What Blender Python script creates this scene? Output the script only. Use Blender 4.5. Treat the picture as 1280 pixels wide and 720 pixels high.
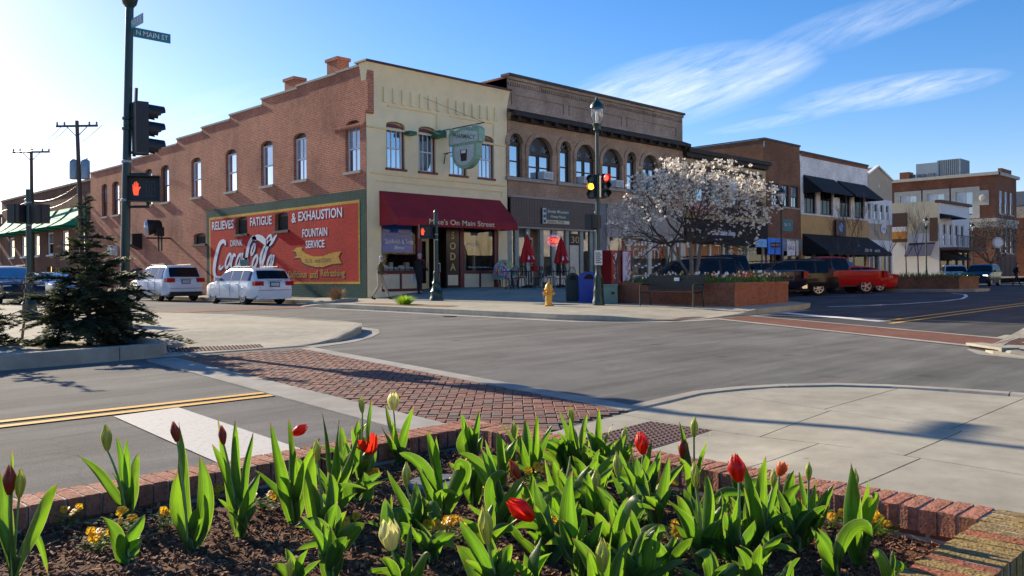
import bpy, bmesh, math, random
from mathutils import Vector, Matrix
R = math.radians
SC = bpy.context.scene
COL = SC.collection
for _o in list(bpy.data.objects): bpy.data.objects.remove(_o)

# ------------------------------------------------------------------ camera, sky, sun, exposure
# Main Street runs along X, the side street along Y; the eye is at (0, 0, HEYE)
HEYE = 1.32
FPX = 1057.0
ROLL = math.atan(18 / 2115)
PCX, PCY = 640.0, 345.8
_c = bpy.data.cameras.new('camera'); cam = bpy.data.objects.new('camera', _c); COL.objects.link(cam)
_c.sensor_width = 36; _c.lens = FPX / 1280 * 36; _c.shift_y = -(360 - PCY) / 1280
_c.clip_start = 0.05; _c.clip_end = 6000
cam.matrix_world = (Matrix.Translation((0, 0, HEYE)) @ Matrix.Rotation(R(-45), 4, 'Z')
                    @ Matrix.Rotation(R(90), 4, 'X') @ Matrix.Rotation(-ROLL, 4, 'Z'))
SC.camera = cam
SUN_EL, SUN_DX = R(23), 0.05                      # shadows fall towards (+SUN_DX, -1)
sun_dir = Vector((-SUN_DX, 1, 0)).normalized() * math.cos(SUN_EL) + Vector((0, 0, math.sin(SUN_EL)))   # towards the sun
_l = bpy.data.lights.new('sun', 'SUN'); _l.energy = 4.7; _l.angle = R(0.5); _l.color = (1, .85, .64)
sun = bpy.data.objects.new('sun', _l); COL.objects.link(sun)
sun.rotation_euler = sun_dir.to_track_quat('Z', 'Y').to_euler(); sun.location = (0, 0, 40)
world = bpy.data.worlds.new('World'); SC.world = world; world.use_nodes = True
wn, wl = world.node_tree.nodes, world.node_tree.links
wn.clear()
w_out = wn.new('ShaderNodeOutputWorld'); w_bg = wn.new('ShaderNodeBackground'); w_bg.inputs[1].default_value = 0.10
w_sky = wn.new('ShaderNodeTexSky'); w_sky.sky_type = 'NISHITA'; w_sky.sun_disc = False
w_sky.sun_elevation = SUN_EL; w_sky.sun_rotation = math.atan2(sun_dir.x, sun_dir.y)
w_sky.air_density = 1.0; w_sky.dust_density = 0.6; w_sky.ozone_density = 2.0; w_sky.altitude = 600
SC.view_settings.view_transform = 'Standard'; SC.view_settings.look = 'None'
SC.view_settings.exposure = 1.1; SC.view_settings.gamma = 1; SC.view_settings.use_curve_mapping = False


def _m(op, a, b=None, c=None, nodes=None, links=None, clamp=False):
    n = nodes.new('ShaderNodeMath'); n.operation = op; n.use_clamp = clamp
    for i, v in enumerate((a, b, c)):
        if v is None: continue
        if isinstance(v, (int, float)): n.inputs[i].default_value = v
        else: links.new(v, n.inputs[i])
    return n.outputs[0]


def build_sky():
    """thin cirrus streaks fixed in the sky north-east of the crossing, over the Nishita sky"""
    m = lambda op, a, b=None, c=None, clamp=False: _m(op, a, b, c, wn, wl, clamp)
    tc = wn.new('ShaderNodeTexCoord'); sp = wn.new('ShaderNodeSeparateXYZ'); wl.new(tc.outputs['Generated'], sp.inputs[0])
    x, y, z = sp.outputs
    r = math.sqrt(.5)
    fw = m('MAXIMUM', m('ADD', m('MULTIPLY', x, r), m('MULTIPLY', y, r)), 0.05)
    u = m('DIVIDE', m('SUBTRACT', m('MULTIPLY', x, r), m('MULTIPLY', y, r)), fw)
    v = m('DIVIDE', z, fw)
    total = None
    for (cu, cv, L, T, ang, amp, fs) in ((.20, .222, .18, .047, 12, 1.05, 1.2), (.135, .205, .12, .036, 14, .7, 1.4), (.40, .292, .14, .026, 17, .5, 1.5), (.455, .216, .145, .020, 8, .95, 1.6),
                                     (.315, .181, .09, .008, 9, .6, 1.6), (.285, .226, .10, .014, 17, .5, 1.5), (.52, .318, .12, .010, 22, .32, 1.5), (-.33, .20, .16, .03, 12, .35, 1)):
        ca, sa = math.cos(R(ang)), math.sin(R(ang))
        du, dv = m('SUBTRACT', u, cu), m('SUBTRACT', v, cv)
        s = m('ADD', m('MULTIPLY', du, ca), m('MULTIPLY', dv, sa)); t = m('SUBTRACT', m('MULTIPLY', dv, ca), m('MULTIPLY', du, sa))
        cb = wn.new('ShaderNodeCombineXYZ'); wl.new(m('MULTIPLY', s, 9 * fs), cb.inputs[0])
        wl.new(m('ADD', m('MULTIPLY', t, 60 * fs), m('MULTIPLY', s, -9 * fs)), cb.inputs[1]); cb.inputs[2].default_value = cu * 31
        nz = wn.new('ShaderNodeTexNoise'); nz.inputs['Scale'].default_value = 1.0; nz.inputs['Detail'].default_value = 7; nz.inputs['Roughness'].default_value = .68
        nz.inputs['Distortion'].default_value = .35
        wl.new(cb.outputs[0], nz.inputs['Vector'])
        ms = m('POWER', m('DIVIDE', s, L), 2); mt = m('POWER', m('ABSOLUTE', m('DIVIDE', t, T)), 1.6)
        mask = m('SUBTRACT', 1, m('ADD', ms, mt), clamp=True)
        fib = m('MULTIPLY', m('SUBTRACT', nz.outputs[0], .30), 2.2, clamp=True)
        c = m('MULTIPLY', m('MULTIPLY', m('POWER', mask, .8), fib), amp)
        total = c if total is None else m('ADD', total, c)
    total = m('MULTIPLY', total, .54, clamp=True)
    front = m('GREATER_THAN', fw, .06)
    total = m('MULTIPLY', total, front)
    tint = wn.new('ShaderNodeMix'); tint.data_type = 'RGBA'; tint.blend_type = 'MULTIPLY'; tint.inputs[0].default_value = 1
    hs = wn.new('ShaderNodeHueSaturation'); hs.inputs['Saturation'].default_value = 1.4; wl.new(w_sky.outputs[0], hs.inputs['Color'])
    wl.new(hs.outputs[0], tint.inputs[6]); tint.inputs[7].default_value = (.90, .80, .90, 1)
    mx = wn.new('ShaderNodeMix'); mx.data_type = 'RGBA'
    wl.new(total, mx.inputs[0]); wl.new(tint.outputs[2], mx.inputs[6]); mx.inputs[7].default_value = (6.6, 6.6, 6.7, 1)
    wl.new(mx.outputs[2], w_bg.inputs[0]); wl.new(w_bg.outputs[0], w_out.inputs[0])


build_sky()

# ------------------------------------------------------------------ survey helpers: points on known planes
_s5 = math.sqrt(.5)
def _ray(px, py):
    u, v = px - PCX, -(py - PCY)
    c, s = math.cos(ROLL), math.sin(ROLL)
    return (u * c + v * s) / FPX, (-u * s + v * c) / FPX
def gz(x, y): return 0.29 * min(1, max(0, ((x + y) * _s5 - 6) / 24))          # road level
def sm(t): t = min(1, max(0, t)); return t * t * (3 - 2 * t)
def sz(x, y): return gz(x, y) + .14 + .39 * sm((x - 20.4) / 5) * sm((y - 19) / 8)     # pavement level
def onY(px, py, Y):
    a, b = _ray(px, py); d = Y / (_s5 * (1 - a)); return (d + a * d) * _s5, HEYE + b * d
def onX(px, py, X):
    a, b = _ray(px, py); d = X / (_s5 * (1 + a)); return (d - a * d) * _s5, HEYE + b * d
def at(px, d):                                                                 # plan position at a depth
    a = (px - PCX) / FPX; return (d + a * d) * _s5, (d - a * d) * _s5
def gnd(px, py, f=gz, off=0.):
    a, b = _ray(px, py); d = 10.
    for _ in range(60):
        x, y = (d + a * d) * _s5, (d - a * d) * _s5
        d = .5 * d + .5 * min(400, max(.5, (f(x, y) + off - HEYE) / b))
    return (d + a * d) * _s5, (d - a * d) * _s5

# ------------------------------------------------------------------ materials
MATS = {}
def _new(name):
    m = bpy.data.materials.new(name); m.use_nodes = True; MATS[name] = m
    nt = m.node_tree; return m, nt.nodes, nt.links, nt.nodes['Principled BSDF']
def _noise(n, l, vec, scale, detail=4, rough=.6):
    t = n.new('ShaderNodeTexNoise'); t.inputs['Scale'].default_value = scale; t.inputs['Detail'].default_value = detail; t.inputs['Roughness'].default_value = rough
    if vec is not None: l.new(vec, t.inputs['Vector'])
    return t.outputs[0]
def _ramp(n, l, fac, stops):
    r = n.new('ShaderNodeValToRGB'); l.new(fac, r.inputs[0])
    e = r.color_ramp.elements
    while len(e) < len(stops): e.new(.5)
    for k, (p, c) in enumerate(stops):
        e[k].position = p; e[k].color = (*c[:3], 1) if len(c) > 2 else (c[0],) * 3 + (1,)
    return r.outputs[0]
def _mix(n, l, fac, a, b, mode='MIX'):
    x = n.new('ShaderNodeMix'); x.data_type = 'RGBA'; x.blend_type = mode
    for i, v in ((0, fac), (6, a), (7, b)):
        if isinstance(v, (int, float)): x.inputs[i].default_value = v
        elif isinstance(v, tuple): x.inputs[i].default_value = (*v[:3], 1)
        else: l.new(v, x.inputs[i])
    return x.outputs[2]
def _bump(n, l, h, p, strength=.3, dist=.02):
    b = n.new('ShaderNodeBump'); b.inputs['Strength'].default_value = strength; b.inputs['Distance'].default_value = dist
    l.new(h, b.inputs['Height']); l.new(b.outputs[0], p.inputs['Normal'])
def plain(name, col, rough=.7, var=.18, scale=6., bump=0., bscale=40., metal=0., spec=.5, coat=0., big=.0):
    """colour with fine and broad variation"""
    m, n, l, p = _new(name)
    g = n.new('ShaderNodeNewGeometry').outputs['Position']
    f = _noise(n, l, g, scale, 6)
    dark = tuple(c * (1 - var) for c in col); light = tuple(min(1, c * (1 + var)) for c in col)
    c = _ramp(n, l, f, [(.3, dark), (.7, light)])
    if big:
        f2 = _noise(n, l, g, .45, 3); k = _ramp(n, l, f2, [(.3, (1 - big,)), (.7, (1 + big * .3,))])
        c = _mix(n, l, 1., c, k, 'MULTIPLY')
    l.new(c, p.inputs['Base Color']); p.inputs['Roughness'].default_value = rough; p.inputs['Metallic'].default_value = metal
    p.inputs['Specular IOR Level'].default_value = spec; p.inputs['Coat Weight'].default_value = coat; p.inputs['Coat Roughness'].default_value = .05
    if bump: _bump(n, l, _noise(n, l, g, bscale, 5), p, bump, .01)
    return m
def brickmat(name, c1, c2, mortar, w=.21, h=.075, ms=.006, stain=.35, soot=(.05, .04, .035), rot=0., flat=False, bump=.5, squash=1., wash=None):
    m, n, l, p = _new(name)
    g = n.new('ShaderNodeNewGeometry').outputs['Position']
    s = n.new('ShaderNodeSeparateXYZ'); l.new(g, s.inputs[0])
    cb = n.new('ShaderNodeCombineXYZ')
    if flat:
        l.new(s.outputs[0], cb.inputs[0]); l.new(s.outputs[1], cb.inputs[1])
    else:
        l.new(_m('ADD', s.outputs[0], s.outputs[1], None, n, l), cb.inputs[0]); l.new(s.outputs[2], cb.inputs[1])
    v = cb.outputs[0]
    if rot:
        mp = n.new('ShaderNodeMapping'); mp.inputs['Rotation'].default_value[2] = rot; l.new(v, mp.inputs[0]); v = mp.outputs[0]
    b = n.new('ShaderNodeTexBrick'); l.new(v, b.inputs['Vector'])
    b.inputs['Color1'].default_value = (*c1, 1); b.inputs['Color2'].default_value = (*c2, 1); b.inputs['Mortar'].default_value = (*mortar, 1)
    b.inputs['Scale'].default_value = 1; b.inputs['Brick Width'].default_value = w; b.inputs['Row Height'].default_value = h
    b.inputs['Mortar Size'].default_value = ms; b.inputs['Mortar Smooth'].default_value = .2; b.inputs['Bias'].default_value = -.1
    f1 = _noise(n, l, g, 9, 5); c = _mix(n, l, 1., b.outputs[0], _ramp(n, l, f1, [(.25, (.70,)), (.75, (1.25,))]), 'MULTIPLY')
    mp2 = n.new('ShaderNodeMapping'); mp2.inputs['Scale'].default_value = (.55, .55, .28); l.new(g, mp2.inputs[0])
    f2 = _noise(n, l, mp2.outputs[0], 1.3, 7, .68)
    c = _mix(n, l, _ramp(n, l, f2, [(.48, (0,)), (.78, (stain,))]), c, soot)
    f3 = _noise(n, l, g, .8, 4); c = _mix(n, l, _ramp(n, l, f3, [(.55, (0,)), (.8, (.32,))]), c, wash or mortar)
    f4 = _noise(n, l, g, .33, 5, .7); c = _mix(n, l, 1., c, _ramp(n, l, f4, [(.35, (.74, .70, .68)), (.62, (1.10, 1.08, 1.06))]), 'MULTIPLY')
    l.new(c, p.inputs['Base Color']); p.inputs['Roughness'].default_value = .9; p.inputs['Specular IOR Level'].default_value = .25
    h_ = _m('ADD', _m('MULTIPLY', b.outputs[1], -1., None, n, l), _m('MULTIPLY', f1, .5, None, n, l), None, n, l)
    _bump(n, l, h_, p, bump, .008)
    return m
def paint(name, col, rough=.35, coat=.0, metal=0.):
    return plain(name, col, rough, .06, 3., metal=metal, coat=coat)
def glow(name, col, strength):
    m, n, l, p = _new(name); p.inputs['Base Color'].default_value = (*col, 1)
    p.inputs['Emission Color'].default_value = (*col, 1); p.inputs['Emission Strength'].default_value = strength; return m
def glassmat(name, tint, refl=.35, rough=.02, wav=.0, fres=1.):
    """window pane: dark room behind, sky mirrored in front"""
    m, n, l, p = _new(name); out = n['Material Output']
    g = n.new('ShaderNodeNewGeometry').outputs['Position']
    d = n.new('ShaderNodeBsdfDiffuse'); gl = n.new('ShaderNodeBsdfGlossy'); gl.inputs['Roughness'].default_value = rough
    f = _noise(n, l, g, .9, 2); l.new(_ramp(n, l, f, [(.35, tuple(t * .6 for t in tint)), (.65, tuple(t * 1.3 for t in tint))]), d.inputs[0])
    gl.inputs[0].default_value = (.92, .95, 1, 1)
    lw = n.new('ShaderNodeLayerWeight'); lw.inputs[0].default_value = .12
    fac = _m('ADD', _m('MULTIPLY', lw.outputs[0], (1 - refl) * fres, None, n, l), refl, None, n, l, True)
    if wav:
        b = n.new('ShaderNodeBump'); b.inputs['Strength'].default_value = wav; b.inputs['Distance'].default_value = .02
        l.new(_noise(n, l, g, 1.6, 1), b.inputs['Height']); l.new(b.outputs[0], gl.inputs['Normal'])
    mx = n.new('ShaderNodeMixShader'); l.new(fac, mx.inputs[0]); l.new(d.outputs[0], mx.inputs[1]); l.new(gl.outputs[0], mx.inputs[2]); l.new(mx.outputs[0], out.inputs[0])
    n.remove(p); return m
def shopglass(name, refl=.25, tint=(.75, .8, .8)):
    """clear pane one can see through"""
    m, n, l, p = _new(name); out = n['Material Output']
    t = n.new('ShaderNodeBsdfTransparent'); t.inputs[0].default_value = (*tint, 1)
    gl = n.new('ShaderNodeBsdfGlossy'); gl.inputs['Roughness'].default_value = .01
    lw = n.new('ShaderNodeLayerWeight'); lw.inputs[0].default_value = .12
    fac = _m('ADD', _m('MULTIPLY', lw.outputs[0], 1 - refl, None, n, l), refl, None, n, l, True)
    mx = n.new('ShaderNodeMixShader'); l.new(fac, mx.inputs[0]); l.new(t.outputs[0], mx.inputs[1]); l.new(gl.outputs[0], mx.inputs[2]); l.new(mx.outputs[0], out.inputs[0])
    n.remove(p); return m
def leafmat(name, col, trans, fac=.45, rough=.4, var=.25, scale=14., spec=.4):
    """thin leaf: reflects and lets light through"""
    m, n, l, p = _new(name); out = n['Material Output']
    g = n.new('ShaderNodeNewGeometry').outputs['Position']; f = _noise(n, l, g, scale, 4)
    l.new(_ramp(n, l, f, [(.3, tuple(c * (1 - var) for c in col)), (.7, tuple(c * (1 + var) for c in col))]), p.inputs['Base Color'])
    p.inputs['Roughness'].default_value = rough; p.inputs['Specular IOR Level'].default_value = spec
    t = n.new('ShaderNodeBsdfTranslucent')
    l.new(_ramp(n, l, f, [(.3, tuple(c * (1 - var) for c in trans)), (.7, tuple(min(1, c * (1 + var)) for c in trans))]), t.inputs[0])
    mx = n.new('ShaderNodeMixShader'); mx.inputs[0].default_value = fac
    l.new(p.outputs[0], mx.inputs[1]); l.new(t.outputs[0], mx.inputs[2]); l.new(mx.outputs[0], out.inputs[0]); return m
def carpaint(name, col, metal=.0):
    m, n, l, p = _new(name); p.inputs['Base Color'].default_value = (*col, 1); p.inputs['Roughness'].default_value = .28; p.inputs['Metallic'].default_value = metal
    p.inputs['Coat Weight'].default_value = 1 if min(col) > .1 else .3; p.inputs['Coat Roughness'].default_value = .04; p.inputs['Specular IOR Level'].default_value = .5 if min(col) > .1 else .2; return m


def asphaltmat(name, lo, hi):
    m, n, l, p = _new(name); g = n.new('ShaderNodeNewGeometry').outputs['Position']
    f = _noise(n, l, g, 75, 6, .85); f2 = _noise(n, l, g, .35, 5, .65); mp = n.new('ShaderNodeMapping'); mp.inputs['Scale'].default_value = (.22, 2.2, 1); mp.inputs['Rotation'].default_value[2] = .06; l.new(g, mp.inputs[0])
    f3 = _noise(n, l, mp.outputs[0], .9, 6, .7)
    c = _ramp(n, l, f, [(.28, lo), (.5, tuple((a + b) / 2 for a, b in zip(lo, hi))), (.74, hi)])
    c = _mix(n, l, 1., c, _ramp(n, l, f2, [(.3, (.68,)), (.7, (1.18,))]), 'MULTIPLY')
    v2 = n.new('ShaderNodeTexVoronoi'); v2.inputs['Scale'].default_value = .9; l.new(g, v2.inputs['Vector']); c = _mix(n, l, _ramp(n, l, v2.outputs['Distance'], [(.02, (.55,)), (.16, (0,))]), c, tuple(a * .6 for a in lo))
    c = _mix(n, l, 1., c, _ramp(n, l, f3, [(.3, (.66,)), (.62, (1.10,))]), 'MULTIPLY')
    v = n.new('ShaderNodeTexVoronoi'); v.feature = 'DISTANCE_TO_EDGE'; v.inputs['Scale'].default_value = .33
    nv = n.new('ShaderNodeTexNoise'); nv.inputs['Scale'].default_value = 1.2; nv.inputs['Detail'].default_value = 6; l.new(g, nv.inputs['Vector'])
    add = n.new('ShaderNodeMixRGB'); add.blend_type = 'ADD'; add.inputs[0].default_value = .9; l.new(g, add.inputs[1]); l.new(nv.outputs[1], add.inputs[2]); l.new(add.outputs[0], v.inputs['Vector'])
    crack = _ramp(n, l, v.outputs['Distance'], [(.0, (.22,)), (.006, (0,))])
    c = _mix(n, l, crack, c, tuple(a * .5 for a in lo))
    l.new(c, p.inputs['Base Color']); p.inputs['Roughness'].default_value = .95; p.inputs['Specular IOR Level'].default_value = .12
    _bump(n, l, f, p, .6, .006); return m
def concretemat(name, col, stain=.25):
    m, n, l, p = _new(name); g = n.new('ShaderNodeNewGeometry').outputs['Position']
    f = _noise(n, l, g, 220, 3, .7); f2 = _noise(n, l, g, .9, 6, .7); f3 = _noise(n, l, g, 4.5, 5, .6)
    c = _ramp(n, l, f, [(.25, tuple(a * .85 for a in col)), (.75, tuple(min(1, a * 1.1) for a in col))])
    c = _mix(n, l, 1., c, _ramp(n, l, f2, [(.3, (1 - stain,)), (.65, (1.06,))]), 'MULTIPLY')
    c = _mix(n, l, 1., c, _ramp(n, l, f3, [(.35, (.90,)), (.6, (1.03,))]), 'MULTIPLY')
    v = n.new('ShaderNodeTexVoronoi'); v.inputs['Scale'].default_value = 2.3; l.new(g, v.inputs['Vector'])
    spot = _ramp(n, l, v.outputs['Distance'], [(.0, (.65,)), (.03, (.5,)), (.06, (0,))]); c = _mix(n, l, spot, c, tuple(a * .35 for a in col))
    l.new(c, p.inputs['Base Color']); p.inputs['Roughness'].default_value = .92; p.inputs['Specular IOR Level'].default_value = .12
    _bump(n, l, f, p, .25, .004); return m

# ------------------------------------------------------------------ mesh builder
def frame_of(d):
    d = d.normalized(); a = Vector((0, 0, 1)) if abs(d.z) < .95 else Vector((1, 0, 0))
    s = d.cross(a).normalized(); return s, d.cross(s).normalized()
class MB:
    def __init__(s): s.v, s.f, s.m = [], [], []
    def add(s, vs, fs, mi=0):
        o = len(s.v); s.v += [tuple(v) for v in vs]; s.f += [tuple(o + i for i in f) for f in fs]; s.m += [mi] * len(fs); return s
    def quad(s, a, b, c, d, mi=0): return s.add([a, b, c, d], [(0, 1, 2, 3)], mi)
    def box(s, x0, x1, y0, y1, z0, z1, mi=0):
        if x0 > x1: x0, x1 = x1, x0
        if y0 > y1: y0, y1 = y1, y0
        if z0 > z1: z0, z1 = z1, z0
        return s.add([(x0, y0, z0), (x1, y0, z0), (x1, y1, z0), (x0, y1, z0), (x0, y0, z1), (x1, y0, z1), (x1, y1, z1), (x0, y1, z1)],
                     [(3, 2, 1, 0), (4, 5, 6, 7), (0, 1, 5, 4), (1, 2, 6, 5), (2, 3, 7, 6), (3, 0, 4, 7)], mi)
    def bar(s, a, b, w, h, mi=0, up=None):
        a, b = Vector(a), Vector(b); d = (b - a).normalized()
        if up is None: p, q = frame_of(d)
        else: p = d.cross(Vector(up)).normalized(); q = p.cross(d).normalized()
        vs = []
        for c in (a, b):
            for i, j in ((-1, -1), (1, -1), (1, 1), (-1, 1)): vs.append(c + p * (w / 2 * i) + q * (h / 2 * j))
        return s.add(vs, [(3, 2, 1, 0), (4, 5, 6, 7), (0, 1, 5, 4), (1, 2, 6, 5), (2, 3, 7, 6), (3, 0, 4, 7)], mi)
    def prism(s, poly, off, mi=0):
        """extrude a closed 3-D polygon by a vector"""
        n = len(poly); off = Vector(off); P = [Vector(p) for p in poly]
        return s.add(P + [p + off for p in P], [tuple(reversed(range(n))), tuple(range(n, 2 * n))] + [(i, (i + 1) % n, n + (i + 1) % n, n + i) for i in range(n)], mi)
    def tube(s, pts, rad, n=8, mi=0, cap=True):
        P = [Vector(p) for p in pts]; k = len(P)
        if isinstance(rad, (int, float)): rad = [rad] * k
        vs, fs = [], []; ps = None
        for i, c in enumerate(P):
            d = (P[min(i + 1, k - 1)] - P[max(i - 1, 0)])
            if d.length < 1e-9: d = Vector((0, 0, 1))
            d.normalize()
            if ps is None: ps, q = frame_of(d)
            else:
                ps = (ps - d * ps.dot(d))
                if ps.length < 1e-6: ps = frame_of(d)[0]
                ps.normalize(); q = d.cross(ps)
            for j in range(n):
                a = 2 * math.pi * j / n; vs.append(c + (ps * math.cos(a) + q * math.sin(a)) * rad[i])
        for i in range(k - 1):
            for j in range(n): fs.append((i * n + j, i * n + (j + 1) % n, (i + 1) * n + (j + 1) % n, (i + 1) * n + j))
        if cap: fs += [tuple(reversed(range(n))), tuple((k - 1) * n + j for j in range(n))]
        return s.add(vs, fs, mi)
    def lathe(s, prof, n=16, c=(0, 0, 0), mi=0, sx=1., sy=1., cap=True):
        vs, fs = [], []; k = len(prof)
        for r, z in prof:
            for j in range(n):
                a = 2 * math.pi * j / n; vs.append((c[0] + r * math.cos(a) * sx, c[1] + r * math.sin(a) * sy, c[2] + z))
        for i in range(k - 1):
            for j in range(n): fs.append((i * n + j, i * n + (j + 1) % n, (i + 1) * n + (j + 1) % n, (i + 1) * n + j))
        if cap: fs += [tuple(reversed(range(n))), tuple((k - 1) * n + j for j in range(n))]
        return s.add(vs, fs, mi)
    def xform(s, M, start=0):
        s.v[start:] = [tuple(M @ Vector(v)) for v in s.v[start:]]; return s
    def mesh(s, name, mats, smooth=None):
        me = bpy.data.meshes.new(name); me.from_pydata(s.v, [], s.f)
        for m in (mats if isinstance(mats, (list, tuple)) else [mats]): me.materials.append(MATS[m] if isinstance(m, str) else m)
        if any(s.m): me.polygons.foreach_set('material_index', s.m)
        if smooth is not None:
            me.polygons.foreach_set('use_smooth', [True] * len(s.f)); me.set_sharp_from_angle(angle=R(smooth))
        me.update(); return me
    def build(s, name, mats, parent=None, smooth=None, loc=None, rot=None):
        return link(name, s.mesh(name, mats, smooth), parent, loc, rot)
def link(name, me, parent=None, loc=None, rot=None):
    o = bpy.data.objects.new(name, me); COL.objects.link(o)
    if parent is not None: o.parent = parent
    if loc is not None: o.location = loc
    if rot is not None: o.rotation_euler = rot if isinstance(rot, tuple) else (0, 0, rot)
    return o
def fixn(o):
    bm = bmesh.new(); bm.from_mesh(o.data); bmesh.ops.recalc_face_normals(bm, faces=bm.faces); bm.to_mesh(o.data); bm.free(); return o
def tag(o, label=None, cat=None, group=None, kind=None):
    if label: o['label'] = label
    if cat: o['category'] = cat
    if group: o['group'] = group
    if kind: o['kind'] = kind
    return o
def thing(name, label, cat, loc=(0, 0, 0), rz=0., group=None):
    o = link(name, None, None, loc, rz); o.empty_display_size = .2; return tag(o, label, cat, group)
def struct(o): o['kind'] = 'structure'; return o
def copy_tree(o, parent=None):
    c = o.copy(); COL.objects.link(c); c.parent = parent
    for ch in o.children: copy_tree(ch, c)
    return c
def evald(o):
    """bake modifiers of an object into a fresh mesh"""
    dg = bpy.context.evaluated_depsgraph_get(); me = bpy.data.meshes.new_from_object(o.evaluated_get(dg)); return me

def text_mb(s, basis, w=None, h=None, origin=None, depth=.006, shear=0., size=1., bold=0., center=False):
    """letters laid on a plane: basis = (right, up, out); bottom-left corner at origin, fitted into w x h"""
    cu = bpy.data.curves.new('t', 'FONT'); cu.body = s; cu.shear = shear; cu.offset = bold; cu.resolution_u = 3
    ob = bpy.data.objects.new('t', cu)
    me = bpy.data.meshes.new_from_object(ob)
    vs = [v.co.copy() for v in me.vertices]; fs = [tuple(p.vertices) for p in me.polygons]
    bpy.data.objects.remove(ob); bpy.data.curves.remove(cu); bpy.data.meshes.remove(me)
    x0, x1 = min(v.x for v in vs), max(v.x for v in vs); y0, y1 = min(v.y for v in vs), max(v.y for v in vs)
    kx = w / (x1 - x0) if w else None; ky = h / (y1 - y0) if h else None
    kx = kx or ky; ky = ky or kx
    r, u, n = (Vector(b) for b in basis); O = Vector(origin)
    if center: O = O - r * (kx * (x1 - x0) / 2)
    b = MB(); P = [O + r * ((v.x - x0) * kx) + u * ((v.y - y0) * ky) + n * depth for v in vs]
    b.add(P, fs); return b
def marks(n, basis, w, h, origin, depth=.006, seed=1):
    """print too small to read: letter-like strokes"""
    rnd = random.Random(seed); r, u, o_ = (Vector(b) for b in basis); O = Vector(origin) + o_ * depth; b = MB(); cw = w / n
    for i in range(n):
        if rnd.random() < .12: continue
        x, a, c = i * cw, cw * .68, cw * .17
        for q in rnd.sample([(x, x + c, 0, h), (x + a - c, x + a, 0, h), (x, x + a, h * .82, h), (x, x + a, h * .42, h * .58), (x, x + a, 0, h * .17)], 3): b.add([O + r * s + u * t for s, t in ((q[0], q[2]), (q[1], q[2]), (q[1], q[3]), (q[0], q[3]))], [(0, 1, 2, 3)])
    return b
FAC = ((1, 0, 0), (0, 0, 1), (0, -1, 0))          # a facade on Main Street
SID = ((0, -1, 0), (0, 0, 1), (-1, 0, 0))         # a wall on the side street

def ribbon(mb, pts, wid, basis, depth, closed=False, mi=0):
    """brush stroke on a plane: pts (u, v) with widths, u along basis[0]"""
    r, u, n = (Vector(b) for b in basis)
    k = len(pts)
    # Catmull-Rom resample
    out, ws = [], []
    for i in range(k if closed else k - 1):
        p0, p1, p2, p3 = (Vector(pts[(i + j) % k] if closed else pts[min(max(i + j, 0), k - 1)]) for j in (-1, 0, 1, 2))
        w1, w2 = wid[i % k], wid[(i + 1) % k]
        for t in (0, .2, .4, .6, .8):
            out.append(.5 * ((2 * p1) + (p2 - p0) * t + (2 * p0 - 5 * p1 + 4 * p2 - p3) * t * t + (3 * p1 - p0 - 3 * p2 + p3) * t ** 3)); ws.append(w1 + (w2 - w1) * t)
    if not closed: out.append(Vector(pts[-1])); ws.append(wid[-1])
    m = len(out); L, Rr = [], []
    for i in range(m):
        d = (out[(i + 1) % m] - out[i - 1]) if closed else (out[min(i + 1, m - 1)] - out[max(i - 1, 0)])
        if d.length < 1e-9: d = Vector((1, 0))
        d.normalize(); nn = Vector((-d.y, d.x))
        L.append(out[i] + nn * ws[i] / 2); Rr.append(out[i] - nn * ws[i] / 2)
    conv = lambda q: r * q.x + u * q.y + n * depth
    vs = [conv(q) for q in L] + [conv(q) for q in Rr]
    fs = [(i, (i + 1) % m, m + (i + 1) % m, m + i) for i in range(m if closed else m - 1)]
    mb.add(vs, fs, mi)

def _inside(x, y, poly):
    r = False; j = len(poly) - 1
    for i in range(len(poly)):
        (xi, yi), (xj, yj) = poly[i], poly[j]
        if (yi > y) != (yj > y) and x < (xj - xi) * (y - yi) / (yj - yi) + xi: r = not r
        j = i
    return r
def sheet(name, poly, off, mat, f=gz, grid=2.0, thick=0., parent=None, kind='structure'):
    """a flat polygon draped over the ground, meshed about every `grid` metres, with optional skirt"""
    from mathutils.geometry import delaunay_2d_cdt
    B = []
    for i in range(len(poly)):
        a, b = Vector(poly[i]), Vector(poly[(i + 1) % len(poly)]); n = max(1, int((b - a).length / grid))
        B += [a.lerp(b, k / n) for k in range(n)]
    xs = [p[0] for p in poly]; ys = [p[1] for p in poly]; I = []
    x = math.floor(min(xs) / grid) * grid + grid / 2 + .013
    while x < max(xs):
        y = math.floor(min(ys) / grid) * grid + grid / 2 + .017
        while y < max(ys):
            if _inside(x, y, poly): I.append(Vector((x, y)))
            y += grid
        x += grid
    nb = len(B)
    V, E, F, *_r = delaunay_2d_cdt(B + I, [(i, (i + 1) % nb) for i in range(nb)], [], 1, 1e-5)
    bm = bmesh.new(); vs = [bm.verts.new((v.x, v.y, f(v.x, v.y) + off)) for v in V]
    for t in F:
        fc = bm.faces.new([vs[i] for i in t]); fc.normal_update()
        if fc.normal.z < 0: fc.normal_flip()
    for v in [v for v in bm.verts if not v.link_faces]: bm.verts.remove(v)
    if thick:
        be = [e for e in bm.edges if len(e.link_faces) == 1]
        r = bmesh.ops.extrude_edge_only(bm, edges=be)
        for g in r['geom']:
            if isinstance(g, bmesh.types.BMVert): g.co.z -= thick
    me = bpy.data.meshes.new(name); bm.to_mesh(me); bm.free(); me.materials.append(MATS[mat])
    o = link(name, me, parent)
    if kind and parent is None: o['kind'] = kind
    return o
def arc(cx, cy, r, a0, a1, n=10): return [(cx + r * math.cos(R(a0 + (a1 - a0) * i / n)), cy + r * math.sin(R(a0 + (a1 - a0) * i / n))) for i in range(n + 1)]

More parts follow.
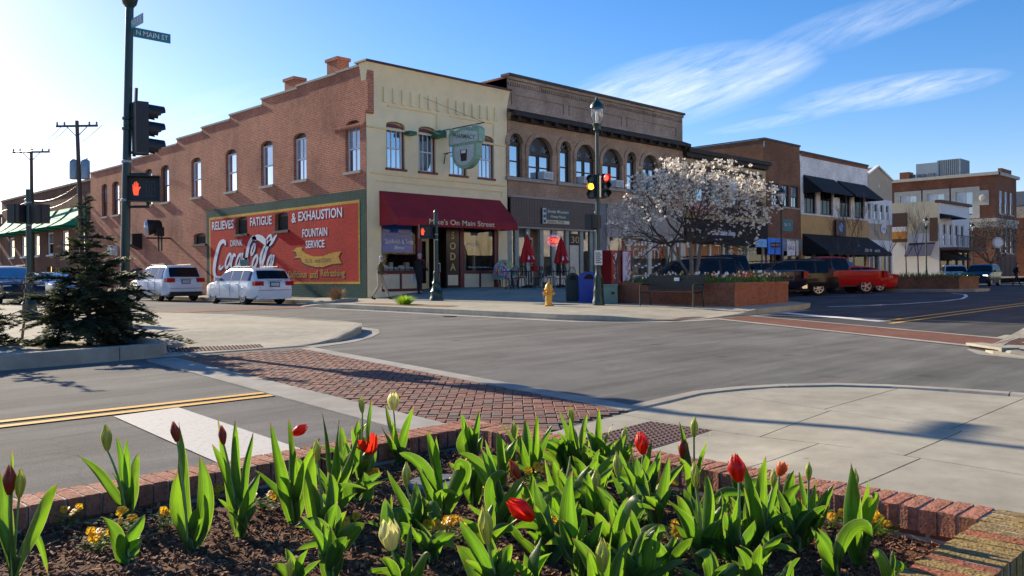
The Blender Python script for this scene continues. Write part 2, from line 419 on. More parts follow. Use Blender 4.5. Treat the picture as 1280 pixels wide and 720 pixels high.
def kerb_line(parent, pts, w=.16, h=.14, f=gz, seg=2.4, mat='kerb_concrete', side=1, top=None, gap=.012):
    """kerb stones along a plan polyline (road edge on the right of travel if side=1), one mesh for each stone"""
    P = [Vector(p) for p in pts]
    cum = [0]
    for a, b in zip(P, P[1:]): cum.append(cum[-1] + (b - a).length)
    def pos(s):
        for i in range(len(P) - 1):
            if s <= cum[i + 1] + 1e-9:
                t = (s - cum[i]) / max(1e-9, cum[i + 1] - cum[i]); return P[i].lerp(P[i + 1], t)
        return P[-1].copy()
    n = max(1, round(cum[-1] / seg)); L = cum[-1] / n; res = []
    for k in range(n):
        s0, s1 = k * L + gap / 2, (k + 1) * L - gap / 2
        m = max(1, int((s1 - s0) / .5)); mb = MB(); rings = []
        for j in range(m + 1):
            s = s0 + (s1 - s0) * j / m; p = pos(s); d = (pos(min(cum[-1], s + .05)) - pos(max(0, s - .05))).normalized()
            nr = Vector((-d.y, d.x)) * side
            z = f(p.x, p.y); hh = h if not callable(h) else h(p.x, p.y)
            q = lambda o, zz: (p.x + nr.x * o, p.y + nr.y * o, zz)
            rings.append([q(0, z - .12), q(0.004, z + hh - .03), q(.028, z + hh), q(w, z + hh + .003), q(w, z - .12)])
        vs = [v for r in rings for v in r]; fs = [(i * 5 + j, i * 5 + j + 1, (i + 1) * 5 + j + 1, (i + 1) * 5 + j) for i in range(m) for j in range(4)]
        fs += [(0, 1, 2, 3, 4), tuple(m * 5 + j for j in (4, 3, 2, 1, 0))]
        o = mb.add(vs, fs).build('kerb_stone', mat, parent); fixn(o); res.append(o)
    return res

# ------------------------------------------------------------------ surfaces of the place
asphaltmat('asphalt', (.064, .063, .060), (.250, .247, .236))
asphaltmat('patch_asphalt', (.10, .098, .094), (.23, .225, .215))
concretemat('concrete', (.385, .36, .29)); concretemat('kerb_concrete', (.38, .355, .30), .35); concretemat('gutter_concrete', (.36, .345, .31), .3)
concretemat('pale_concrete', (.50, .49, .46), .15)
plain('earth', (.11, .10, .075), .95, .3, .3, bump=.4)
def wornpaint(name, col, wear=.5):
    m, n, l, p = _new(name); g = n.new('ShaderNodeNewGeometry').outputs['Position']
    f = _noise(n, l, g, 26, 6, .75); c = _mix(n, l, _ramp(n, l, f, [(.52, (0,)), (.66, (wear,))]), col, (.13, .125, .12))
    l.new(c, p.inputs['Base Color']); p.inputs['Roughness'].default_value = .8; return m
wornpaint('yellow_line', (.62, .34, .04)); wornpaint('white_line', (.70, .70, .68)); wornpaint('white_bar', (.44, .43, .405), .5)
for nm, col in (('paver_red', (.195, .080, .052)), ('paver_rose', (.22, .097, .063)), ('paver_brown', (.16, .072, .05)), ('paver_grey', (.125, .088, .072))):
    plain(nm, col, .85, .30, 35., bump=.35, bscale=160, big=.2)
plain('paver_sand', (.06, .045, .037), .95, .3, 60)
brickmat('far_paver', (.20, .078, .05), (.145, .062, .042), (.08, .045, .035), .2, .1, .008, .3, rot=R(45), flat=True, bump=.2)
plain('tactile', (.10, .05, .042), .8, .25, 40, bump=.2, bscale=200)
plain('cast_iron', (.055, .045, .04), .6, .4, 50, bump=.4, bscale=90, metal=.4)
plain('pit_dark', (.012, .012, .012), .95)

# terrain to the horizon
def build_ground():
    cs = [-3000, -900, -300, -120, -60] + [k * 6 for k in range(-6, 29)] + [220, 300, 500, 1000, 3000]
    b = MB(); n = len(cs)
    b.add([(x, y, gz(x, y) - .06) for x in cs for y in cs], [(i * n + j, (i + 1) * n + j, (i + 1) * n + j + 1, i * n + j + 1) for i in range(n - 1) for j in range(n - 1)])
    struct(b.build('ground', 'earth'))
build_ground()
road = sheet('road', [(-45, -45), (180, -45), (180, 140), (-45, 140)], 0, 'asphalt', grid=3.)

asphaltmat('shade_tinted_asphalt', (.040, .041, .045), (.115, .115, .122))  # same asphalt in a darker colour, with the street's shade put in
sheet('road_shade_sheet', [(17.25, 4.62), (20.75, 11.6), (24.6, 11.9), (26.4, 13), (27.4, 21.4), (28.4, 22.55), (170, 22.55), (170, 4.64)], .004, 'shade_tinted_asphalt', grid=3.)  # sheet that paints building shade over the right leg of Main Street
K_NE = [(18.3, 120), (18.3, 29.2), (18.0, 28.6), (16.5, 27.5), (16.2, 26.9), (16.2, 14.6)] + arc(18.9, 14.5, 2.7, 180, 262, 10)[1:] + [(20.6, 11.78), (24.6, 11.95), (25.7, 12.3), (26.3, 13.1), (27.3, 21.4), (28.4, 22.6),
        (46.6, 22.6), (48.0, 21.2), (48.4, 15.6), (49.3, 14.4), (51.5, 14.3), (53.2, 15.4), (54.5, 21.6), (56, 22.6), (60, 23.2), (70, 25.7), (170, 25.9)]
K_NW = [(-45, 13.42), (5.7, 13.42), (8.0, 13.27), (8.94, 13.62), (9.7, 14.2), (10.45, 14.98), (10.95, 15.7), (11.15, 16.6), (11.1, 21.7), (10.5, 23.9), (9.6, 26.3), (8.9, 28), (8.9, 120)]
K_SW = [(3.28, 3.5), (3.9, 4.3), (5.0, 4.72), (6.42, 4.88), (7.42, 4.76), (8.33, 4.44), (8.9, 3.95), (9.25, 3.3), (9.4, 2.4), (9.35, -30)]
K_SE = [(14.0, -30), (13.95, 3.4), (14.15, 3.9), (14.7, 4.2), (16.7, 4.47), (18.9, 4.6), (170, 4.6)]
ramp = lambda x, y, cx, cy, r0, r1: 1 - sm((r1 - math.hypot(x - cx, y - cy)) / (r1 - r0))       # 0 inside r0, 1 beyond r1
def ne_h(x, y): return .14 * min(ramp(x, y, 18.8, 11.8, .9, 3.0), ramp(x, y, 16.4, 27.3, .6, 2.0)) + .012
def nw_h(x, y): return .14 * min(ramp(x, y, 6.9, 13.3, 1.1, 3.4), 1) + .012
def sw_h(x, y): return .07 * min(ramp(x, y, 5.3, 4.7, 1.0, 2.5), 1) + .012
def se_h(x, y): return .12 * min(ramp(x, y, 16.0, 4.4, 1.4, 2.6), ramp(x, y, 13.6, 3.2, .3, .9)) + .012
def ne_z(x, y): return gz(x, y) + ne_h(x, y) + .39 * sm((x - 20.4) / 5) * sm((y - 19) / 8)
sheet('pavement', K_NE + [(170, 120)], 0, 'concrete', f=ne_z, grid=1.3, thick=.1)
nw = lambda x, y: gz(x, y) + nw_h(x, y)
sheet('pavement', K_NW + [(-45, 120)], 0, 'concrete', f=nw, grid=1.0, thick=.1)
sheet('pavement', K_SE + [(170, -30)], 0, 'concrete', f=lambda x, y: gz(x, y) + se_h(x, y), grid=1.2, thick=.1)
def kerbs(name, pts, h, seg):
    e = link(name, None); struct(e); kerb_line(e, pts, .17, lambda x, y: h(x, y) + .006, seg=seg, side=1); return e
def clip(pts, lo, hi):
    """part of a polyline by arc length"""
    out, s = [], 0
    for a, b in zip(pts, pts[1:]):
        a, b = Vector(a), Vector(b); L = (b - a).length
        t0, t1 = max(0, (lo - s) / L), min(1, (hi - s) / L)
        if t0 < t1:
            if not out: out.append(tuple(a.lerp(b, t0)))
            out.append(tuple(a.lerp(b, t1)))
        s += L
    return out
kerbs('kerb', clip(K_NE, 40, 175), ne_h, 3.0)
kerbs('kerb', clip(K_NW, 38, 110), nw_h, 2.6)
kerbs('kerb', K_SW[3:], sw_h, 2.2)
kerbs('kerb', clip(K_SE, 22, 75)[::-1], se_h, 2.6)
# pale gutter bands beside the kerbs
def gutter(pts, w=.42, side=-1, off=.006):
    P = [Vector(p) for p in pts]; out = []
    for i, p in enumerate(P):
        d = (P[min(i + 1, len(P) - 1)] - P[max(0, i - 1)]).normalized(); out.append(p + Vector((-d.y, d.x)) * side * w)
    sheet('gutter', [tuple(p + (q - p).normalized() * .002) for p, q in zip(P, out)] + [tuple(q) for q in reversed(out)], off, 'gutter_concrete', grid=.8)
gutter(clip(K_NE, 93, 116), .38); gutter(clip(K_NW, 53, 68), .38); gutter(K_SW[3:], .30); gutter(clip(K_SE, 33.0, 38)[::-1], .22)

# near corner: concrete slabs with open joints
def build_slabs():
    base = sheet('pavement', K_SW + [(-45, -30), (-45, 3.5)], -.03, 'pit_dark', f=lambda x, y: gz(x, y) + sw_h(x, y), grid=1.4, thick=.1)
    edge = [(3.28, 3.5), (3.9, 4.3), (5.0, 4.72), (6.42, 4.84), (7.40, 4.70), (8.28, 4.36), (8.8, 3.9), (9.12, 3.3), (9.25, 2.4), (9.2, -8)]
    outer = edge + [(2.4, -8), (2.4, -.5), (3.28, -.5)]
    cells = []
    xa, xb = (lambda y: 6.02 + .12 * (y - 2.9)), (lambda y: 7.18 + .2 * (y - 2.5))
    L, Rr = lambda y: -9, lambda y: 30
    for xl, xr, ys in ((L, xa, (-9, -6.2, -4.7, -3.3, -1.9, -.5, .78, 2.07, 2.82, 9)), (xa, xb, (-9, -6.1, -4.6, -3.2, -1.8, -.4, .9, 2.18, 3.33, 9)), (xb, Rr, (-9, -6.1, -4.6, -3.2, -1.8, -.4, .92, 2.27, 3.40, 9))):
        for y0, y1 in zip(ys, ys[1:]): cells.append([(xl, xr, y0, y1)])
    g = .006
    for ((xl, xr, y0, y1),) in cells:
        bm = bmesh.new(); bm.faces.new([bm.verts.new((x, y, 0)) for x, y in outer])
        for co, no in (((xl((y0 + y1) / 2) + g, (y0 + y1) / 2, 0), None), ((xr((y0 + y1) / 2) - g, (y0 + y1) / 2, 0), None), ((0, y0 + g, 0), (0, -1, 0)), ((0, y1 - g, 0), (0, 1, 0))):
            if no is None:
                fn = xl if co[0] == xl((y0 + y1) / 2) + g else xr
                sgn = -1 if fn is xl else 1
                dy = .01; dx = (fn(dy) - fn(0)); no = (sgn, -sgn * dx / dy, 0)
            bmesh.ops.bisect_plane(bm, geom=bm.verts[:] + bm.edges[:] + bm.faces[:], plane_co=co, plane_no=no, clear_outer=True)
        if not bm.faces: bm.free(); continue
        bmesh.ops.triangulate(bm, faces=bm.faces[:])
        for _ in range(2): bmesh.ops.subdivide_edges(bm, edges=[e for e in bm.edges if e.calc_length() > .7], cuts=1, use_grid_fill=True)
        bmesh.ops.triangulate(bm, faces=bm.faces[:]); bmesh.ops.recalc_face_normals(bm, faces=bm.faces)
        for f in bm.faces:
            if f.normal.z < 0: f.normal_flip()
        for v in bm.verts: v.co.z = gz(v.co.x, v.co.y) + sw_h(v.co.x, v.co.y) + .002
        r = bmesh.ops.extrude_edge_only(bm, edges=[e for e in bm.edges if len(e.link_faces) == 1])
        for q in r['geom']:
            if isinstance(q, bmesh.types.BMVert): q.co.z -= .035
        me = bpy.data.meshes.new('slab'); bm.to_mesh(me); bm.free(); me.materials.append(MATS['concrete']); link('slab', me, base)
build_slabs()

# ------------------------------------------------------------------ brick crossing in front, herringbone at 45 degrees
CW = [(5.58, 13.02), (7.72, 12.86), (6.45, 4.95), (4.70, 4.78)]
def build_crossing():
    base = sheet('brick_crossing', CW, .003, 'paver_sand', grid=1.)
    rnd = random.Random(4); s = .1; mats = ['paver_red', 'paver_rose', 'paver_brown', 'paver_grey']; wt = [5, 3.4, 3, 1.5]
    items = []
    for a in range(40, 220):
        for b in range(-110, 60):
            c = (a - b) % 4
            if c == 0: da, db, rot = 1., .5, 0       # long along the view axis
            elif c == 3: da, db, rot = .5, 1., 1
            else: continue
            p, q = (a + da) * s, (b + db) * s        # p along (1,1), q along (1,-1)
            x, y = (p + q) * _s5, (p - q) * _s5
            if _inside(x, y, CW): items.append((p, x, y, rot, rnd.choices(range(4), wt)[0], rnd.uniform(-.003, .003), rnd.gauss(0, .012)))
    items.sort()
    meshes = {}
    def brick_mb(z=.016):
        b = MB(); L, w, e = .0965, .0465, .005
        b.add([(-L, -w, -.01), (L, -w, -.01), (L, w, -.01), (-L, w, -.01), (-L, -w, z - e), (L, -w, z - e), (L, w, z - e), (-L, w, z - e),
               (-L + e, -w + e, z), (L - e, -w + e, z), (L - e, w - e, z), (-L + e, w - e, z)],
              [(0, 1, 5, 4), (1, 2, 6, 5), (2, 3, 7, 6), (3, 0, 4, 7), (4, 5, 9, 8), (5, 6, 10, 9), (6, 7, 11, 10), (7, 4, 8, 11), (8, 9, 10, 11)]); return b
    rest = MB()
    for k, (p, x, y, rot, mi, dz, dr) in enumerate(items):
        ang = R(45) + (R(90) if rot else 0) + dr; z = gz(x, y) + dz
        if k < 300:
            if mi not in meshes: meshes[mi] = brick_mb().mesh('brick', mats[mi])
            link('brick', meshes[mi], base, (x, y, z), ang)
        else:
            st = len(rest.v); rest.add(brick_mb().v, brick_mb().f, mi); rest.xform(Matrix.Translation((x, y, z)) @ Matrix.Rotation(ang, 4, 'Z'), st)
    o = rest.build('brick_field', mats, base); o['kind'] = 'stuff'
    for poly in ([(5.16, 13.06), (5.6, 13.03), (4.73, 4.74), (4.28, 4.66)], [(7.68, 12.86), (7.92, 12.84), (6.68, 4.93), (6.42, 4.95)]):
        sheet('concrete_band', poly, .021, 'gutter_concrete', grid=.8, thick=.03)
build_crossing()
sheet('brick_crossing', [(19.15, 11.62), (20.55, 11.6), (17.0, 4.5), (15.35, 4.36)], .008, 'far_paver', grid=1.2)
sheet('brick_crossing', [(11.25, 28.6), (11.25, 26.6), (16.1, 25.9), (16.3, 27.4), (17.3, 28.0)], .008, 'far_paver', grid=1.2)
for poly in ([(18.85, 11.64), (19.12, 11.62), (15.33, 4.36), (15.1, 4.34)], [(20.57, 11.6), (20.72, 11.6), (17.2, 4.5), (17.03, 4.5)]):
    sheet('concrete_band', poly, .012, 'gutter_concrete', grid=.8)

# painted markings
def strip(name, pts, w, mat, off=.010):
    P = [Vector(p) for p in pts]; A, B = [], []
    for i, p in enumerate(P):
        d = (P[min(i + 1, len(P) - 1)] - P[max(0, i - 1)]).normalized(); n = Vector((-d.y, d.x)) * w / 2; A.append(tuple(p + n)); B.append(tuple(p - n))
    return sheet(name, A + B[::-1], off, mat, grid=1.2)
for pa, pb in (((0, 528), (339, 490.8)), ((0, 534.3), (348, 494))):
    a, b = Vector(gnd(*pa)), Vector(gnd(*pb)); strip('yellow_line', [tuple(a - (b - a) * 6), tuple(a), tuple(b)], .12, 'yellow_line')
for pa, pb in (((1106, 401.5), (1280, 379.2)), ((1113, 404.8), (1280, 381.8))):
    a, b = Vector(gnd(*pa)), Vector(gnd(*pb)); strip('yellow_line', [tuple(a), tuple(b), (45, b.y + .1), (62, b.y + .9), (90, b.y + 1.5)], .13, 'yellow_line')
sheet('stop_bar', [(2.98, 8.32), (3.62, 8.36), (3.28, 3.62), (2.6, 3.62)], .010, 'white_bar', grid=.8)
strip('stop_bar', [(22.45, 11.6), (20.55, 8.0)], .42, 'white_line')
strip('white_line', [(26.3, 12.0), (29.5, 10.9), (32.5, 10.6), (36, 11.0), (39.5, 11.9), (43, 13.0), (45.6, 14.4)], .14, 'white_line')
for k in range(5):
    x = 30.8 + k * 3.85; strip('white_line', [(x, 16.3), (x - 4.6, 20.9)], .10, 'white_line')

# tactile pads at the kerb ramps
def tactile(poly, f, name='tactile_pad'):
    o = sheet(name, poly, .006, 'tactile', f=f, grid=.4); b = MB()
    a, bb, c, d = (Vector(p) for p in poly); n = int((bb - a).length / .062); m = int((d - a).length / .062)
    for i in range(n):
        for j in range(m):
            s, t = (i + .5) / n, (j + .5) / m; p = a.lerp(bb, s).lerp(d.lerp(c, s), t)
            b.lathe([(.015, 0), (.012, .006), (.007, .008)], 6, (p.x, p.y, f(p.x, p.y) + .006))
    q = b.build('dome', 'tactile', o); q['kind'] = 'stuff'
tactile([(4.62, 4.35), (6.12, 4.42), (6.12, 3.80), (4.72, 3.72)], lambda x, y: gz(x, y) + sw_h(x, y))
tactile([(5.78, 13.92), (7.35, 13.45), (7.62, 14.1), (6.05, 14.7)], nw)
tactile([(17.6, 11.95), (19.5, 11.95), (19.7, 12.6), (17.4, 12.75)], lambda x, y: ne_z(x, y))
tactile([(15.9, 4.35), (17.3, 4.42), (17.3, 3.75), (15.9, 3.7)], lambda x, y: gz(x, y) + se_h(x, y))

def manhole(x, y, r, label):
    t = thing('manhole_cover', label, 'manhole cover', (x, y, gz(x, y) + .004)); b = MB(); b.lathe([(r, 0), (r, .008), (r * .92, .010)], 24); b.build('rim', 'cast_iron', t)
    for k in range(5):
        c = MB(); w = math.sqrt(max(.01, (r * .86) ** 2 - ((k - 2) * r * .33) ** 2)); c.box(-w, w, (k - 2) * r * .33 - .03, (k - 2) * r * .33 + .03, .010, .016); c.build('rib', 'cast_iron', t)
manhole(*gnd(1130, 491.5), .34, 'round iron manhole cover in the asphalt beyond the near right pavement corner')
manhole(*gnd(562, 396), .2, 'small iron cover in the road below the decorative signal pole base')

# storm drain in the right-hand island
def storm_drain():
    x, y = gnd(1268, 443); t = thing('storm_drain', 'concrete kerb inlet with dark opening in the right corner island', 'storm drain', (x, y, gz(x, y)), R(45))
    b = MB(); b.box(-.1, .9, -.02, .25, .07, .11); b.box(-.1, -.02, .03, .25, 0, .07); b.build('hood', 'kerb_concrete', t)
    b = MB(); b.box(-.02, .9, .06, .2, 0.0, .07); b.build('opening', 'pit_dark', t)
    b = MB(); b.box(-.16, .9, -.42, -.03, .02, .03)
    for k in range(9): b.box(-.12 + k * .11, -.07 + k * .11, -.40, -.06, .03, .04)
    b.build('grate', 'cast_iron', t)
storm_drain()

# ------------------------------------------------------------------ the flower bed in front
RZ, SOIL = .47, .365
def capbrick(name, stops):
    m, n, l, p = _new(name); oi = n.new('ShaderNodeObjectInfo'); g = n.new('ShaderNodeNewGeometry').outputs['Position']
    c = _ramp(n, l, oi.outputs['Random'], stops); f = _noise(n, l, g, 45, 6, .7); f2 = _noise(n, l, g, 9, 4)
    c = _mix(n, l, 1., c, _ramp(n, l, f, [(.3, (.5,)), (.55, (1.,)), (.75, (1.35,))]), 'MULTIPLY')
    c = _mix(n, l, _ramp(n, l, f2, [(.5, (0,)), (.72, (.45,))]), c, (.20, .145, .06))
    v = n.new('ShaderNodeTexVoronoi'); v.inputs['Scale'].default_value = 95; l.new(g, v.inputs['Vector'])
    l.new(c, p.inputs['Base Color']); p.inputs['Roughness'].default_value = .92; p.inputs['Specular IOR Level'].default_value = .2
    _bump(n, l, _m('ADD', f, _m('MULTIPLY', v.outputs['Distance'], .5, None, n, l), None, n, l), p, .9, .006); return m
capbrick('cap_brick', [(0, (.30, .11, .075)), (.4, (.40, .17, .11)), (.75, (.32, .14, .10)), (1, (.46, .24, .165))])
capbrick('mossy_cap_brick', [(0, (.27, .19, .07)), (.45, (.33, .22, .085)), (.7, (.24, .17, .08)), (.86, (.34, .11, .06)), (1, (.30, .10, .06))])
plain('mortar', (.42, .39, .34), .95, .25, 60, bump=.5, bscale=120)
brickmat('planter_brick', (.26, .095, .065), (.20, .085, .06), (.40, .37, .33), .205, .072, .008)
def mulchmat(name, stops):
    m, n, l, p = _new(name); g = n.new('ShaderNodeNewGeometry').outputs['Position']; f = _noise(n, l, g, 26, 6, .75)
    l.new(_ramp(n, l, f, stops), p.inputs['Base Color']); p.inputs['Roughness'].default_value = .95; p.inputs['Specular IOR Level'].default_value = .2
    _bump(n, l, _noise(n, l, g, 90, 5), p, 1., .02); return m
mulchmat('mulch', [(.25, (.05, .024, .014)), (.5, (.13, .062, .034)), (.75, (.24, .12, .065))])
for k, c in enumerate([(.15, .068, .036), (.24, .105, .052), (.075, .036, .02), (.34, .19, .11)]): plain('chip%d' % k, c, .9, .3, 50)

def build_planter():
    t = thing('brick_planter', 'low red brick planter wall with mortared brick cap around the tulip bed in front', 'planter', (0, 0, 0))
    x0 = .2
    b = MB()
    for a in ((x0, 3.39, 3.575, 3.755), (3.205, 3.395, .72, 3.575), (x0, 3.205, .725, .925)): b.box(*a, -.05, RZ - .085)
    b.build('wall', 'planter_brick', t)
    b = MB()
    for a in ((x0, 3.385, 3.58, 3.75), (3.212, 3.388, .732, 3.58), (x0, 3.212, .732, .918)): b.box(*a, RZ - .085, RZ - .0068)
    b.build('mortar_bed', 'mortar', t)
    rnd = random.Random(8); var = []
    for k in range(7):                                  # weathered bricks, long axis X, top at z = 0
        b = MB(); L, w, h = .0985, .0285, .088; nx, ny = 6, 2; r2 = random.Random(50 + k)
        vs, fs = [], []
        for i in range(nx + 1):
            for j in range(ny + 1):
                e = (i in (0, nx)) or (j in (0, ny))
                vs.append((-L + 2 * L * i / nx + r2.uniform(-.002, .002), -w + 2 * w * j / ny + r2.uniform(-.0016, .0016), r2.uniform(-.0035, .0) - (.002 if e else 0)))
        for i in range(nx):
            for j in range(ny): q = i * (ny + 1) + j; fs.append((q, q + ny + 1, q + ny + 2, q + 1))
        ring = [j for j in range(ny + 1)] + [i * (ny + 1) + ny for i in range(1, nx + 1)] + [nx * (ny + 1) + j for j in range(ny - 1, -1, -1)] + [i * (ny + 1) for i in range(nx - 1, 0, -1)]
        o = len(vs); vs += [(vs[q][0], vs[q][1], -h) for q in ring]; m = len(ring)
        fs += [(ring[i], ring[(i + 1) % m], o + (i + 1) % m, o + i) for i in range(m)]
        b.add(vs, fs); mm = [b.mesh('brick', nm) for nm in ('cap_brick', 'mossy_cap_brick')]
        for q in mm:
            bm = bmesh.new(); bm.from_mesh(q); bmesh.ops.recalc_face_normals(bm, faces=bm.faces); bm.to_mesh(q); bm.free()
        var.append(mm)
    def put(x, y, ang, moss):
        link('brick', rnd.choice(var)[moss], t, (x, y, RZ + rnd.uniform(-.001, .002)), (rnd.gauss(0, .012), rnd.gauss(0, .008), ang + rnd.gauss(0, .012)))
    n = 47
    for k in range(n): put(.22 + .033 + k * .0675, 3.665, R(90), 0)
    n = 39
    for k in range(n): put(3.30, .965 + k * .0675, 0, 0)
    for k in range(32): put(3.365 - k * .0675, .828, R(90), 1)
build_planter()

def bed_z(x, y):
    return SOIL + .022 * math.sin(x * 5.1 + y * 2.3) * math.sin(y * 4.3 - x) + .012 * math.sin(x * 13 + 2) * math.sin(y * 11) - .02 * sm(1 - min(abs(x - 3.2), abs(y - 3.57), abs(y - .93)) / .15)
def build_bed():
    rnd = random.Random(3); b = MB(); nx, ny = 75, 66
    b.add([(.2 + 3.0 * i / nx, .93 + 2.64 * j / ny, bed_z(.2 + 3.0 * i / nx, .93 + 2.64 * j / ny) + rnd.uniform(-.008, .008)) for i in range(nx + 1) for j in range(ny + 1)],
          [(i * (ny + 1) + j, (i + 1) * (ny + 1) + j, (i + 1) * (ny + 1) + j + 1, i * (ny + 1) + j + 1) for i in range(nx) for j in range(ny)])
    o = b.build('mulch', 'mulch', None, 60); tag(o, 'dark brown bark mulch covering the soil of the front flower bed', 'mulch', kind='stuff')
    b = MB()
    for k in range(19000):
        x, y = rnd.uniform(.3, 3.19), rnd.uniform(.95, 3.56)
        if x + y < 3.2: continue
        L, w, h = rnd.uniform(.004, .012), rnd.uniform(.002, .005), rnd.uniform(.001, .003)
        if rnd.random() < .04: L *= 2.4
        M = Matrix.Translation((x, y, bed_z(x, y) + rnd.uniform(.0, .014))) @ Matrix.Rotation(rnd.uniform(0, 6.28), 4, 'Z') @ Matrix.Rotation(rnd.gauss(0, .45), 4, 'Y') @ Matrix.Rotation(rnd.gauss(0, .4), 4, 'X')
        st = len(b.v); b.box(-L, L, -w, w, -h, h, rnd.choices(range(4), [4, 4, 4, 1.4])[0]); b.xform(M, st)
    q = b.build('bark_chip', ['chip0', 'chip1', 'chip2', 'chip3'], o); q['kind'] = 'stuff'
build_bed()

def soil_pt(px, py):
    a, b = _ray(px, py); d = (SOIL - HEYE) / b; return d, a * d
def vp(px, py, d):                                   # a point in the vertical plane at depth d
    a, b = _ray(px, py); return Vector(((d + a * d) * _s5, (d - a * d) * _s5, HEYE + b * d))
RIGHT, AWAY, UP = Vector((_s5, -_s5, 0)), Vector((_s5, _s5, 0)), Vector((0, 0, 1))

def leaf_material(name, col, trans, fac, edge):
    m, n, l, p = _new(name); out = n['Material Output']
    uv = n.new('ShaderNodeUVMap').outputs[0]; oi = n.new('ShaderNodeObjectInfo')
    mp = n.new('ShaderNodeMapping'); mp.inputs['Scale'].default_value = (26, 1.6, 1); l.new(uv, mp.inputs[0])
    ad = n.new('ShaderNodeVectorMath'); ad.operation = 'ADD'; l.new(mp.outputs[0], ad.inputs[0]); l.new(oi.outputs['Random'], ad.inputs[1])
    f = _noise(n, l, ad.outputs[0], 1, 3); g = n.new('ShaderNodeNewGeometry').outputs['Position']; f2 = _noise(n, l, g, 7, 3)
    k = _ramp(n, l, f, [(.3, (.58,)), (.7, (1.32,))]); k2 = _ramp(n, l, f2, [(.3, (.75,)), (.7, (1.2,))]); k3 = _ramp(n, l, oi.outputs['Random'], [(0, (.75, .85, .9)), (1, (1.15, 1.1, .85))])
    s = n.new('ShaderNodeSeparateXYZ'); l.new(uv, s.inputs[0])
    ed = _ramp(n, l, _m('ABSOLUTE', _m('SUBTRACT', s.outputs[0], .5, None, n, l), None, None, n, l), [(.455, (0,)), (.49, (.75,))])
    tipf = _ramp(n, l, _m('ADD', s.outputs[1], _m('MULTIPLY', f2, .10, None, n, l), None, n, l), [(.985, (0,)), (1.04, (.8 if name == 'tulip_leaf' else 0.,))])
    def chain(c0, e0):
        c = _mix(n, l, 1., c0, k, 'MULTIPLY'); c = _mix(n, l, 1., c, k2, 'MULTIPLY'); c = _mix(n, l, 1., c, k3, 'MULTIPLY'); c = _mix(n, l, ed, c, e0); return _mix(n, l, tipf, c, (.30, .20, .07))
    l.new(chain(col, edge), p.inputs['Base Color']); p.inputs['Roughness'].default_value = .36; p.inputs['Specular IOR Level'].default_value = .45
    _bump(n, l, f, p, .25, .004)
    t = n.new('ShaderNodeBsdfTranslucent'); l.new(chain(trans, edge), t.inputs[0])
    mx = n.new('ShaderNodeMixShader'); mx.inputs[0].default_value = fac
    l.new(p.outputs[0], mx.inputs[1]); l.new(t.outputs[0], mx.inputs[2]); l.new(mx.outputs[0], out.inputs[0])
leaf_material('tulip_leaf', (.042, .105, .03), (.19, .385, .018), .50, (.45, .48, .16))
leaf_material('petal_red', (.66, .016, .010), (.92, .04, .015), .40, (.60, .03, .015))
leaf_material('petal_darkred', (.33, .045, .022), (.50, .09, .03), .35, (.4, .12, .04))
leaf_material('petal_cream', (.78, .74, .34), (.85, .78, .30), .40, (.8, .75, .4))
leaf_material('petal_green', (.36, .42, .10), (.55, .58, .10), .40, (.6, .5, .1))
leaf_material('petal_orange', (.70, .12, .03), (.85, .22, .04), .35, (.8, .3, .05))
plain('stem_green', (.16, .28, .07), .5, .2, 40)
plain('stamen', (.10, .07, .02), .8)

def strip_mesh(name, rows, mat, nu):
    vs = [v for r in rows for v in r]; nv = len(rows); fs = [(i * nu + j, i * nu + j + 1, (i + 1) * nu + j + 1, (i + 1) * nu + j) for i in range(nv - 1) for j in range(nu - 1)]
    me = bpy.data.meshes.new(name); me.from_pydata([tuple(v) for v in vs], [], fs); me.materials.append(MATS[mat])
    uv = me.uv_layers.new(name='UVMap')
    for pl in me.polygons:
        pl.use_smooth = True
        for li, vi in zip(pl.loop_indices, pl.vertices): uv.data[li].uv = ((vi % nu) / (nu - 1), (vi // nu) / (nv - 1))
    me.update(); return me
def leaf_rows(p0, p1, p2, W, phi, cup=.35, twist=0., n=13, nu=7, seed=0, wave=.006):
    rnd = random.Random(seed); ph = rnd.uniform(0, 6.28); rows = []
    for i in range(n + 1):
        t = i / n; p = p0 * (1 - t) ** 2 + p1 * (2 * t * (1 - t)) + p2 * t * t
        d = ((p1 - p0) * (2 * (1 - t)) + (p2 - p1) * (2 * t)).normalized()
        s = d.cross(AWAY)
        if s.length < 1e-4: s = RIGHT.copy()
        s.normalize(); nrm = s.cross(d).normalized()
        a = phi + twist * (t - .4); sd = s * math.cos(a) + nrm * math.sin(a); nn = nrm * math.cos(a) - s * math.sin(a)
        w = W * (.30 + .70 * math.sin(math.pi * min(1, t * 1.02 + .10)) ** .75) if t < .5 else W * max(.0, (math.cos((t - .42) / .58 * math.pi / 2))) ** .72
        if i == n: w = .0008
        row = []
        for j in range(nu):
            u = 2 * j / (nu - 1) - 1; c = cup * (1 - .45 * t)
            row.append(p + sd * (u * w / 2 * math.cos(c * abs(u))) + nn * (w / 2 * math.sin(c * 1.3) * u * u + wave * u * math.sin(t * 9 + ph + u) * (1 - t * .5)))
        rows.append(row)
    return rows
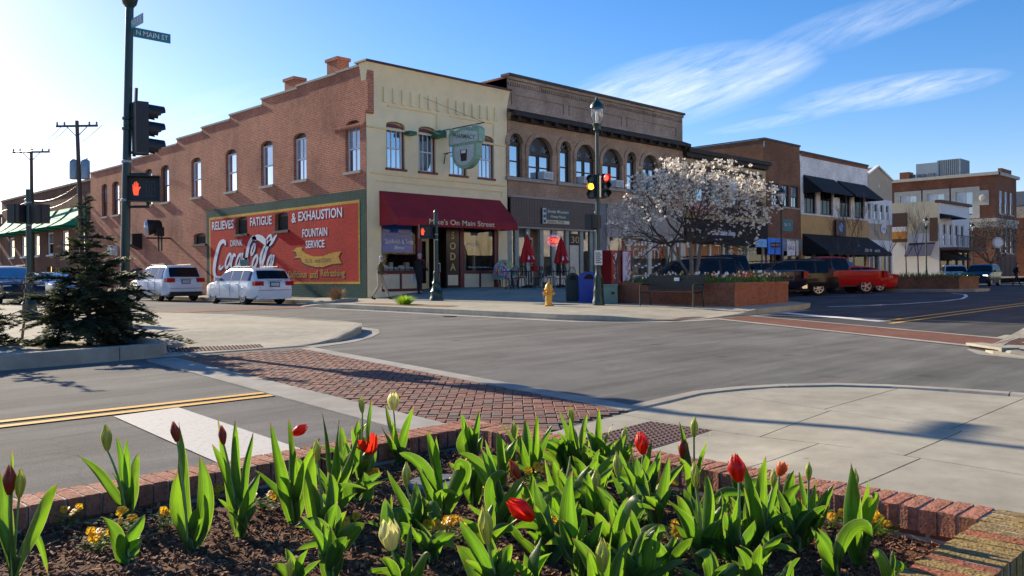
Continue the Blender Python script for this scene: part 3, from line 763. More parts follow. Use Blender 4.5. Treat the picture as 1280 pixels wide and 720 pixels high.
def petal_rows(base, ax, e1, e2, ang, h, r, half, tip, nu=5, n=8, pinch=.55):
    """one petal of a cup standing on base along ax; tip = outward (+) or inward (-) lean of the point"""
    rows = []
    for i in range(n + 1):
        t = i / n; rad = r * (math.sin(math.pi * min(1, .08 + t * .62)) ** .7) * (1 - pinch * max(0, t - .55) / .45) + tip * r * max(0, t - .35) ** 1.5
        hw = half * (math.sin(math.pi * min(.93, .12 + t * .86)) ** .55) * (1 if t < .97 else .3); row = []
        for j in range(nu):
            u = 2 * j / (nu - 1) - 1; a = ang + u * hw
            row.append(base + ax * (h * t - h * .05 * u * u * t) + (e1 * math.cos(a) + e2 * math.sin(a)) * rad * (1 - .06 * u * u))
        rows.append(row)
    return rows
def flower(parent, kind, c, h, ax, seed):
    rnd = random.Random(seed); ax = ax.normalized(); e1, e2 = frame_of(ax); base = c - ax * h * .5; a0 = rnd.uniform(0, 6)
    spec = {'red': ('petal_red', .34, -.10, .62), 'redbud': ('petal_darkred', .23, -.05, .80), 'bud': ('petal_green', .20, -.02, .85), 'cream': ('petal_cream', .40, .12, .42), 'pale': ('petal_cream', .38, .02, .5),
            'open': ('petal_red', .36, 1.1, .1), 'orange': ('petal_orange', .4, .5, .3), 'yellowbud': ('petal_green', .22, -.02, .8)}[kind]
    mat, rr, tip, pinch = spec; m = MB(); m.lathe([(h * .03, -h * .02), (h * .06, h * .02), (h * .03, h * .10), (h * .015, h * .3)], 6)
    q = Vector((0, 0, 1)).rotation_difference(ax).to_matrix().to_4x4(); m.xform(Matrix.Translation(base) @ q)
    f = m.build('flower', 'stamen', parent)
    for k in range(6):
        a = a0 + k * math.pi / 3; inner = k % 2
        if kind == 'open': rows = petal_rows(base, (ax + (e1 * math.cos(a) + e2 * math.sin(a)) * .3).normalized(), e1, e2, a, h * rnd.uniform(.75, 1.1), h * rr, .75, tip * rnd.uniform(.5, 1.2), pinch=.1)
        else: rows = petal_rows(base, ax, e1, e2, a, h * (1 - .04 * inner), h * rr * (1 - .10 * inner) * rnd.uniform(.95, 1.03), .78, tip, pinch=pinch)
        link('petal', strip_mesh('petal', rows, mat, 5), f)

TULIPS = [
 # base px,py | flowers (kind, px, py, height px, tilt deg) | leaf tips (px, py, width m[, control px, py]) | label
 (16, 728, [('redbud', 12, 599, 34, 0), ('bud', 25, 603, 34, 6)], [(15, 562, .055), (72, 604, .065, 40, 650), (0, 590, .06), (-30, 640, .07, 0, 640), (60, 720, .05, 45, 610)], 'tulip with a dark red and a green bud at the left edge of the bed'),
 (160, 708, [], [(128, 645, .06), (182, 643, .055), (150, 668, .05), (176, 668, .045)], 'short flowerless tulip low at the left, in front of pansies'),
 (160, 652, [('yellowbud', 133, 546, 30, -6)], [(97, 569, .06, 130, 600), (145, 545, .045), (159, 546, .04), (173, 566, .06), (140, 590, .06)], 'tulip with a tall yellow-green bud and one leaf reaching far left'),
 (236, 684, [('redbud', 219, 539, 24, -12)], [(224, 528, .07, 222, 600), (250, 570, .075, 270, 640), (222, 590, .07, 215, 650), (248, 610, .07, 255, 660)], 'tall tulip with tightly wrapped leaves and small red bud, left part'),
 (299, 664, [('redbud', 278, 543, 22, -8)], [(272, 523, .05, 290, 600), (294, 524, .05), (316, 541, .055, 300, 600), (265, 555, .055), (325, 590, .06)], 'tulip with a brownish red bud, right of the tall wrapped one'),
 (300, 668, [], [(285, 640, .05), (311, 610, .05), (290, 618, .05)], 'small flowerless shoot at the foot of the brownish red bud'),
 (368, 652, [('red', 375, 537, 20, 60)], [(338, 527, .065, 350, 600), (361, 523, .05), (400, 548, .06, 370, 600), (318, 588, .06, 345, 610), (345, 590, .07)], 'tulip with a red flower nodding sideways before the brick wall'),
 (405, 668, [('bud', 396, 562, 26, 0)], [(392, 566, .07, 380, 620), (412, 590, .07, 425, 630), (385, 600, .06), (430, 630, .05)], 'broad leaved tulip left of the open red flower'),
 (414, 640, [], [(402, 511, .055, 412, 590), (424, 525, .06, 412, 590), (448, 543, .06, 430, 590), (382, 570, .06)], 'flowerless tulip with one very tall pointed leaf'),
 (443, 634, [], [(455, 590, .07, 465, 620), (428, 592, .07), (447, 596, .07), (420, 610, .06)], 'dark broad leaved clump below the open red flower'),
 (452, 606, [('bud', 452, 505, 20, -4), ('open', 461, 556, 22, -30)], [(464, 498, .04, 458, 550), (440, 532, .06, 448, 570), (470, 560, .05, 462, 580), (436, 560, .05)], 'tulip with a wide open bright red flower'),
 (497, 578, [('pale', 492, 501, 20, 2)], [(481, 505, .045, 490, 545), (517, 508, .05, 503, 545), (477, 533, .06, 485, 555), (512, 560, .05)], 'tulip with a pale yellow flower standing before the brick crossing'),
 (552, 640, [], [(499, 566, .075, 530, 575), (535, 538, .05), (568, 588, .09, 590, 560), (545, 545, .045), (557, 600, .04)], 'tulip with large drooping grey-green leaves beside the grey lid'),
 (522, 682, [('bud', 508, 592, 28, 0)], [(484, 588, .06, 510, 640), (520, 602, .06), (490, 618, .075, 480, 660), (540, 650, .07, 548, 620), (528, 620, .06), (470, 646, .06)], 'tulip with a green bud standing over the big cream flower'),
 (503, 745, [('cream', 487, 668, 34, -8)], [(514, 655, .05, 505, 700), (480, 695, .06), (535, 690, .06, 520, 700), (460, 716, .06, 480, 712), (495, 690, .05)], 'cream yellow tulip in full bloom at the bottom edge'),
 (370, 738, [('bud', 363, 707, 22, 0)], [(386, 684, .04), (340, 704, .05), (377, 705, .05), (400, 700, .04)], 'leafy shoot cut by the bottom edge, left of the middle'),
 (413, 706, [], [(428, 676, .02, 416, 690), (404, 686, .022), (410, 690, .02)], 'tiny grass-like tulip sprout in open mulch'),
 (590, 580, [], [(577, 517, .05), (599, 513, .045, 595, 545), (585, 530, .07, 570, 560), (604, 545, .06), (592, 545, .06)], 'leafy tulip directly before the corner of the brick wall'),
 (632, 672, [('redbud', 643, 586, 26, -24)], [(572, 567, .075, 600, 570), (606, 550, .05), (634, 590, .08, 600, 600), (600, 560, .05), (655, 600, .05)], 'tulip with a dull red bud leaning left in the middle of the bed'),
 (690, 700, [('red', 650, 637, 36, -52)], [(637, 660, .055, 660, 690), (690, 622, .06), (668, 600, .06, 680, 650), (672, 690, .06), (705, 650, .06)], 'tulip with a big bright red flower hanging to the left'),
 (622, 745, [('yellowbud', 607, 655, 44, -5)], [(574, 650, .055, 600, 690), (640, 680, .05, 632, 700), (582, 700, .06), (650, 700, .05)], 'tulip with a long yellow bud at the bottom edge, left of the big red flower'),
 (668, 606, [('bud', 642, 536, 20, -4)], [(672, 517, .045, 668, 560), (657, 523, .08, 655, 570), (690, 530, .05, 675, 560), (625, 527, .035, 660, 570), (648, 540, .05, 655, 580)], 'tulip with one very broad upright leaf left of the signal pole line'),
 (722, 596, [('bud', 714, 518, 20, -8)], [(699, 512, .05, 720, 560), (734, 515, .05, 725, 555), (690, 546, .075, 700, 560), (742, 548, .05)], 'tulip with a pointed green bud between two spread leaves'),
 (756, 606, [('bud', 781, 544, 22, 6)], [(749, 510, .05), (732, 530, .06, 745, 560), (770, 550, .06), (739, 540, .05), (766, 530, .045)], 'cluster of tall leaves with a green bud right of the pointed bud'),
 (800, 642, [('red', 802, 553, 26, -8)], [(786, 550, .05, 795, 600), (815, 548, .05, 806, 600), (826, 562, .06, 815, 600), (774, 562, .06, 785, 600)], 'tulip with an upright red flower right of the middle'),
 (822, 668, [('bud', 772, 580, 28, -3)], [(795, 570, .07, 805, 620), (836, 570, .06, 830, 620), (806, 620, .06), (840, 610, .05)], 'tulip with broad leaves and thick stem beneath the upright red flower'),
 (868, 626, [('bud', 868, 533, 24, 2), ('redbud', 854, 560, 26, 0)], [(849, 527, .035, 862, 570), (889, 537, .04, 875, 570), (860, 553, .055), (882, 555, .05), (848, 572, .06)], 'tulip with a tall green bud over a narrow red one'),
 (728, 724, [], [(716, 587, .095, 705, 660), (733, 645, .06), (700, 650, .07), (745, 660, .06)], 'flowerless tulip with one giant broad leaf in the middle foreground'),
 (746, 670, [('yellowbud', 744, 602, 30, 6)], [(735, 590, .05), (760, 600, .06, 755, 640), (728, 600, .05), (770, 630, .06)], 'tulip with a slim yellowish bud behind the giant leaf'),
 (764, 700, [], [(786, 624, .07, 770, 650), (803, 632, .08, 800, 600), (745, 640, .06), (780, 660, .06)], 'flowerless tulip whose grey leaf folds over to the right'),
 (756, 752, [('yellowbud', 753, 693, 40, 0)], [(715, 672, .06, 740, 700), (790, 676, .07, 775, 700), (766, 660, .05), (735, 690, .06)], 'tulip with a fat yellow bud at the bottom edge, middle'),
 (836, 728, [], [(816, 684, .06), (866, 672, .055, 845, 690), (845, 670, .04), (826, 700, .06)], 'short leafy tulip at the bottom edge right of the fat yellow bud'),
 (880, 706, [('bud', 869, 592, 30, -3)], [(846, 618, .06, 870, 660), (882, 590, .06, 890, 640), (902, 632, .06, 890, 660), (836, 625, .055, 865, 660), (912, 650, .05)], 'tulip with a cream striped bud left of the large red one'),
 (925, 708, [('red', 921, 584, 32, -8)], [(926, 612, .07, 912, 670), (906, 640, .06), (943, 650, .07, 938, 680), (905, 660, .06)], 'tulip with a large upright red flower and tall stem at the right'),
 (952, 694, [('bud', 967, 597, 22, 4)], [(932, 582, .06, 940, 640), (957, 570, .05), (972, 600, .06, 965, 640), (930, 610, .06), (985, 640, .05)], 'tulip with overlapping tall leaves right of the large red flower'),
 (973, 660, [('orange', 977, 586, 16, 20)], [(962, 590, .05), (985, 610, .05), (950, 615, .055)], 'tulip with a small ragged orange flower near the wall'),
 (1010, 684, [('bud', 1011, 588, 22, 0)], [(999, 590, .05), (1021, 600, .05), (1035, 612, .055, 1020, 640), (995, 620, .06), (1042, 605, .05, 1020, 650)], 'tulip with a slender bud left of the tallest right leaf'),
 (1076, 704, [('bud', 1069, 598, 24, 0)], [(1064, 577, .075, 1058, 650), (1087, 597, .04), (1092, 622, .06, 1098, 610), (1056, 620, .05)], 'tulip with one tall broad leaf and a bud at the far right'),
 (1046, 724, [], [(1092, 672, .085, 1070, 630), (1014, 658, .06, 1035, 680), (1030, 690, .06), (1022, 660, .05)], 'drooping tulip leaves below the tall right leaf'),
 (1120, 748, [], [(1090, 694, .055, 1105, 680), (1128, 716, .05, 1122, 690)], 'single tulip leaf curling over mulch at the lower right'),
 (1020, 676, [], [(1020, 612, .05), (1005, 625, .06), (1038, 628, .05), (1012, 640, .06)], 'low leafy tulip in the right part beside yellow pansies'),
 (890, 748, [], [(868, 692, .07, 905, 680), (940, 712, .06, 915, 690), (905, 705, .05)], 'pale curled tulip leaf at the bottom edge, right of the middle'),
 (980, 752, [], [(1000, 697, .05, 985, 715), (958, 720, .05), (975, 715, .05)], 'green tulip tips poking in at the bottom edge on the right'),
 (700, 640, [], [(690, 575, .05), (712, 570, .05), (680, 600, .06), (720, 610, .05)], 'flowerless tulip in the crowd behind the giant leaf'),
 (780, 606, [], [(770, 556, .05), (792, 553, .045), (780, 575, .05)], 'slim leafy tulip in the back row by the brick wall'),
 (640, 596, [], [(622, 545, .05), (648, 530, .05), (632, 555, .06), (655, 560, .05)], 'leafy tulip in the back row behind the dull red bud'),
 (938, 742, [], [(950, 680, .06), (925, 690, .06), (965, 690, .05), (915, 700, .05)], 'leafy tulip base below the large upright red flower'),
 (660, 745, [], [(655, 690, .06), (690, 690, .06, 670, 710), (640, 700, .05), (676, 672, .05)], 'leafy tulip clump at the bottom edge below the hanging red flower'),
]
_r = random.Random(71)
for _k in range(50):
    _x, _y = (_r.uniform(575, 1010), _r.uniform(596, 742)) if _k < 40 else (_r.uniform(330, 580), _r.uniform(590, 735))
    TULIPS.append((_x, _y, [], [(_x + _r.gauss(0, 22), _y - _r.uniform(38, 82), _r.uniform(.045, .075)) for _ in range(_r.randint(3, 4))] + [(_x + _r.choice((-1, 1)) * _r.uniform(25, 48), _y - _r.uniform(25, 50), .06, _x + _r.uniform(-12, 12), _y - 60)], 'flowerless leafy tulip in the crowded right half of the bed' if _k < 40 else 'flowerless leafy tulip left of the bed middle'))
def build_tulips():
    rnd = random.Random(12)
    for ti, (bx, by, fl, lv, label) in enumerate(TULIPS):
        d, lat = soil_pt(bx, by); x, y = (d + lat) * _s5, (d - lat) * _s5
        if label.startswith('flowerless leafy tulip') and (x > 3.12 or y > 3.48 or y < .98): continue
        x, y = min(x, 3.14), min(y, 3.52)
        O = Vector((x, y, bed_z(x, y) - .01)); t = thing('tulip', label, 'tulip', O, 0, 'tulips in the front flower bed')
        for fi, (kind, fx, fy, fh, tilt) in enumerate(fl):
            df = d + rnd.uniform(-.03, .03); c = vp(fx, fy, df) - O; h = fh * d / FPX * 1.12
            ax = (UP * math.cos(R(tilt)) + RIGHT * math.sin(R(tilt)) + AWAY * rnd.uniform(-.12, .12)).normalized()
            flower(t, kind, c, h, ax, ti * 7 + fi); q = c - ax * h * .5; m = MB(); pts = []
            mid = Vector((q.x * .35, q.y * .35, q.z * .62)) if abs(tilt) < 25 else Vector((q.x * .3, q.y * .3, q.z * .75)) - ax * .03
            for k in range(9):
                s = k / 8; pts.append(mid * (2 * s * (1 - s)) + q * s * s)
            m.tube(pts, [.0055 - .0018 * k / 8 for k in range(9)], 7).build('stem', 'stem_green', t, 60)
        if not fl:
            m = MB(); m.tube([(0, 0, 0), (.002, 0, .04), (.003, .002, .09)], [.006, .005, .003], 7).build('stem', 'stem_green', t, 60)
        lv = list(lv) + [(bx + rnd.gauss(0, 20), by - rnd.uniform(30, 62), rnd.uniform(.03, .05)) for _ in range(2)]
        for li, L in enumerate(lv):
            dep = rnd.uniform(-.07, .07); tip = vp(L[0], L[1], d + dep) - O; W = L[2] * rnd.uniform(.72, .98)
            b0 = Vector((rnd.uniform(-.008, .008), rnd.uniform(-.008, .008), rnd.uniform(.0, .05) if li > 1 else 0))
            if len(L) > 3: c = vp(L[3], L[4], d + dep * .6) - O
            else: c = Vector((tip.x * .18, tip.y * .18, tip.z * .62)) + RIGHT * rnd.uniform(-.025, .025)
            rows = leaf_rows(b0, c, tip, W, rnd.uniform(-.9, .9), rnd.uniform(.25, .95), rnd.uniform(-1.6, 1.6), seed=ti * 31 + li)
            link('leaf', strip_mesh('leaf', rows, 'tulip_leaf', 7), t)
build_tulips()

leafmat('pansy_leaf', (.12, .22, .04), (.24, .40, .04), .4)
leafmat('pansy_yellow', (.85, .48, .02), (.95, .55, .02), .5); plain('pansy_heart', (.42, .12, .01), .6)
PANSY = [(86, 660, 4, 'beside the short tulip at the left'), (150, 672, 3, 'between two tulips at the left'), (208, 660, 2, 'with few blooms in front of the left wall'), (271, 622, 3, 'left of the brownish red tulip bud'), (462, 604, 4, 'under the open red tulip'), (546, 690, 3, 'near the big cream tulip'), (566, 682, 6, 'right of the cream tulip'),
         (588, 592, 4, 'before the wall corner'), (660, 592, 5, 'behind the dull red tulip bud'), (672, 612, 4, 'just behind the nodding bud crowd'), (654, 634, 3, 'above the hanging red tulip'), (700, 662, 3, 'right of the hanging red tulip'), (834, 624, 3, 'beneath the narrow red bud'), (846, 690, 3, 'below the broad leaves right of the middle'),
         (990, 650, 4, 'below the ragged orange tulip'), (1100, 664, 5, 'at the far right beside the wall'), (600, 620, 2, 'in the gap behind the grey lid'), (690, 585, 3, 'in the back row'), (745, 600, 2, 'under tall leaves in the back row'), (120, 690, 4, 'low at the left, left of the short tulip'), (434, 668, 3, 'in open mulch left of the cream tulip'), (770, 690, 4, 'below the folded grey leaf'), (910, 668, 4, 'left of the large upright red tulip'), (1040, 660, 4, 'left of the tallest right leaf'), (330, 640, 2, 'left of the nodding red tulip')]
def build_pansies():
    rnd = random.Random(5)
    for px, py, n, where in PANSY:
        d, lat = soil_pt(px, py); x, y = (d + lat) * _s5, (d - lat) * _s5
        t = thing('pansy', 'low pansy with yellow flowers ' + where, 'pansy', (x, y, bed_z(x, y)), 0, 'yellow pansies in the front flower bed')
        b = MB()
        for k in range(60):
            a, r, z = rnd.uniform(0, 6.28), rnd.uniform(0, .075), rnd.uniform(.01, .06); c = Vector((r * math.cos(a), r * math.sin(a), z)); dr = Vector((math.cos(a), math.sin(a), rnd.uniform(-.3, .5))).normalized() * rnd.uniform(.012, .022); s = dr.cross(UP).normalized() * rnd.uniform(.005, .009)
            b.add([c, c + dr * .5 + s, c + dr, c + dr * .5 - s], [(0, 1, 2, 3)])
            if k % 3 == 0: b.tube([(0, 0, 0), c], .0012, 4)
        b.build('foliage', 'pansy_leaf', t)
        for k in range(n + 1):
            b = MB(); a, r = rnd.uniform(0, 6.28), rnd.uniform(.01, .055); q = (-AWAY * rnd.uniform(.2, 1) + UP * rnd.uniform(.3, 1) + RIGHT * rnd.uniform(-.6, .6)).normalized(); e1, e2 = frame_of(q); R0 = rnd.uniform(.013, .018)
            c = Vector((r * math.cos(a), r * math.sin(a), rnd.uniform(.055, .085)))
            for p in range(5):
                aa = p * 1.257 + .3; cc = c + (e1 * math.cos(aa) + e2 * math.sin(aa)) * R0 * .62 + q * .001 * p
                b.add([cc] + [cc + (e1 * math.cos(j * 1.047) + e2 * math.sin(j * 1.047)) * R0 * .68 - q * .0025 for j in range(6)], [(0, j + 1, (j + 1) % 6 + 1) for j in range(6)])
            cc = c + q * .006; b.add([cc] + [cc + (e1 * math.cos(j * 1.257) + e2 * math.sin(j * 1.257)) * R0 * .25 for j in range(5)], [(0, j + 1, (j + 1) % 5 + 1) for j in range(5)], 1)
            b.build('flower', ['pansy_yellow', 'pansy_heart'], t)
build_pansies()

plain('lid_grey', (.10, .105, .115), .55, .3, 25, bump=.3, bscale=80)
def valve_lid():
    d, lat = soil_pt(552, 612); x, y = (d + lat) * _s5, (d - lat) * _s5
    t = thing('valve_lid', 'flat dark grey round lid lying in the mulch between the tulips', 'lid', (x, y, SOIL - .005))
    MB().lathe([(.15, 0), (.152, .03), (.145, .042), (.12, .044)], 28).build('cover', 'lid_grey', t, 40)
    b = MB(); b.box(-.06, .06, -.012, .012, .044, .052); b.build('grip', 'lid_grey', t)
valve_lid()

# ------------------------------------------------------------------ buildings
brickmat('side_brick', (.50, .155, .085), (.35, .105, .06), (.51, .37, .28), .215, .078, .009, .55, wash=(.52, .26, .14))
brickmat('tan_brick', (.50, .335, .215), (.42, .275, .175), (.40, .31, .23), .215, .075, .008, .45, soot=(.06, .045, .04))
brickmat('grey_brick', (.46, .36, .275), (.39, .30, .23), (.38, .31, .25), .215, .075, .008, .62, soot=(.05, .042, .04))
brickmat('umber_brick', (.27, .135, .075), (.21, .10, .058), (.22, .14, .095), .215, .075, .006, .35)
brickmat('white_brick', (.88, .86, .83), (.82, .80, .77), (.72, .70, .68), .215, .075, .006, .22, soot=(.35, .28, .24), wash=(.8, .8, .8))
brickmat('far_red_brick', (.27, .105, .06), (.22, .085, .05), (.26, .15, .10), .215, .075, .006, .25)
brickmat('left_brick', (.20, .085, .06), (.16, .068, .05), (.22, .15, .12), .215, .075, .006, .35)
brickmat('mural_red', (.56, .030, .022), (.50, .024, .018), (.42, .05, .04), .215, .078, .009, .22, soot=(.20, .03, .025), wash=(.46, .12, .09), bump=.8)
brickmat('mural_green', (.022, .085, .070), (.016, .068, .058), (.05, .11, .095), .215, .078, .008, .25, soot=(.02, .04, .04), wash=(.12, .17, .15), bump=.7)
brickmat('mural_yellow', (.72, .42, .075), (.66, .38, .065), (.55, .33, .07), .215, .078, .008, .12, wash=(.72, .45, .12))
plain('mural_white', (.74, .72, .76), .8, .12, 18, big=.1); plain('mural_shadow', (.035, .035, .06), .85)
plain('cream_paint', (.93, .77, .46), .75, .05, 2.2, bump=.15, bscale=14, big=.10)
plain('cream_trim', (.86, .67, .34), .75, .08, 5); plain('pale_panel', (.75, .63, .42), .6, .05, 5)
paint('maroon', (.135, .020, .022), .45); paint('maroon_dark', (.055, .010, .012), .5)
plain('awning_red', (.28, .012, .021), .8, .22, 1.1, bump=.15, bscale=7); plain('awning_black', (.012, .012, .014), .85, .2, 2); plain('awning_green', (.02, .30, .20), .8, .15, 2); plain('awning_blue', (.018, .025, .07), .8, .15, 2)
plain('dark_iron', (.02, .019, .019), .55, .2, 20, metal=.3); plain('cornice_dark', (.030, .024, .021), .75, .4, 4, big=.3); plain('coping_dark', (.06, .055, .05), .7, .3, 5)
plain('sash_white', (.66, .66, .66), .5, .06, 9); plain('sash_dark', (.028, .018, .015), .5, .2, 9); plain('stone_sill', (.36, .33, .28), .85, .25, 12); plain('roof_felt', (.09, .09, .09), .95, .2, 3)
glassmat('sky_glass', (.03, .06, .12), .42, .015, .02); glassmat('dark_glass', (.010, .011, .013), .06); glassmat('blue_glass', (.02, .05, .12), .55, .01, .03); glassmat('curtain_glass', (.34, .37, .46), .16, .02, 0., .5)
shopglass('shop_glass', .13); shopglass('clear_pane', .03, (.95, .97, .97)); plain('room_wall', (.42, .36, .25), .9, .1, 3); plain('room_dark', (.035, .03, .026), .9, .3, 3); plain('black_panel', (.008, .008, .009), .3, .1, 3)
plain('gold_letter', (.62, .44, .17), .5); plain('white_letter', (.78, .78, .78), .6); plain('black_letter', (.02, .02, .02), .6); plain('banner_blue', (.006, .10, .50), .6, .15, 1.5)
plain('tile_purple', (.060, .042, .043), .45, .2, 2.5); plain('column_green', (.33, .37, .30), .7, .1, 5); plain('column_cream', (.66, .61, .46), .7, .08, 5)
plain('sign_slate', (.065, .085, .10), .6, .15, 10); plain('letter_cream', (.72, .68, .42), .6); plain('ochre_paint', (.55, .33, .12), .8, .08, 2, big=.1); plain('tan_trim', (.45, .33, .155), .75, .12, 4)
plain('dark_wood', (.045, .028, .022), .7, .3, 6); plain('tan_stucco', (.46, .37, .26), .85, .08, 3, big=.1); plain('white_paint', (.72, .72, .71), .7, .05, 4, big=.08); plain('cream_stucco', (.62, .55, .38), .85, .06, 2, big=.12)
plain('limestone', (.50, .46, .38), .85, .12, 4); plain('brown_board', (.09, .045, .03), .7, .2, 4); plain('steel_grey', (.33, .38, .40), .5, .1, 4, metal=.3); plain('hvac_dark', (.17, .19, .20), .6, .15, 4)

YF, XS = 29.23, 20.67
def PY(c): return lambda u, z, d=0.: (u, c + d, z)
def PXp(c): return lambda u, z, d=0.: (c + d, u, z)
def pbox(b, P, u0, u1, z0, z1, d0, d1, mi=0):
    vs = [P(u, z, d) for d in (d0, d1) for u, z in ((u0, z0), (u1, z0), (u1, z1), (u0, z1))]
    b.add(vs, [(0, 1, 2, 3), (7, 6, 5, 4), (0, 4, 5, 1), (1, 5, 6, 2), (2, 6, 7, 3), (3, 7, 4, 0)], mi)
def archp(a, b, z, rise, n=10): return [(a + (b - a) * (1 - math.cos(math.pi * k / n)) / 2, z + rise * math.sin(math.pi * k / n)) for k in range(n + 1)]
def wall(b, P, u0, u1, z0, z1, holes=(), depth=.22, mi=0, mj=None):
    """a wall face with openings (a, b, z0, z1, arch rise) and their reveals"""
    mj = mi if mj is None else mj
    us = sorted({u0, u1, *[h[0] for h in holes], *[h[1] for h in holes]}); zs = sorted({z0, z1, *[h[2] for h in holes], *[h[3] for h in holes]})
    us = [u for u in us if u0 <= u <= u1]; zs = [z for z in zs if z0 <= z <= z1]
    for i in range(len(us) - 1):
        for j in range(len(zs) - 1):
            cu, cz = (us[i] + us[i + 1]) / 2, (zs[j] + zs[j + 1]) / 2
            if any(h[0] < cu < h[1] and h[2] < cz < h[3] for h in holes): continue
            b.quad(P(us[i], zs[j]), P(us[i + 1], zs[j]), P(us[i + 1], zs[j + 1]), P(us[i], zs[j + 1]), mi)
    for h in holes:
        a, c, y0, y1 = h[:4]; rise = h[4] if len(h) > 4 else 0
        b.quad(P(a, y0), P(a, y1 - rise), P(a, y1 - rise, depth), P(a, y0, depth), mj); b.quad(P(c, y0), P(c, y1 - rise), P(c, y1 - rise, depth), P(c, y0, depth), mj); b.quad(P(a, y0), P(c, y0), P(c, y0, depth), P(a, y0, depth), mj)
        if rise:
            A = archp(a, c, y1 - rise, rise); k = len(A) // 2
            b.add([P(*q) for q in A[:k + 1]] + [P(a, y1)], [tuple(range(k + 2))], mi); b.add([P(*q) for q in A[k:]] + [P(c, y1)], [tuple(range(len(A) - k + 1))], mi)
            for p, q in zip(A, A[1:]): b.quad(P(*p), P(*q), P(*q, depth), P(*p, depth), mj)
        else: b.quad(P(a, y1), P(c, y1), P(c, y1, depth), P(a, y1, depth), mj)
def window(parent, P, a, c, z0, z1, rise=0., d=.14, frame='sash_white', glass='sky_glass', fw=.07, mull=0, rail=True, sill=None, head=None, name='window', low='sky_glass', outer=None):
    """sash window set back in an opening: frame, panes, sill"""
    if a > c: a, c = c, a
    b = MB(); zs = z1 - rise; mats = [frame, head or frame, outer or frame]
    if outer:                                            # brickmould in a second colour
        for u0, u1, y0, y1 in ((a, a + .09, z0, z1), (c - .09, c, z0, z1)): pbox(b, P, u0, u1, y0, y1 - rise, d - .06, d + .02, 2)
        pbox(b, P, a + .09, c - .09, zs - .09, zs, d - .06, d + .02, 2); a, c = a + .09, c - .09; zs -= .09; z1 -= .09
    pbox(b, P, a, a + fw, z0, zs, d - .03, d + .04); pbox(b, P, c - fw, c, z0, zs, d - .03, d + .04); pbox(b, P, a + fw, c - fw, z0, z0 + fw, d - .03, d + .04); pbox(b, P, a + fw, c - fw, zs - fw, zs, d - .03, d + .04)
    zm = (z0 + zs) / 2
    if rail: pbox(b, P, a + fw, c - fw, zm - .03, zm + .03, d - .04, d + .03)
    for k in range(mull):
        u = a + (c - a) * (k + 1) / (mull + 1); pbox(b, P, u - .022, u + .022, z0 + fw, (zm - .03) if rail else zs - fw, d - .015, d + .02); 
        if rail: pbox(b, P, u - .02, u + .02, zm + .03, zs - fw, d - .02, d + .02)
    if rise:
        A = archp(a + .003, c - .003, zs + .001, rise - .003); n = len(A)
        b.add([P(*q, d - .02) for q in A], [tuple(range(n))], 1)
    w = b.build(name, mats, parent)
    for y0, y1, g in (((z0 + fw, zm - .03, low), (zm + .03, zs - fw, glass)) if rail else ((z0 + fw, zs - fw, glass),)):
        m = MB(); m.quad(P(a + fw, y0, d + .01), P(c - fw, y0, d + .01), P(c - fw, y1, d + .01), P(a + fw, y1, d + .01)); m.build('pane', g, w)
    if sill: m = MB(); pbox(m, P, a - .10, c + .10, z0 - .12, z0 - .002, -.09, d); m.build('sill', sill, w)
    return w
def awning(parent, P, a, c, zt, zf, proj, mat, val=.28, scallop=0, name='awning', ribs=0):
    b = MB(); z2 = zf + val
    b.quad(P(a, zt, -.01), P(c, zt, -.01), P(c, z2, -proj), P(a, z2, -proj)); b.quad(P(a, zt - .02, -.01), P(c, zt - .02, -.01), P(c, z2 - .02, -proj + .02), P(a, z2 - .02, -proj + .02))
    for u in (a, c): b.add([P(u, zt, -.01), P(u, z2, -proj), P(u, zf, -proj), P(u, zf, -.01)], [(0, 1, 2, 3)])
    n = scallop or 1; e = .05 if scallop else 0
    for k in range(n):
        u0, u1 = a + (c - a) * k / n, a + (c - a) * (k + 1) / n; um = (u0 + u1) / 2
        b.add([P(u0, z2, -proj), P(u1, z2, -proj), P(u1, zf, -proj), P(um, zf - e, -proj), P(u0, zf, -proj)], [(0, 1, 2, 3, 4)])
    w = b.build(name, mat, parent); m = MB()
    for u in [a + .04, c - .04] + [a + (c - a) * (k + 1) / (ribs + 1) for k in range(ribs)]: m.bar(P(u, zt - .05, -.02), P(u, z2 - .05, -proj + .05), .03, .03); m.bar(P(u, zf + .05, -.02), P(u, zf + .05, -proj + .05), .03, .03)
    m.build('awning_frame', 'dark_iron', w); return w

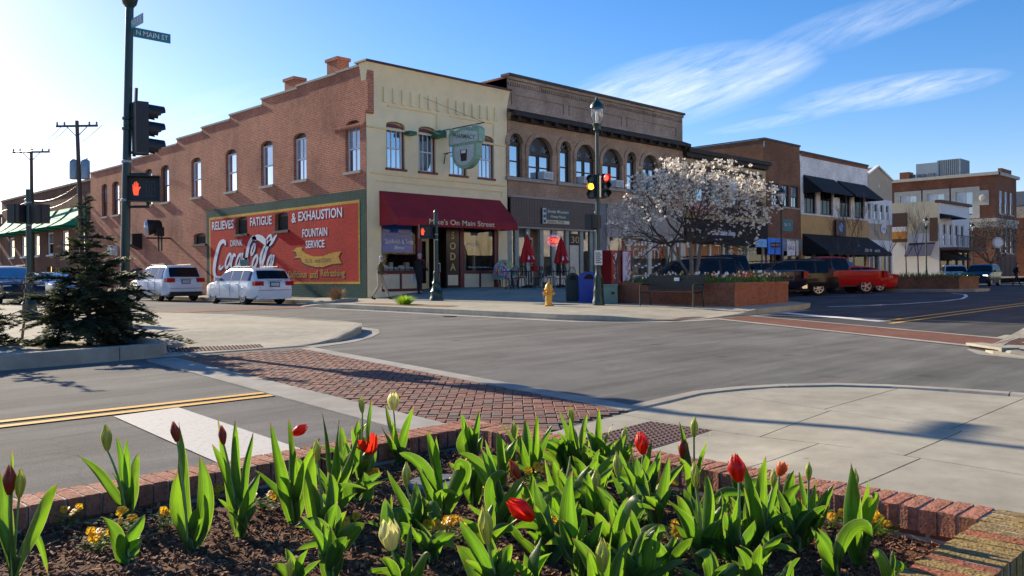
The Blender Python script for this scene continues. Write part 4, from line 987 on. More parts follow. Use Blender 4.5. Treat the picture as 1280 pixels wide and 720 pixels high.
# ---- corner building: cream front on Main Street, brick flank with painted wall on the side street
def corner_building():
    t = thing('corner_building', 'two storey corner building with cream front, maroon awning and painted brick side wall', 'building', (XS, YF, .3))
    M = Matrix.Translation((-XS, -YF, -.3))
    def B(b, name, mats, parent=None, smooth=None):
        if parent is None: b.xform(M); return b.build(name, mats, t, smooth)
        b.xform(M); return b.build(name, mats, parent, smooth)
    PF0, PS0 = PY(YF), PXp(XS)
    off = lambda P: (lambda u, z, d=0.: tuple(a - b for a, b in zip(P(u, z, d), (XS, YF, .3))))
    PF, PS = off(PF0), off(PS0)
    x1 = 28.95
    fx = lambda px, py=200: onY(px, py, YF)[0]
    # front
    zb, zt = .5 * (onY(495, 210.5, YF)[1] + onY(608, 223, YF)[1]), .5 * (onY(495, 152, YF)[1] + onY(608, 170, YF)[1])
    wins = [(fx(483), fx(506.5)), (fx(523.5), fx(545)), (fx(562), fx(583.5)), (fx(598), fx(617.5))]
    sf0, sf1, sfz0, sfz1 = fx(477, 330), fx(623.5, 330), .72, 4.35
    holes = [(a, c, zb, zt, .16) for a, c in wins] + [(sf0, sf1, sfz0, sfz1)]
    b = MB(); wall(b, PF, XS + .03, x1, .2, 9.05, holes, .24)
    n = 8                                                 # flared top
    for k in range(n):
        z0, z1 = 9.05 + 1.25 * k / n, 9.05 + 1.25 * (k + 1) / n; d0, d1 = -.26 * (k / n) ** 2, -.26 * ((k + 1) / n) ** 2
        b.quad(PF(XS + .03 + d0 * .6, z0, d0), PF(x1, z0, d0), PF(x1, z1, d1), PF(XS + .03 + d1 * .6, z1, d1)); b.quad(PF(XS + .03 + d0 * .6, z0, d0), PF(XS + .03 + d1 * .6, z1, d1), PF(XS + .03 + d1 * .6, z1, .3), PF(XS + .03 + d0 * .6, z0, .3))
        b.quad(PF(x1, z0, d0), PF(x1, z1, d1), PF(x1, z1, .3), PF(x1, z0, .3))
    b.quad(PF(XS + .03, .2, 0), PF(XS + .03, 9.05, 0), PF(XS + .03, 9.05, .3), PF(XS + .03, .2, .3))
    b.build('front_wall', 'cream_paint', t)
    b = MB(); pbox(b, PF, XS - .2, x1 + .05, 10.30, 10.38, -.36, .5); b.build('coping', 'maroon_dark', t)
    # raised bands and corbels
    b = MB(); zc = 8.05
    pbox(b, PF, XS + .03, x1, 7.62, 7.70, -.05, .0); pbox(b, PF, XS + .25, x1 - .1, zb - .32, zb - .24, -.05, .0); pbox(b, PF, XS + .5, x1 - .35, zb - .62, zb - .56, -.03, 0); pbox(b, PF, x1 - .41, x1 - .35, zb - .85, zb - .62, -.03, 0)
    for a, c in ((fx(484, 120), fx(546, 130)), (fx(562, 133), fx(617, 145))):
        pbox(b, PF, a, c, 8.62, 8.68, -.04, 0); pbox(b, PF, c - .06, c, 8.0, 8.62, -.04, 0)
    b.build('string_course', 'cream_trim', t)
    us = [21.55 + k * .49 for k in range(7)] + [25.15 + k * .49 for k in range(7)]
    m = MB(); m.add([PF(0, 0, 0)] * 0, []); me = None
    for u in us:
        m = MB(); pbox(m, PF, u, u + .17, 8.78, 9.42, -.11, 0); m.build('corbel', 'cream_paint', t)
    for a, c in wins:
        window(t, PF, a, c, zb, zt, .16, .16, 'sash_white', 'sky_glass', .06, 2, True, None, 'maroon', outer='maroon', low='blue_glass')
        m = MB(); pbox(m, PF, a - .06, c + .06, zb - .09, zb - .002, -.07, .1); m.build('sill', 'maroon', t)
    # flank wall: stepped parapet
    pk = [(459, 80), (421, 93), (371, 111.5), (327, 133), (287, 150.5), (252, 166), (221, 181), (192, 193), (160, 205)]
    ys = [onX(p, q, XS)[0] for p, q in pk] + [61.6]; hs = [min(10.28, onX(p, q, XS)[1]) for p, q in pk]
    row = [(432, 450), (367, 383), (326, 341), (282, 295.5), (239, 251), (201, 211), (181, 190)]
    szb = sum(onX(p, q, XS)[1] for p, q in ((441, 213.7), (375, 225), (333, 232.5), (289, 239))) / 4; szt = sum(onX(p, q, XS)[1] for p, q in ((441, 150.5), (375, 166), (333, 176), (289, 186))) / 4
    H = []
    for p, q in row: H.append((onX(q, 200, XS)[0], onX(p, 200, XS)[0], szb, szt, .22))
    H += [(onX(149, 240, XS)[0], onX(140, 240, XS)[0], szb - .3, szt - .3, .2), (onX(134, 240, XS)[0], onX(127, 240, XS)[0], szb - .3, szt - .3, .2)]
    small = [(294.5, 309.5, 292.5, 271), (344, 360.5, 288, 265.5), (242, 257, 305, 291.5)]
    S = [(onX(q, 280, XS)[0], onX(p, 280, XS)[0], onX((p + q) / 2, lo, XS)[1], onX((p + q) / 2, hi, XS)[1], .12) for p, q, lo, hi in small]
    b = MB(); wall(b, PS, YF, 61.6, .2, 8.35, H + S, .26)
    for k, hh in enumerate(hs):
        b.quad(PS(ys[k], 8.35), PS(ys[k + 1], 8.35), PS(ys[k + 1], hh), PS(ys[k], hh)); pbox(b, PS, ys[k], ys[k + 1], 8.2, hh - .01, .01, .32)
    b.build('side_wall', 'side_brick', t)
    b = MB()
    for k, hh in enumerate(hs): pbox(b, PS, ys[k] - .05, ys[k + 1] + .03, hh, hh + .09, -.05, .38)
    b.build('coping', 'stone_sill', t)
    b = MB(); b.box(0.3, x1 - XS, .3, 61.6 - YF, 7.6, 7.7); b.box(x1 - XS - .1, x1 - XS, .3, 61.6 - YF, 0, 7.6); b.box(.3, x1 - XS, 61.5 - YF, 61.6 - YF, 0, 7.6); b.build('roof', 'roof_felt', t)
    for i, (a, c, z0, z1, r) in enumerate(H):
        window(t, PS, a, c, z0, z1, r, .18, 'sash_white' if i < 5 else 'sash_dark', 'curtain_glass', .055, 1 if i < 2 else 0, True, 'stone_sill', 'sash_dark', outer=None, low='sky_glass')
    for a, c, z0, z1, r in S: window(t, PS, a, c, z0, z1, r, .2, 'sash_dark', 'room_dark', .05, 0, False, 'dark_iron')
    # brick eyebrow course by the corner, chimneys
    b = MB(); pbox(b, PS, YF + .05, onX(418, 143, XS)[0], 7.66, 7.74, -.05, 0); pbox(b, PS, YF + .05, onX(418, 143, XS)[0], 7.74, 7.84, -.08, 0); b.build('brick_course', 'side_brick', t)
    for px, py in ((407, 99), (353.5, 122)):
        y, z = onX(px, py, XS); m = MB(); pbox(m, PS, y - .42, y + .42, z - .6, z + .85, .34, .95); pbox(m, PS, y - .50, y + .50, z + .85, z + .99, .28, 1.0); m.build('chimney', 'side_brick', t)
    # painted advertisement
    mz = onX(458, 236, XS)[1]; ml = onX(258, 268, XS)[0]
    yr, yl = onX(450, 300, XS)[0], onX(262, 300, XS)[0]; z0, z1 = 1.06, 4.62
    SH = [h[:4] for h in S[:2]]
    def panel(y0, y1, a, c, d, mat, name, parent, holes=()):
        m = MB(); wall(m, lambda u, z, dd=0.: PS(u, z, d + dd * .02), y0, y1, a, c, holes, .1); return m.build(name, mat, parent)
    mural = panel(YF + .02, ml, .22, mz, -.006, 'mural_green', 'mural', t, SH); mural['label'] = 'painted soft drink advertisement on the brick side wall'
    panel(yr, yl, z0, z1, -.010, 'mural_yellow', 'border', mural, SH); panel(yr + .12, yl - .12, z0 + .12, z1 - .12, -.014, 'mural_red', 'red_field', mural, SH)
    def wtext(s, pl, pr, base, cap, mat='mural_white', shadow=True, shear=0., bold=.02, name='lettering'):
        """letters fitted between two image columns on the wall; base/cap rows taken at the left and right ends"""
        ya, yb_ = onX(pl, base[0], XS)[0], onX(pr, base[1], XS)[0]; za = (onX(pl, base[0], XS)[1] + onX(pr, base[1], XS)[1]) / 2; zc_ = (onX(pl, cap[0], XS)[1] + onX(pr, cap[1], XS)[1]) / 2
        if shadow:
            q = text_mb(s, SID, ya - yb_, zc_ - za, (XS, ya - .035, za - .035), .017, shear, bold=bold); B(q, 'letter_shadow', 'mural_shadow', mural)
        q = text_mb(s, SID, ya - yb_, zc_ - za, (XS, ya, za), .020, shear, bold=bold); return B(q, name, mat, mural)
    wtext('RELIEVES', 265.5, 292.5, (288.5, 285), (277.5, 274.5)); wtext('FATIGUE', 313, 340, (283, 280.5), (272, 269.5)); wtext('&', 365, 370.5, (279, 278), (266.5, 266)); wtext('EXHAUSTION', 373.5, 428, (277.5, 270.5), (265, 258.5))
    wtext('FOUNTAIN', 378.5, 409.5, (297, 294.5), (286.5, 284)); wtext('SERVICE', 382.5, 406, (310.8, 309), (301, 299.5)); wtext('DRINK', 288.5, 303.5, (308, 307), (300.5, 299.5), bold=.01)
    [wtext(w_, p_, q_, (bb, bb + .4), (cc, cc - .6), 'mural_yellow', True, 0., .01) for w_, p_, q_, bb, cc in (('Delicious', 361, 384, 347, 338.5), ('and', 387.5, 397.5, 347.6, 338), ('Refreshing', 401.5, 431.5, 348, 337))]
    # script logo, brush strokes
    def stroke(lst):
        sh, st = MB(), MB()
        for pts, w, cl in lst:
            q = []
            for cx_, cy_ in pts: y, z = onX(255 + cx_ / 5.145, 250 + cy_ / 5.145, XS); q.append((-y, z))
            w = w if isinstance(w, (list, tuple)) else [w] * len(q)
            ribbon(sh, [(u + .05, v - .05) for u, v in q], [k + .05 for k in w], ((0, 1, 0), (0, 0, 1), (-1, 0, 0)), 0, cl); ribbon(st, q, w, ((0, 1, 0), (0, 0, 1), (-1, 0, 0)), 0, cl)
        for m, d, mat, nm in ((sh, .018, 'mural_shadow', 'letter_shadow'), (st, .024, 'mural_white', 'script_lettering')):
            m.v = [(XS - d, -v[1], v[2]) for v in m.v]; B(m, nm, mat, mural)
    T = .24
    def ell(cx_, cy_, rx, ry, sl=.28, n=10): return [(cx_ + rx * math.cos(6.2832 * k / n) - sl * ry * math.sin(6.2832 * k / n), cy_ + ry * math.sin(6.2832 * k / n)) for k in range(n)]
    stroke([([(140, 292), (138, 272), (122, 266), (104, 284), (90, 325), (77, 378), (69, 430), (70, 475), (84, 503), (112, 502), (150, 480)], [.14, .2, .22, .26, .30, .34, .34, .3, .26, .2, .1], False),
            ([(108, 420), (100, 437), (112, 442), (128, 425)], [.1, .16, .14, .08], False),
            (ell(158, 392, 13, 44), .17, True), ([(207, 362), (196, 352), (183, 380), (176, 420), (185, 440), (202, 425)], [.12, .18, .2, .2, .16, .08], False),
            (ell(224, 392, 11, 42), .16, True), ([(251, 340), (242, 385), (236, 425), (244, 436), (256, 424)], [.16, .2, .18, .14, .08], False), ([(252, 386), (286, 376)], [.14, .14], False),
            ([(338, 262), (330, 244), (312, 248), (294, 280), (282, 330), (274, 390), (276, 430), (290, 442), (305, 425)], [.12, .2, .22, .24, .28, .28, .24, .18, .1], False),
            ([(312, 250), (345, 240), (375, 252), (405, 278), (430, 278), (452, 250), (472, 222)], [.16, .28, .34, .30, .24, .18, .06], False),
            ([(405, 300), (404, 260), (420, 232), (436, 232), (430, 258), (410, 300), (392, 360), (376, 420), (382, 438), (396, 422)], [.08, .10, .12, .14, .16, .2, .24, .24, .18, .08], False),
            (ell(318, 318, 9, 34), .13, True), (ell(330, 398, 13, 40), .17, True), ([(368, 432), (366, 380), (378, 330), (396, 292)], [.16, .22, .18, .10], False),
            (ell(424, 398, 11, 40), .16, True), ([(452, 352), (444, 395), (438, 428), (446, 440)], [.16, .2, .18, .1], False)])
    # yellow scroll
    def blob(pts, mat, d, name):
        m = MB(); q = [onX(290 + x / 6.856, 255 + y / 6.856, XS) for x, y in pts]; m.add([(XS - d, y, z) for y, z in q], [tuple(range(len(q)))]); return B(m, name, mat, mural)
    sc = [(520, 405), (560, 372), (605, 370), (600, 395), (635, 425), (700, 450), (780, 448), (850, 420), (940, 405), (915, 450), (942, 510), (860, 515), (790, 540), (720, 540), (650, 522), (605, 500), (590, 460), (535, 465), (560, 440), (550, 410)]
    blob([(x - 6, y + 9) for x, y in sc], 'mural_shadow', .017, 'scroll_shadow'); blob(sc, 'mural_yellow', .020, 'scroll')
    ya, za = onX(382, 328.5, XS); B(marks(22, SID, ya - onX(415, 327, XS)[0], .16, (XS, ya, za), .022), 'small_print', 'mural_shadow', mural)['kind'] = 'stuff'
    # wall fittings
    y, z = onX(213, 288, XS)
    # storefront
    P2 = lambda u, z, d=0.: PF(u, z, d + .10)
    u = lambda px: fx(px, 330)
    b = MB()
    for a, c, z0_, z1_ in ((sf0, u(479), .72, 4.3), (u(523), u(528.5), .72, 4.3), (u(576.5), u(581.5), .72, 4.3), (u(619.5), sf1, .72, 4.3)): sb = MB(); pbox(sb, P2, a, c, z0_, z1_, -.04, .12); sb.build('pilaster', 'maroon', t)
    for a, c in ((u(581.5), u(619.5)), (u(479), u(523))):
        b = MB(); pbox(b, P2, a, c, .72, .84, -.02, .1); pbox(b, P2, a, c, 1.48, 1.62, -.03, .1); sb = MB(); pbox(sb, P2, a, c, 3.95, 4.3, -.02, .1); sb.build('transom', 'maroon', t); m_ = a + (c - a) * .53; pbox(b, P2, m_ - .05, m_ + .05, .84, 1.48, -.01, .1); sfr = b.build('shopfront', 'maroon', t)
    for a, c in ((u(479), u(523)), (u(581.5), u(619.5))):
        m_ = a + (c - a) * .53
        for p, q in ((a, m_ - .05), (m_ + .05, c)): m = MB(); pbox(m, P2, p, q, .84, 1.48, .02, .08); m.build('bulkhead_panel', 'pale_panel', sfr)
        m = MB(); m.quad(P2(a, 1.62, .04), P2(c, 1.62, .04), P2(c, 3.95, .04), P2(a, 3.95, .04)); m.build('shop_window', 'clear_pane' if a < 23 else 'shop_glass', sfr)
    a, c = u(479), u(523)
    bn = MB(); bn.quad(P2(a + .05, 2.42, .16), P2(c - .12, 2.42, .16), P2(c - .12, 3.6, .16), P2(a + .05, 3.6, .16)); bn.build('banner', 'banner_blue', sfr)
    for s, f0, f1, zz, hh in (('Sandwich & Soda', .1, .9, 2.78, .20), ('Shop', .36, .64, 2.5, .2)):
        q = text_mb(s, FAC, (c - a) * (f1 - f0), hh, (a + (c - a) * f0, YF + .12, zz), .0, bold=.01); B(q, 'window_lettering', 'white_letter', sfr)
    q = text_mb("Mike's on Main Street", FAC, (c - a) * .85, .09, (a + .15, YF + .12, 1.72), .0); B(q, 'window_lettering', 'white_letter', sfr)
    a2, c2 = u(581.5), u(619.5)
    q = text_mb('Sandwich & Soda', FAC, (c2 - a2) * .42, .13, (a2 + .12, YF + .12, 2.78), .0); B(q, 'window_lettering', 'white_letter', sfr)
    q = text_mb("Mike's on Main Street", FAC, (c2 - a2) * .7, .07, (a2 + .3, YF + .12, 1.75), .0); B(q, 'window_lettering', 'white_letter', sfr)
    # recessed entrance
    b = MB(); pbox(b, P2, u(528.5), u(560), .72, 4.3, 1.5, 1.6); pbox(b, P2, u(528.5) - .02, u(528.5), .72, 4.3, .1, 1.5); b.build('entrance_recess', 'maroon_dark', sfr)
    da, dc = fx(536, 330), fx(553, 330)
    d_ = MB()
    for p, q, r, s in ((da, da + .16, .74, 3.15), (dc - .16, dc, .74, 3.15), (da + .16, dc - .16, 2.98, 3.15), (da + .16, dc - .16, .74, 1.05)): pbox(d_, P2, p, q, r, s, .85, .92)
    dr = d_.build('door', 'cream_trim', t); m = MB(); m.quad(P2(da + .16, 1.05, .88), P2(dc - .16, 1.05, .88), P2(dc - .16, 2.98, .88), P2(da + .16, 2.98, .88)); m.build('door_glass', 'dark_glass', dr)
    m = MB(); pbox(m, P2, da + .3, dc - .25, 1.75, 2.15, .83, .845); m.build('door_sign', 'awning_red', dr); m = MB(); m.tube([P2(dc - .1, 1.6, .83), P2(dc - .1, 2.0, .8)], .02, 6); m.build('handle', 'gold_letter', dr)
    b = MB(); pbox(b, P2, u(560), u(576.5), .72, 4.3, .0, .1); so = b.build('soda_panel', 'black_panel', sfr)
    m = MB(); pbox(m, P2, u(561.5), u(574), .95, 1.42, -.015, 0); m.build('kick_panel', 'pale_panel', so)
    for k, ch in enumerate('SODA'):
        x_ = (u(563.8) + u(571.8)) / 2; q = text_mb(ch, FAC, None, .34, (x_, YF + .10, 3.06 - k * .48), .012, bold=.02, center=True); B(q, 'letter', 'gold_letter', so)
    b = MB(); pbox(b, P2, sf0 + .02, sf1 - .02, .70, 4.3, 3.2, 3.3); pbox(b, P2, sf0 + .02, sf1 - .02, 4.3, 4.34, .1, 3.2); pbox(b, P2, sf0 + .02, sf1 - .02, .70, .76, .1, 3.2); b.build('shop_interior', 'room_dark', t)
    b = MB()
    for k in range(7): pbox(b, P2, a + .1 + k * .3, a + .3 + k * .3, 1.6 + .0, 1.75 + .12 * (k % 3), .4, .6)
    pbox(b, P2, a2 + .15, a2 + .6, 1.62, 2.9, .5, .55); pbox(b, P2, a2 + .9, a2 + 1.0, 1.62, 3.3, .3, .4); b.build('window_display', 'room_wall', t)
    # plinth of cream render under the left window where the pavement drops
    aw = awning(t, PF, fx(474, 250), fx(625, 260), 5.0, 3.52, 1.2, 'awning_red', .30, 42, ribs=4)
    q = text_mb("Mike's On Main Street", FAC, None, .24, (onY(536.5, 279, YF - 1.2)[0], YF - 1.2, 3.60), .01, 0, bold=.005)
    q.v = [((x - onY(536.5, 279, YF - 1.2)[0]) * (onY(618, 282, YF - 1.2)[0] - onY(536.5, 279, YF - 1.2)[0]) / max(1e-6, max(v[0] for v in q.v) - min(v[0] for v in q.v)) + onY(536.5, 279, YF - 1.2)[0], y, z) for x, y, z in q.v]
    B(q, 'lettering', 'letter_cream', aw)
    return t
corner_building()

# hanging soda shop sign over the front
plain('sign_mint', (.28, .46, .34), .55, .15, 6); plain('sign_pale', (.55, .60, .58), .5, .2, 9); plain('sign_green', (.03, .13, .08), .5)
def hanging_sign():
    x, z = onY(585, 190, YF - 1.9); t = thing('hanging_sign', 'pale green vintage mortar shaped neon sign hanging out over the cream front', 'sign', (24.92, YF, 6.0)); t.scale = (1, 1, .75)
    # plate lies in the plane perpendicular to the front (X = const), reaching from the wall towards the street
    Q = lambda y, z, d=0.: (d, y, z)
    def plate(poly, d0, d1, name, mat, parent): m = MB(); m.prism([Q(y, z, d0) for y, z in poly], (d1 - d0, 0, 0)); return fixn(m.build(name, mat, parent))
    top = [(-2.55, 1.55), (-.55, 1.55), (-.55, 2.25), (-.75, 2.45), (-1.0, 2.38), (-1.55, 2.55), (-2.1, 2.42), (-2.35, 2.5), (-2.55, 2.3)]
    bowl = [(-2.35, 1.55)] + [(-1.55 - .8 * math.cos(R(a)), 1.05 - .95 * math.sin(R(a))) for a in range(0, 181, 15)] + [(-.75, 1.55)]
    pl = plate(top, -.17, .17, 'header_plate', 'sign_mint', t); bw = plate(bowl, -.15, .15, 'bowl_plate', 'sign_mint', t)
    inner = [(-2.2, 1.45)] + [(-1.55 - .64 * math.cos(R(a)), 1.05 - .75 * math.sin(R(a))) for a in range(0, 181, 15)] + [(-.9, 1.45)]
    plate(inner, -.165, -.150, 'bowl_face', 'sign_pale', bw); plate([(-2.45, 1.62), (-.65, 1.62), (-.65, 2.12), (-1.55, 2.35), (-2.45, 2.12)], -.19, -.17, 'header_face', 'sign_pale', pl)
    g = plate([(-1.72, .55), (-1.38, .55), (-1.33, 1.2), (-1.77, 1.2)], -.185, -.165, 'pestle', 'dark_wood', bw); plate([(-1.68, 1.0), (-1.42, 1.0), (-1.40, 1.17), (-1.70, 1.17)], -.195, -.185, 'foam', 'white_letter', bw)
    q = text_mb('PHARMACY', ((0, -.975, -.22), (0, -.22, .975), (-1, 0, 0)), 1.5, .26, (-.19, -.83, 2.02), .006, bold=.02); q.build('lettering', 'sign_green', pl)
    for yy in (-2.3, -.8):
        m = MB(); m.lathe([(.11, -.05), (.13, 0), (.11, .05), (.05, .07)], 12); m.xform(Matrix.Translation((-.2, yy, 2.45)) @ Matrix.Rotation(R(90), 4, 'Y')); m.build('rosette', 'sign_mint', pl, 40)
    m = MB(); m.tube([Q(-2.5 + .02 * k, 2.52 + .06 * abs(math.sin(k * .5))) for k in range(100)], .012, 5); m.build('neon_tube', 'sign_pale', pl, 50)
    m = MB(); m.tube([Q(0.0, 2.62), Q(-2.7, 2.62)], .03, 8); m.tube([Q(0, 1.2), Q(-.25, 1.22), Q(-.75, 1.22)], .025, 8); m.tube([Q(-.02, .6), Q(-.1, 1.1), Q(-.3, 1.2)], .02, 6); m.build('bracket', 'dark_iron', t, 40)
    m = MB(); m.tube([Q(-2.7, 2.62), (-1.2, 0.0, 5.0 - .6)], .008, 4); m.build('stay_cable', 'dark_iron', t)
    for dy, sz_ in ((0, 1.0),):
        m = MB(); m.box(-.75, -.35, -.62, 0, 2.05, 2.42); m.build('light_trough', 'sign_green', t); m = MB(); m.box(-2.25, -1.85, -.4, 0, 2.0, 2.2); m.build('light_trough', 'sign_green', t)
hanging_sign()
def wall_fittings():
    y, z = onX(213, 288, XS); t = thing('wall_floodlight', 'black floodlight with big round lens on an arm from the brick side wall', 'lamp', (XS, y, z))
    q = Matrix.Translation((-.75, .25, .2)) @ Vector((0, 0, 1)).rotation_difference(Vector((-.85, .30, -.10))).to_matrix().to_4x4()
    m = MB(); m.lathe([(.26, -.35), (.36, -.25), (.42, .25), (.45, .35), (.45, .42)], 20); m.xform(q); m.build('housing', 'dark_iron', t, 40)
    m = MB(); m.lathe([(.44, .40), (.38, .52), (.22, .60), (.001, .63)], 20); m.xform(q); m.build('lens', 'curtain_glass', t, 60)
    m = MB(); m.box(-.9, -.5, -.35, .1, -.35, .15); m.box(-.7, 0, -.08, .08, -.5, -.42); m.box(-1.3, -.3, .2, .3, -.5, -.42); m.box(-.62, -.55, -.2, -.1, -1.2, -.35); m.box(-.8, -.72, -.2, -.1, -1.2, -.35); m.build('bracket', 'dark_iron', t)
    y, z = onX(174, 302, XS); t = thing('wall_vent', 'black boxy vent hood on the brick side wall left of the floodlight', 'vent', (XS, y, z)); m = MB(); m.add([(0, -.45, -.5), (0, .45, -.5), (0, .45, .5), (0, -.45, .5), (-.6, -.45, -.2), (-.6, .45, -.2), (-.6, .45, .45), (-.6, -.45, .45)], [(0, 1, 5, 4), (1, 2, 6, 5), (2, 3, 7, 6), (3, 0, 4, 7), (4, 5, 6, 7)])
    m.build('hood', 'dark_iron', t); m = MB(); m.box(-.62, -.6, -.4, .4, -.15, -.05); m.build('lip', 'stone_sill', t)
    y, z = onX(144, 313, XS); t = thing('air_conditioner', 'small white air conditioner low in the brick side wall behind the fir', 'air conditioner', (XS, y, z)); m = MB(); m.box(-.35, 0, -.4, .4, -.3, .3); m.build('case', 'white_paint', t)
    for k in range(5): m = MB(); m.box(-.37, -.35, -.35, .35, -.22 + k * .1, -.18 + k * .1); m.build('louvre', 'steel_grey', t)
wall_fittings()

# ------------------------------------------------------------------ the row along Main Street
def local(P, o): return lambda u, z, d=0.: tuple(a - b for a, b in zip(P(u, z, d), o))
def fxz(px, py, Y=YF): return onY(px, py, Y)
def fu(px, Y=YF): return onY(px, 300, Y)[0]
def shop(parent, P, u0, u1, z0, z1, cols, colmat, room='room_wall', bulk=.5, bulkmat='dark_wood', depth=2.2, door=None, cw=.14, glass='shop_glass'):
    """shop front: bulkheads, posts, panes with a room behind; one mesh for each post and pane"""
    edges = [u0] + sorted(cols) + [u1]
    for c in edges:
        a, b_ = (c, c + cw) if c == u0 else ((c - cw, c) if c == u1 else (c - cw / 2, c + cw / 2)); m = MB(); pbox(m, P, a, b_, z0, z1, .0, .16); m.build('post', colmat, parent)
    for k, (a, c) in enumerate(zip(edges, edges[1:])):
        a += cw / 2 if k else cw; c -= cw / 2 if k < len(edges) - 2 else cw
        if door == k:
            m = MB()
            for p, q, r, s in ((a, a + .1, z0, z0 + 2.5), (c - .1, c, z0, z0 + 2.5), (a + .1, c - .1, z0, z0 + .2), (a + .1, c - .1, z0 + 2.4, z0 + 2.5)): pbox(m, P, p, q, r, s, .5, .56)
            d = m.build('door', bulkmat, parent); m = MB(); m.quad(P(a + .1, z0 + .2, .53), P(c - .1, z0 + .2, .53), P(c - .1, z0 + 2.4, .53), P(a + .1, z0 + 2.4, .53)); m.build('pane', 'dark_glass', d)
            m = MB(); pbox(m, P, c - .2, c - .16, z0 + 1, z0 + 1.3, .44, .5); m.build('handle', 'steel_grey', d); continue
        m = MB(); pbox(m, P, a, c, z0, z0 + bulk, .03, .12); m.build('bulkhead', bulkmat, parent)
        m = MB(); m.quad(P(a, z0 + bulk, .08), P(c, z0 + bulk, .08), P(c, z1, .08), P(a, z1, .08)); m.build('pane', glass, parent)
    m = MB(); pbox(m, P, u0, u1, z0 - .02, z1, depth, depth + .1); pbox(m, P, u0, u1, z1, z1 + .05, .17, depth); pbox(m, P, u0, u1, z0 - .02, z0 + .03, .17, depth); m.build('shop_interior', room, parent)
def shell(parent, P, u0, u1, z0, z1, depth, mat, roof='roof_felt', par=.6, side0=True, side1=True):
    """flank walls, back and roof of a block behind its front"""
    if side0: m = MB(); m.quad(P(u0, z0, .02), P(u0, z1, .02), P(u0, z1, depth), P(u0, z0, depth)); m.build('flank_wall', mat, parent)
    if side1: m = MB(); m.quad(P(u1, z0, .02), P(u1, z1, .02), P(u1, z1, depth), P(u1, z0, depth)); m.build('flank_wall', mat, parent)
    m = MB(); m.quad(P(u0, z0, depth), P(u1, z0, depth), P(u1, z1, depth), P(u0, z1, depth)); m.build('rear_wall', mat, parent)
    m = MB(); m.quad(P(u0 + .01, z1 - par, .25), P(u1 - .01, z1 - par, .25), P(u1 - .01, z1 - par, depth - .01), P(u0 + .01, z1 - par, depth - .01)); m.build('roof', roof, parent)

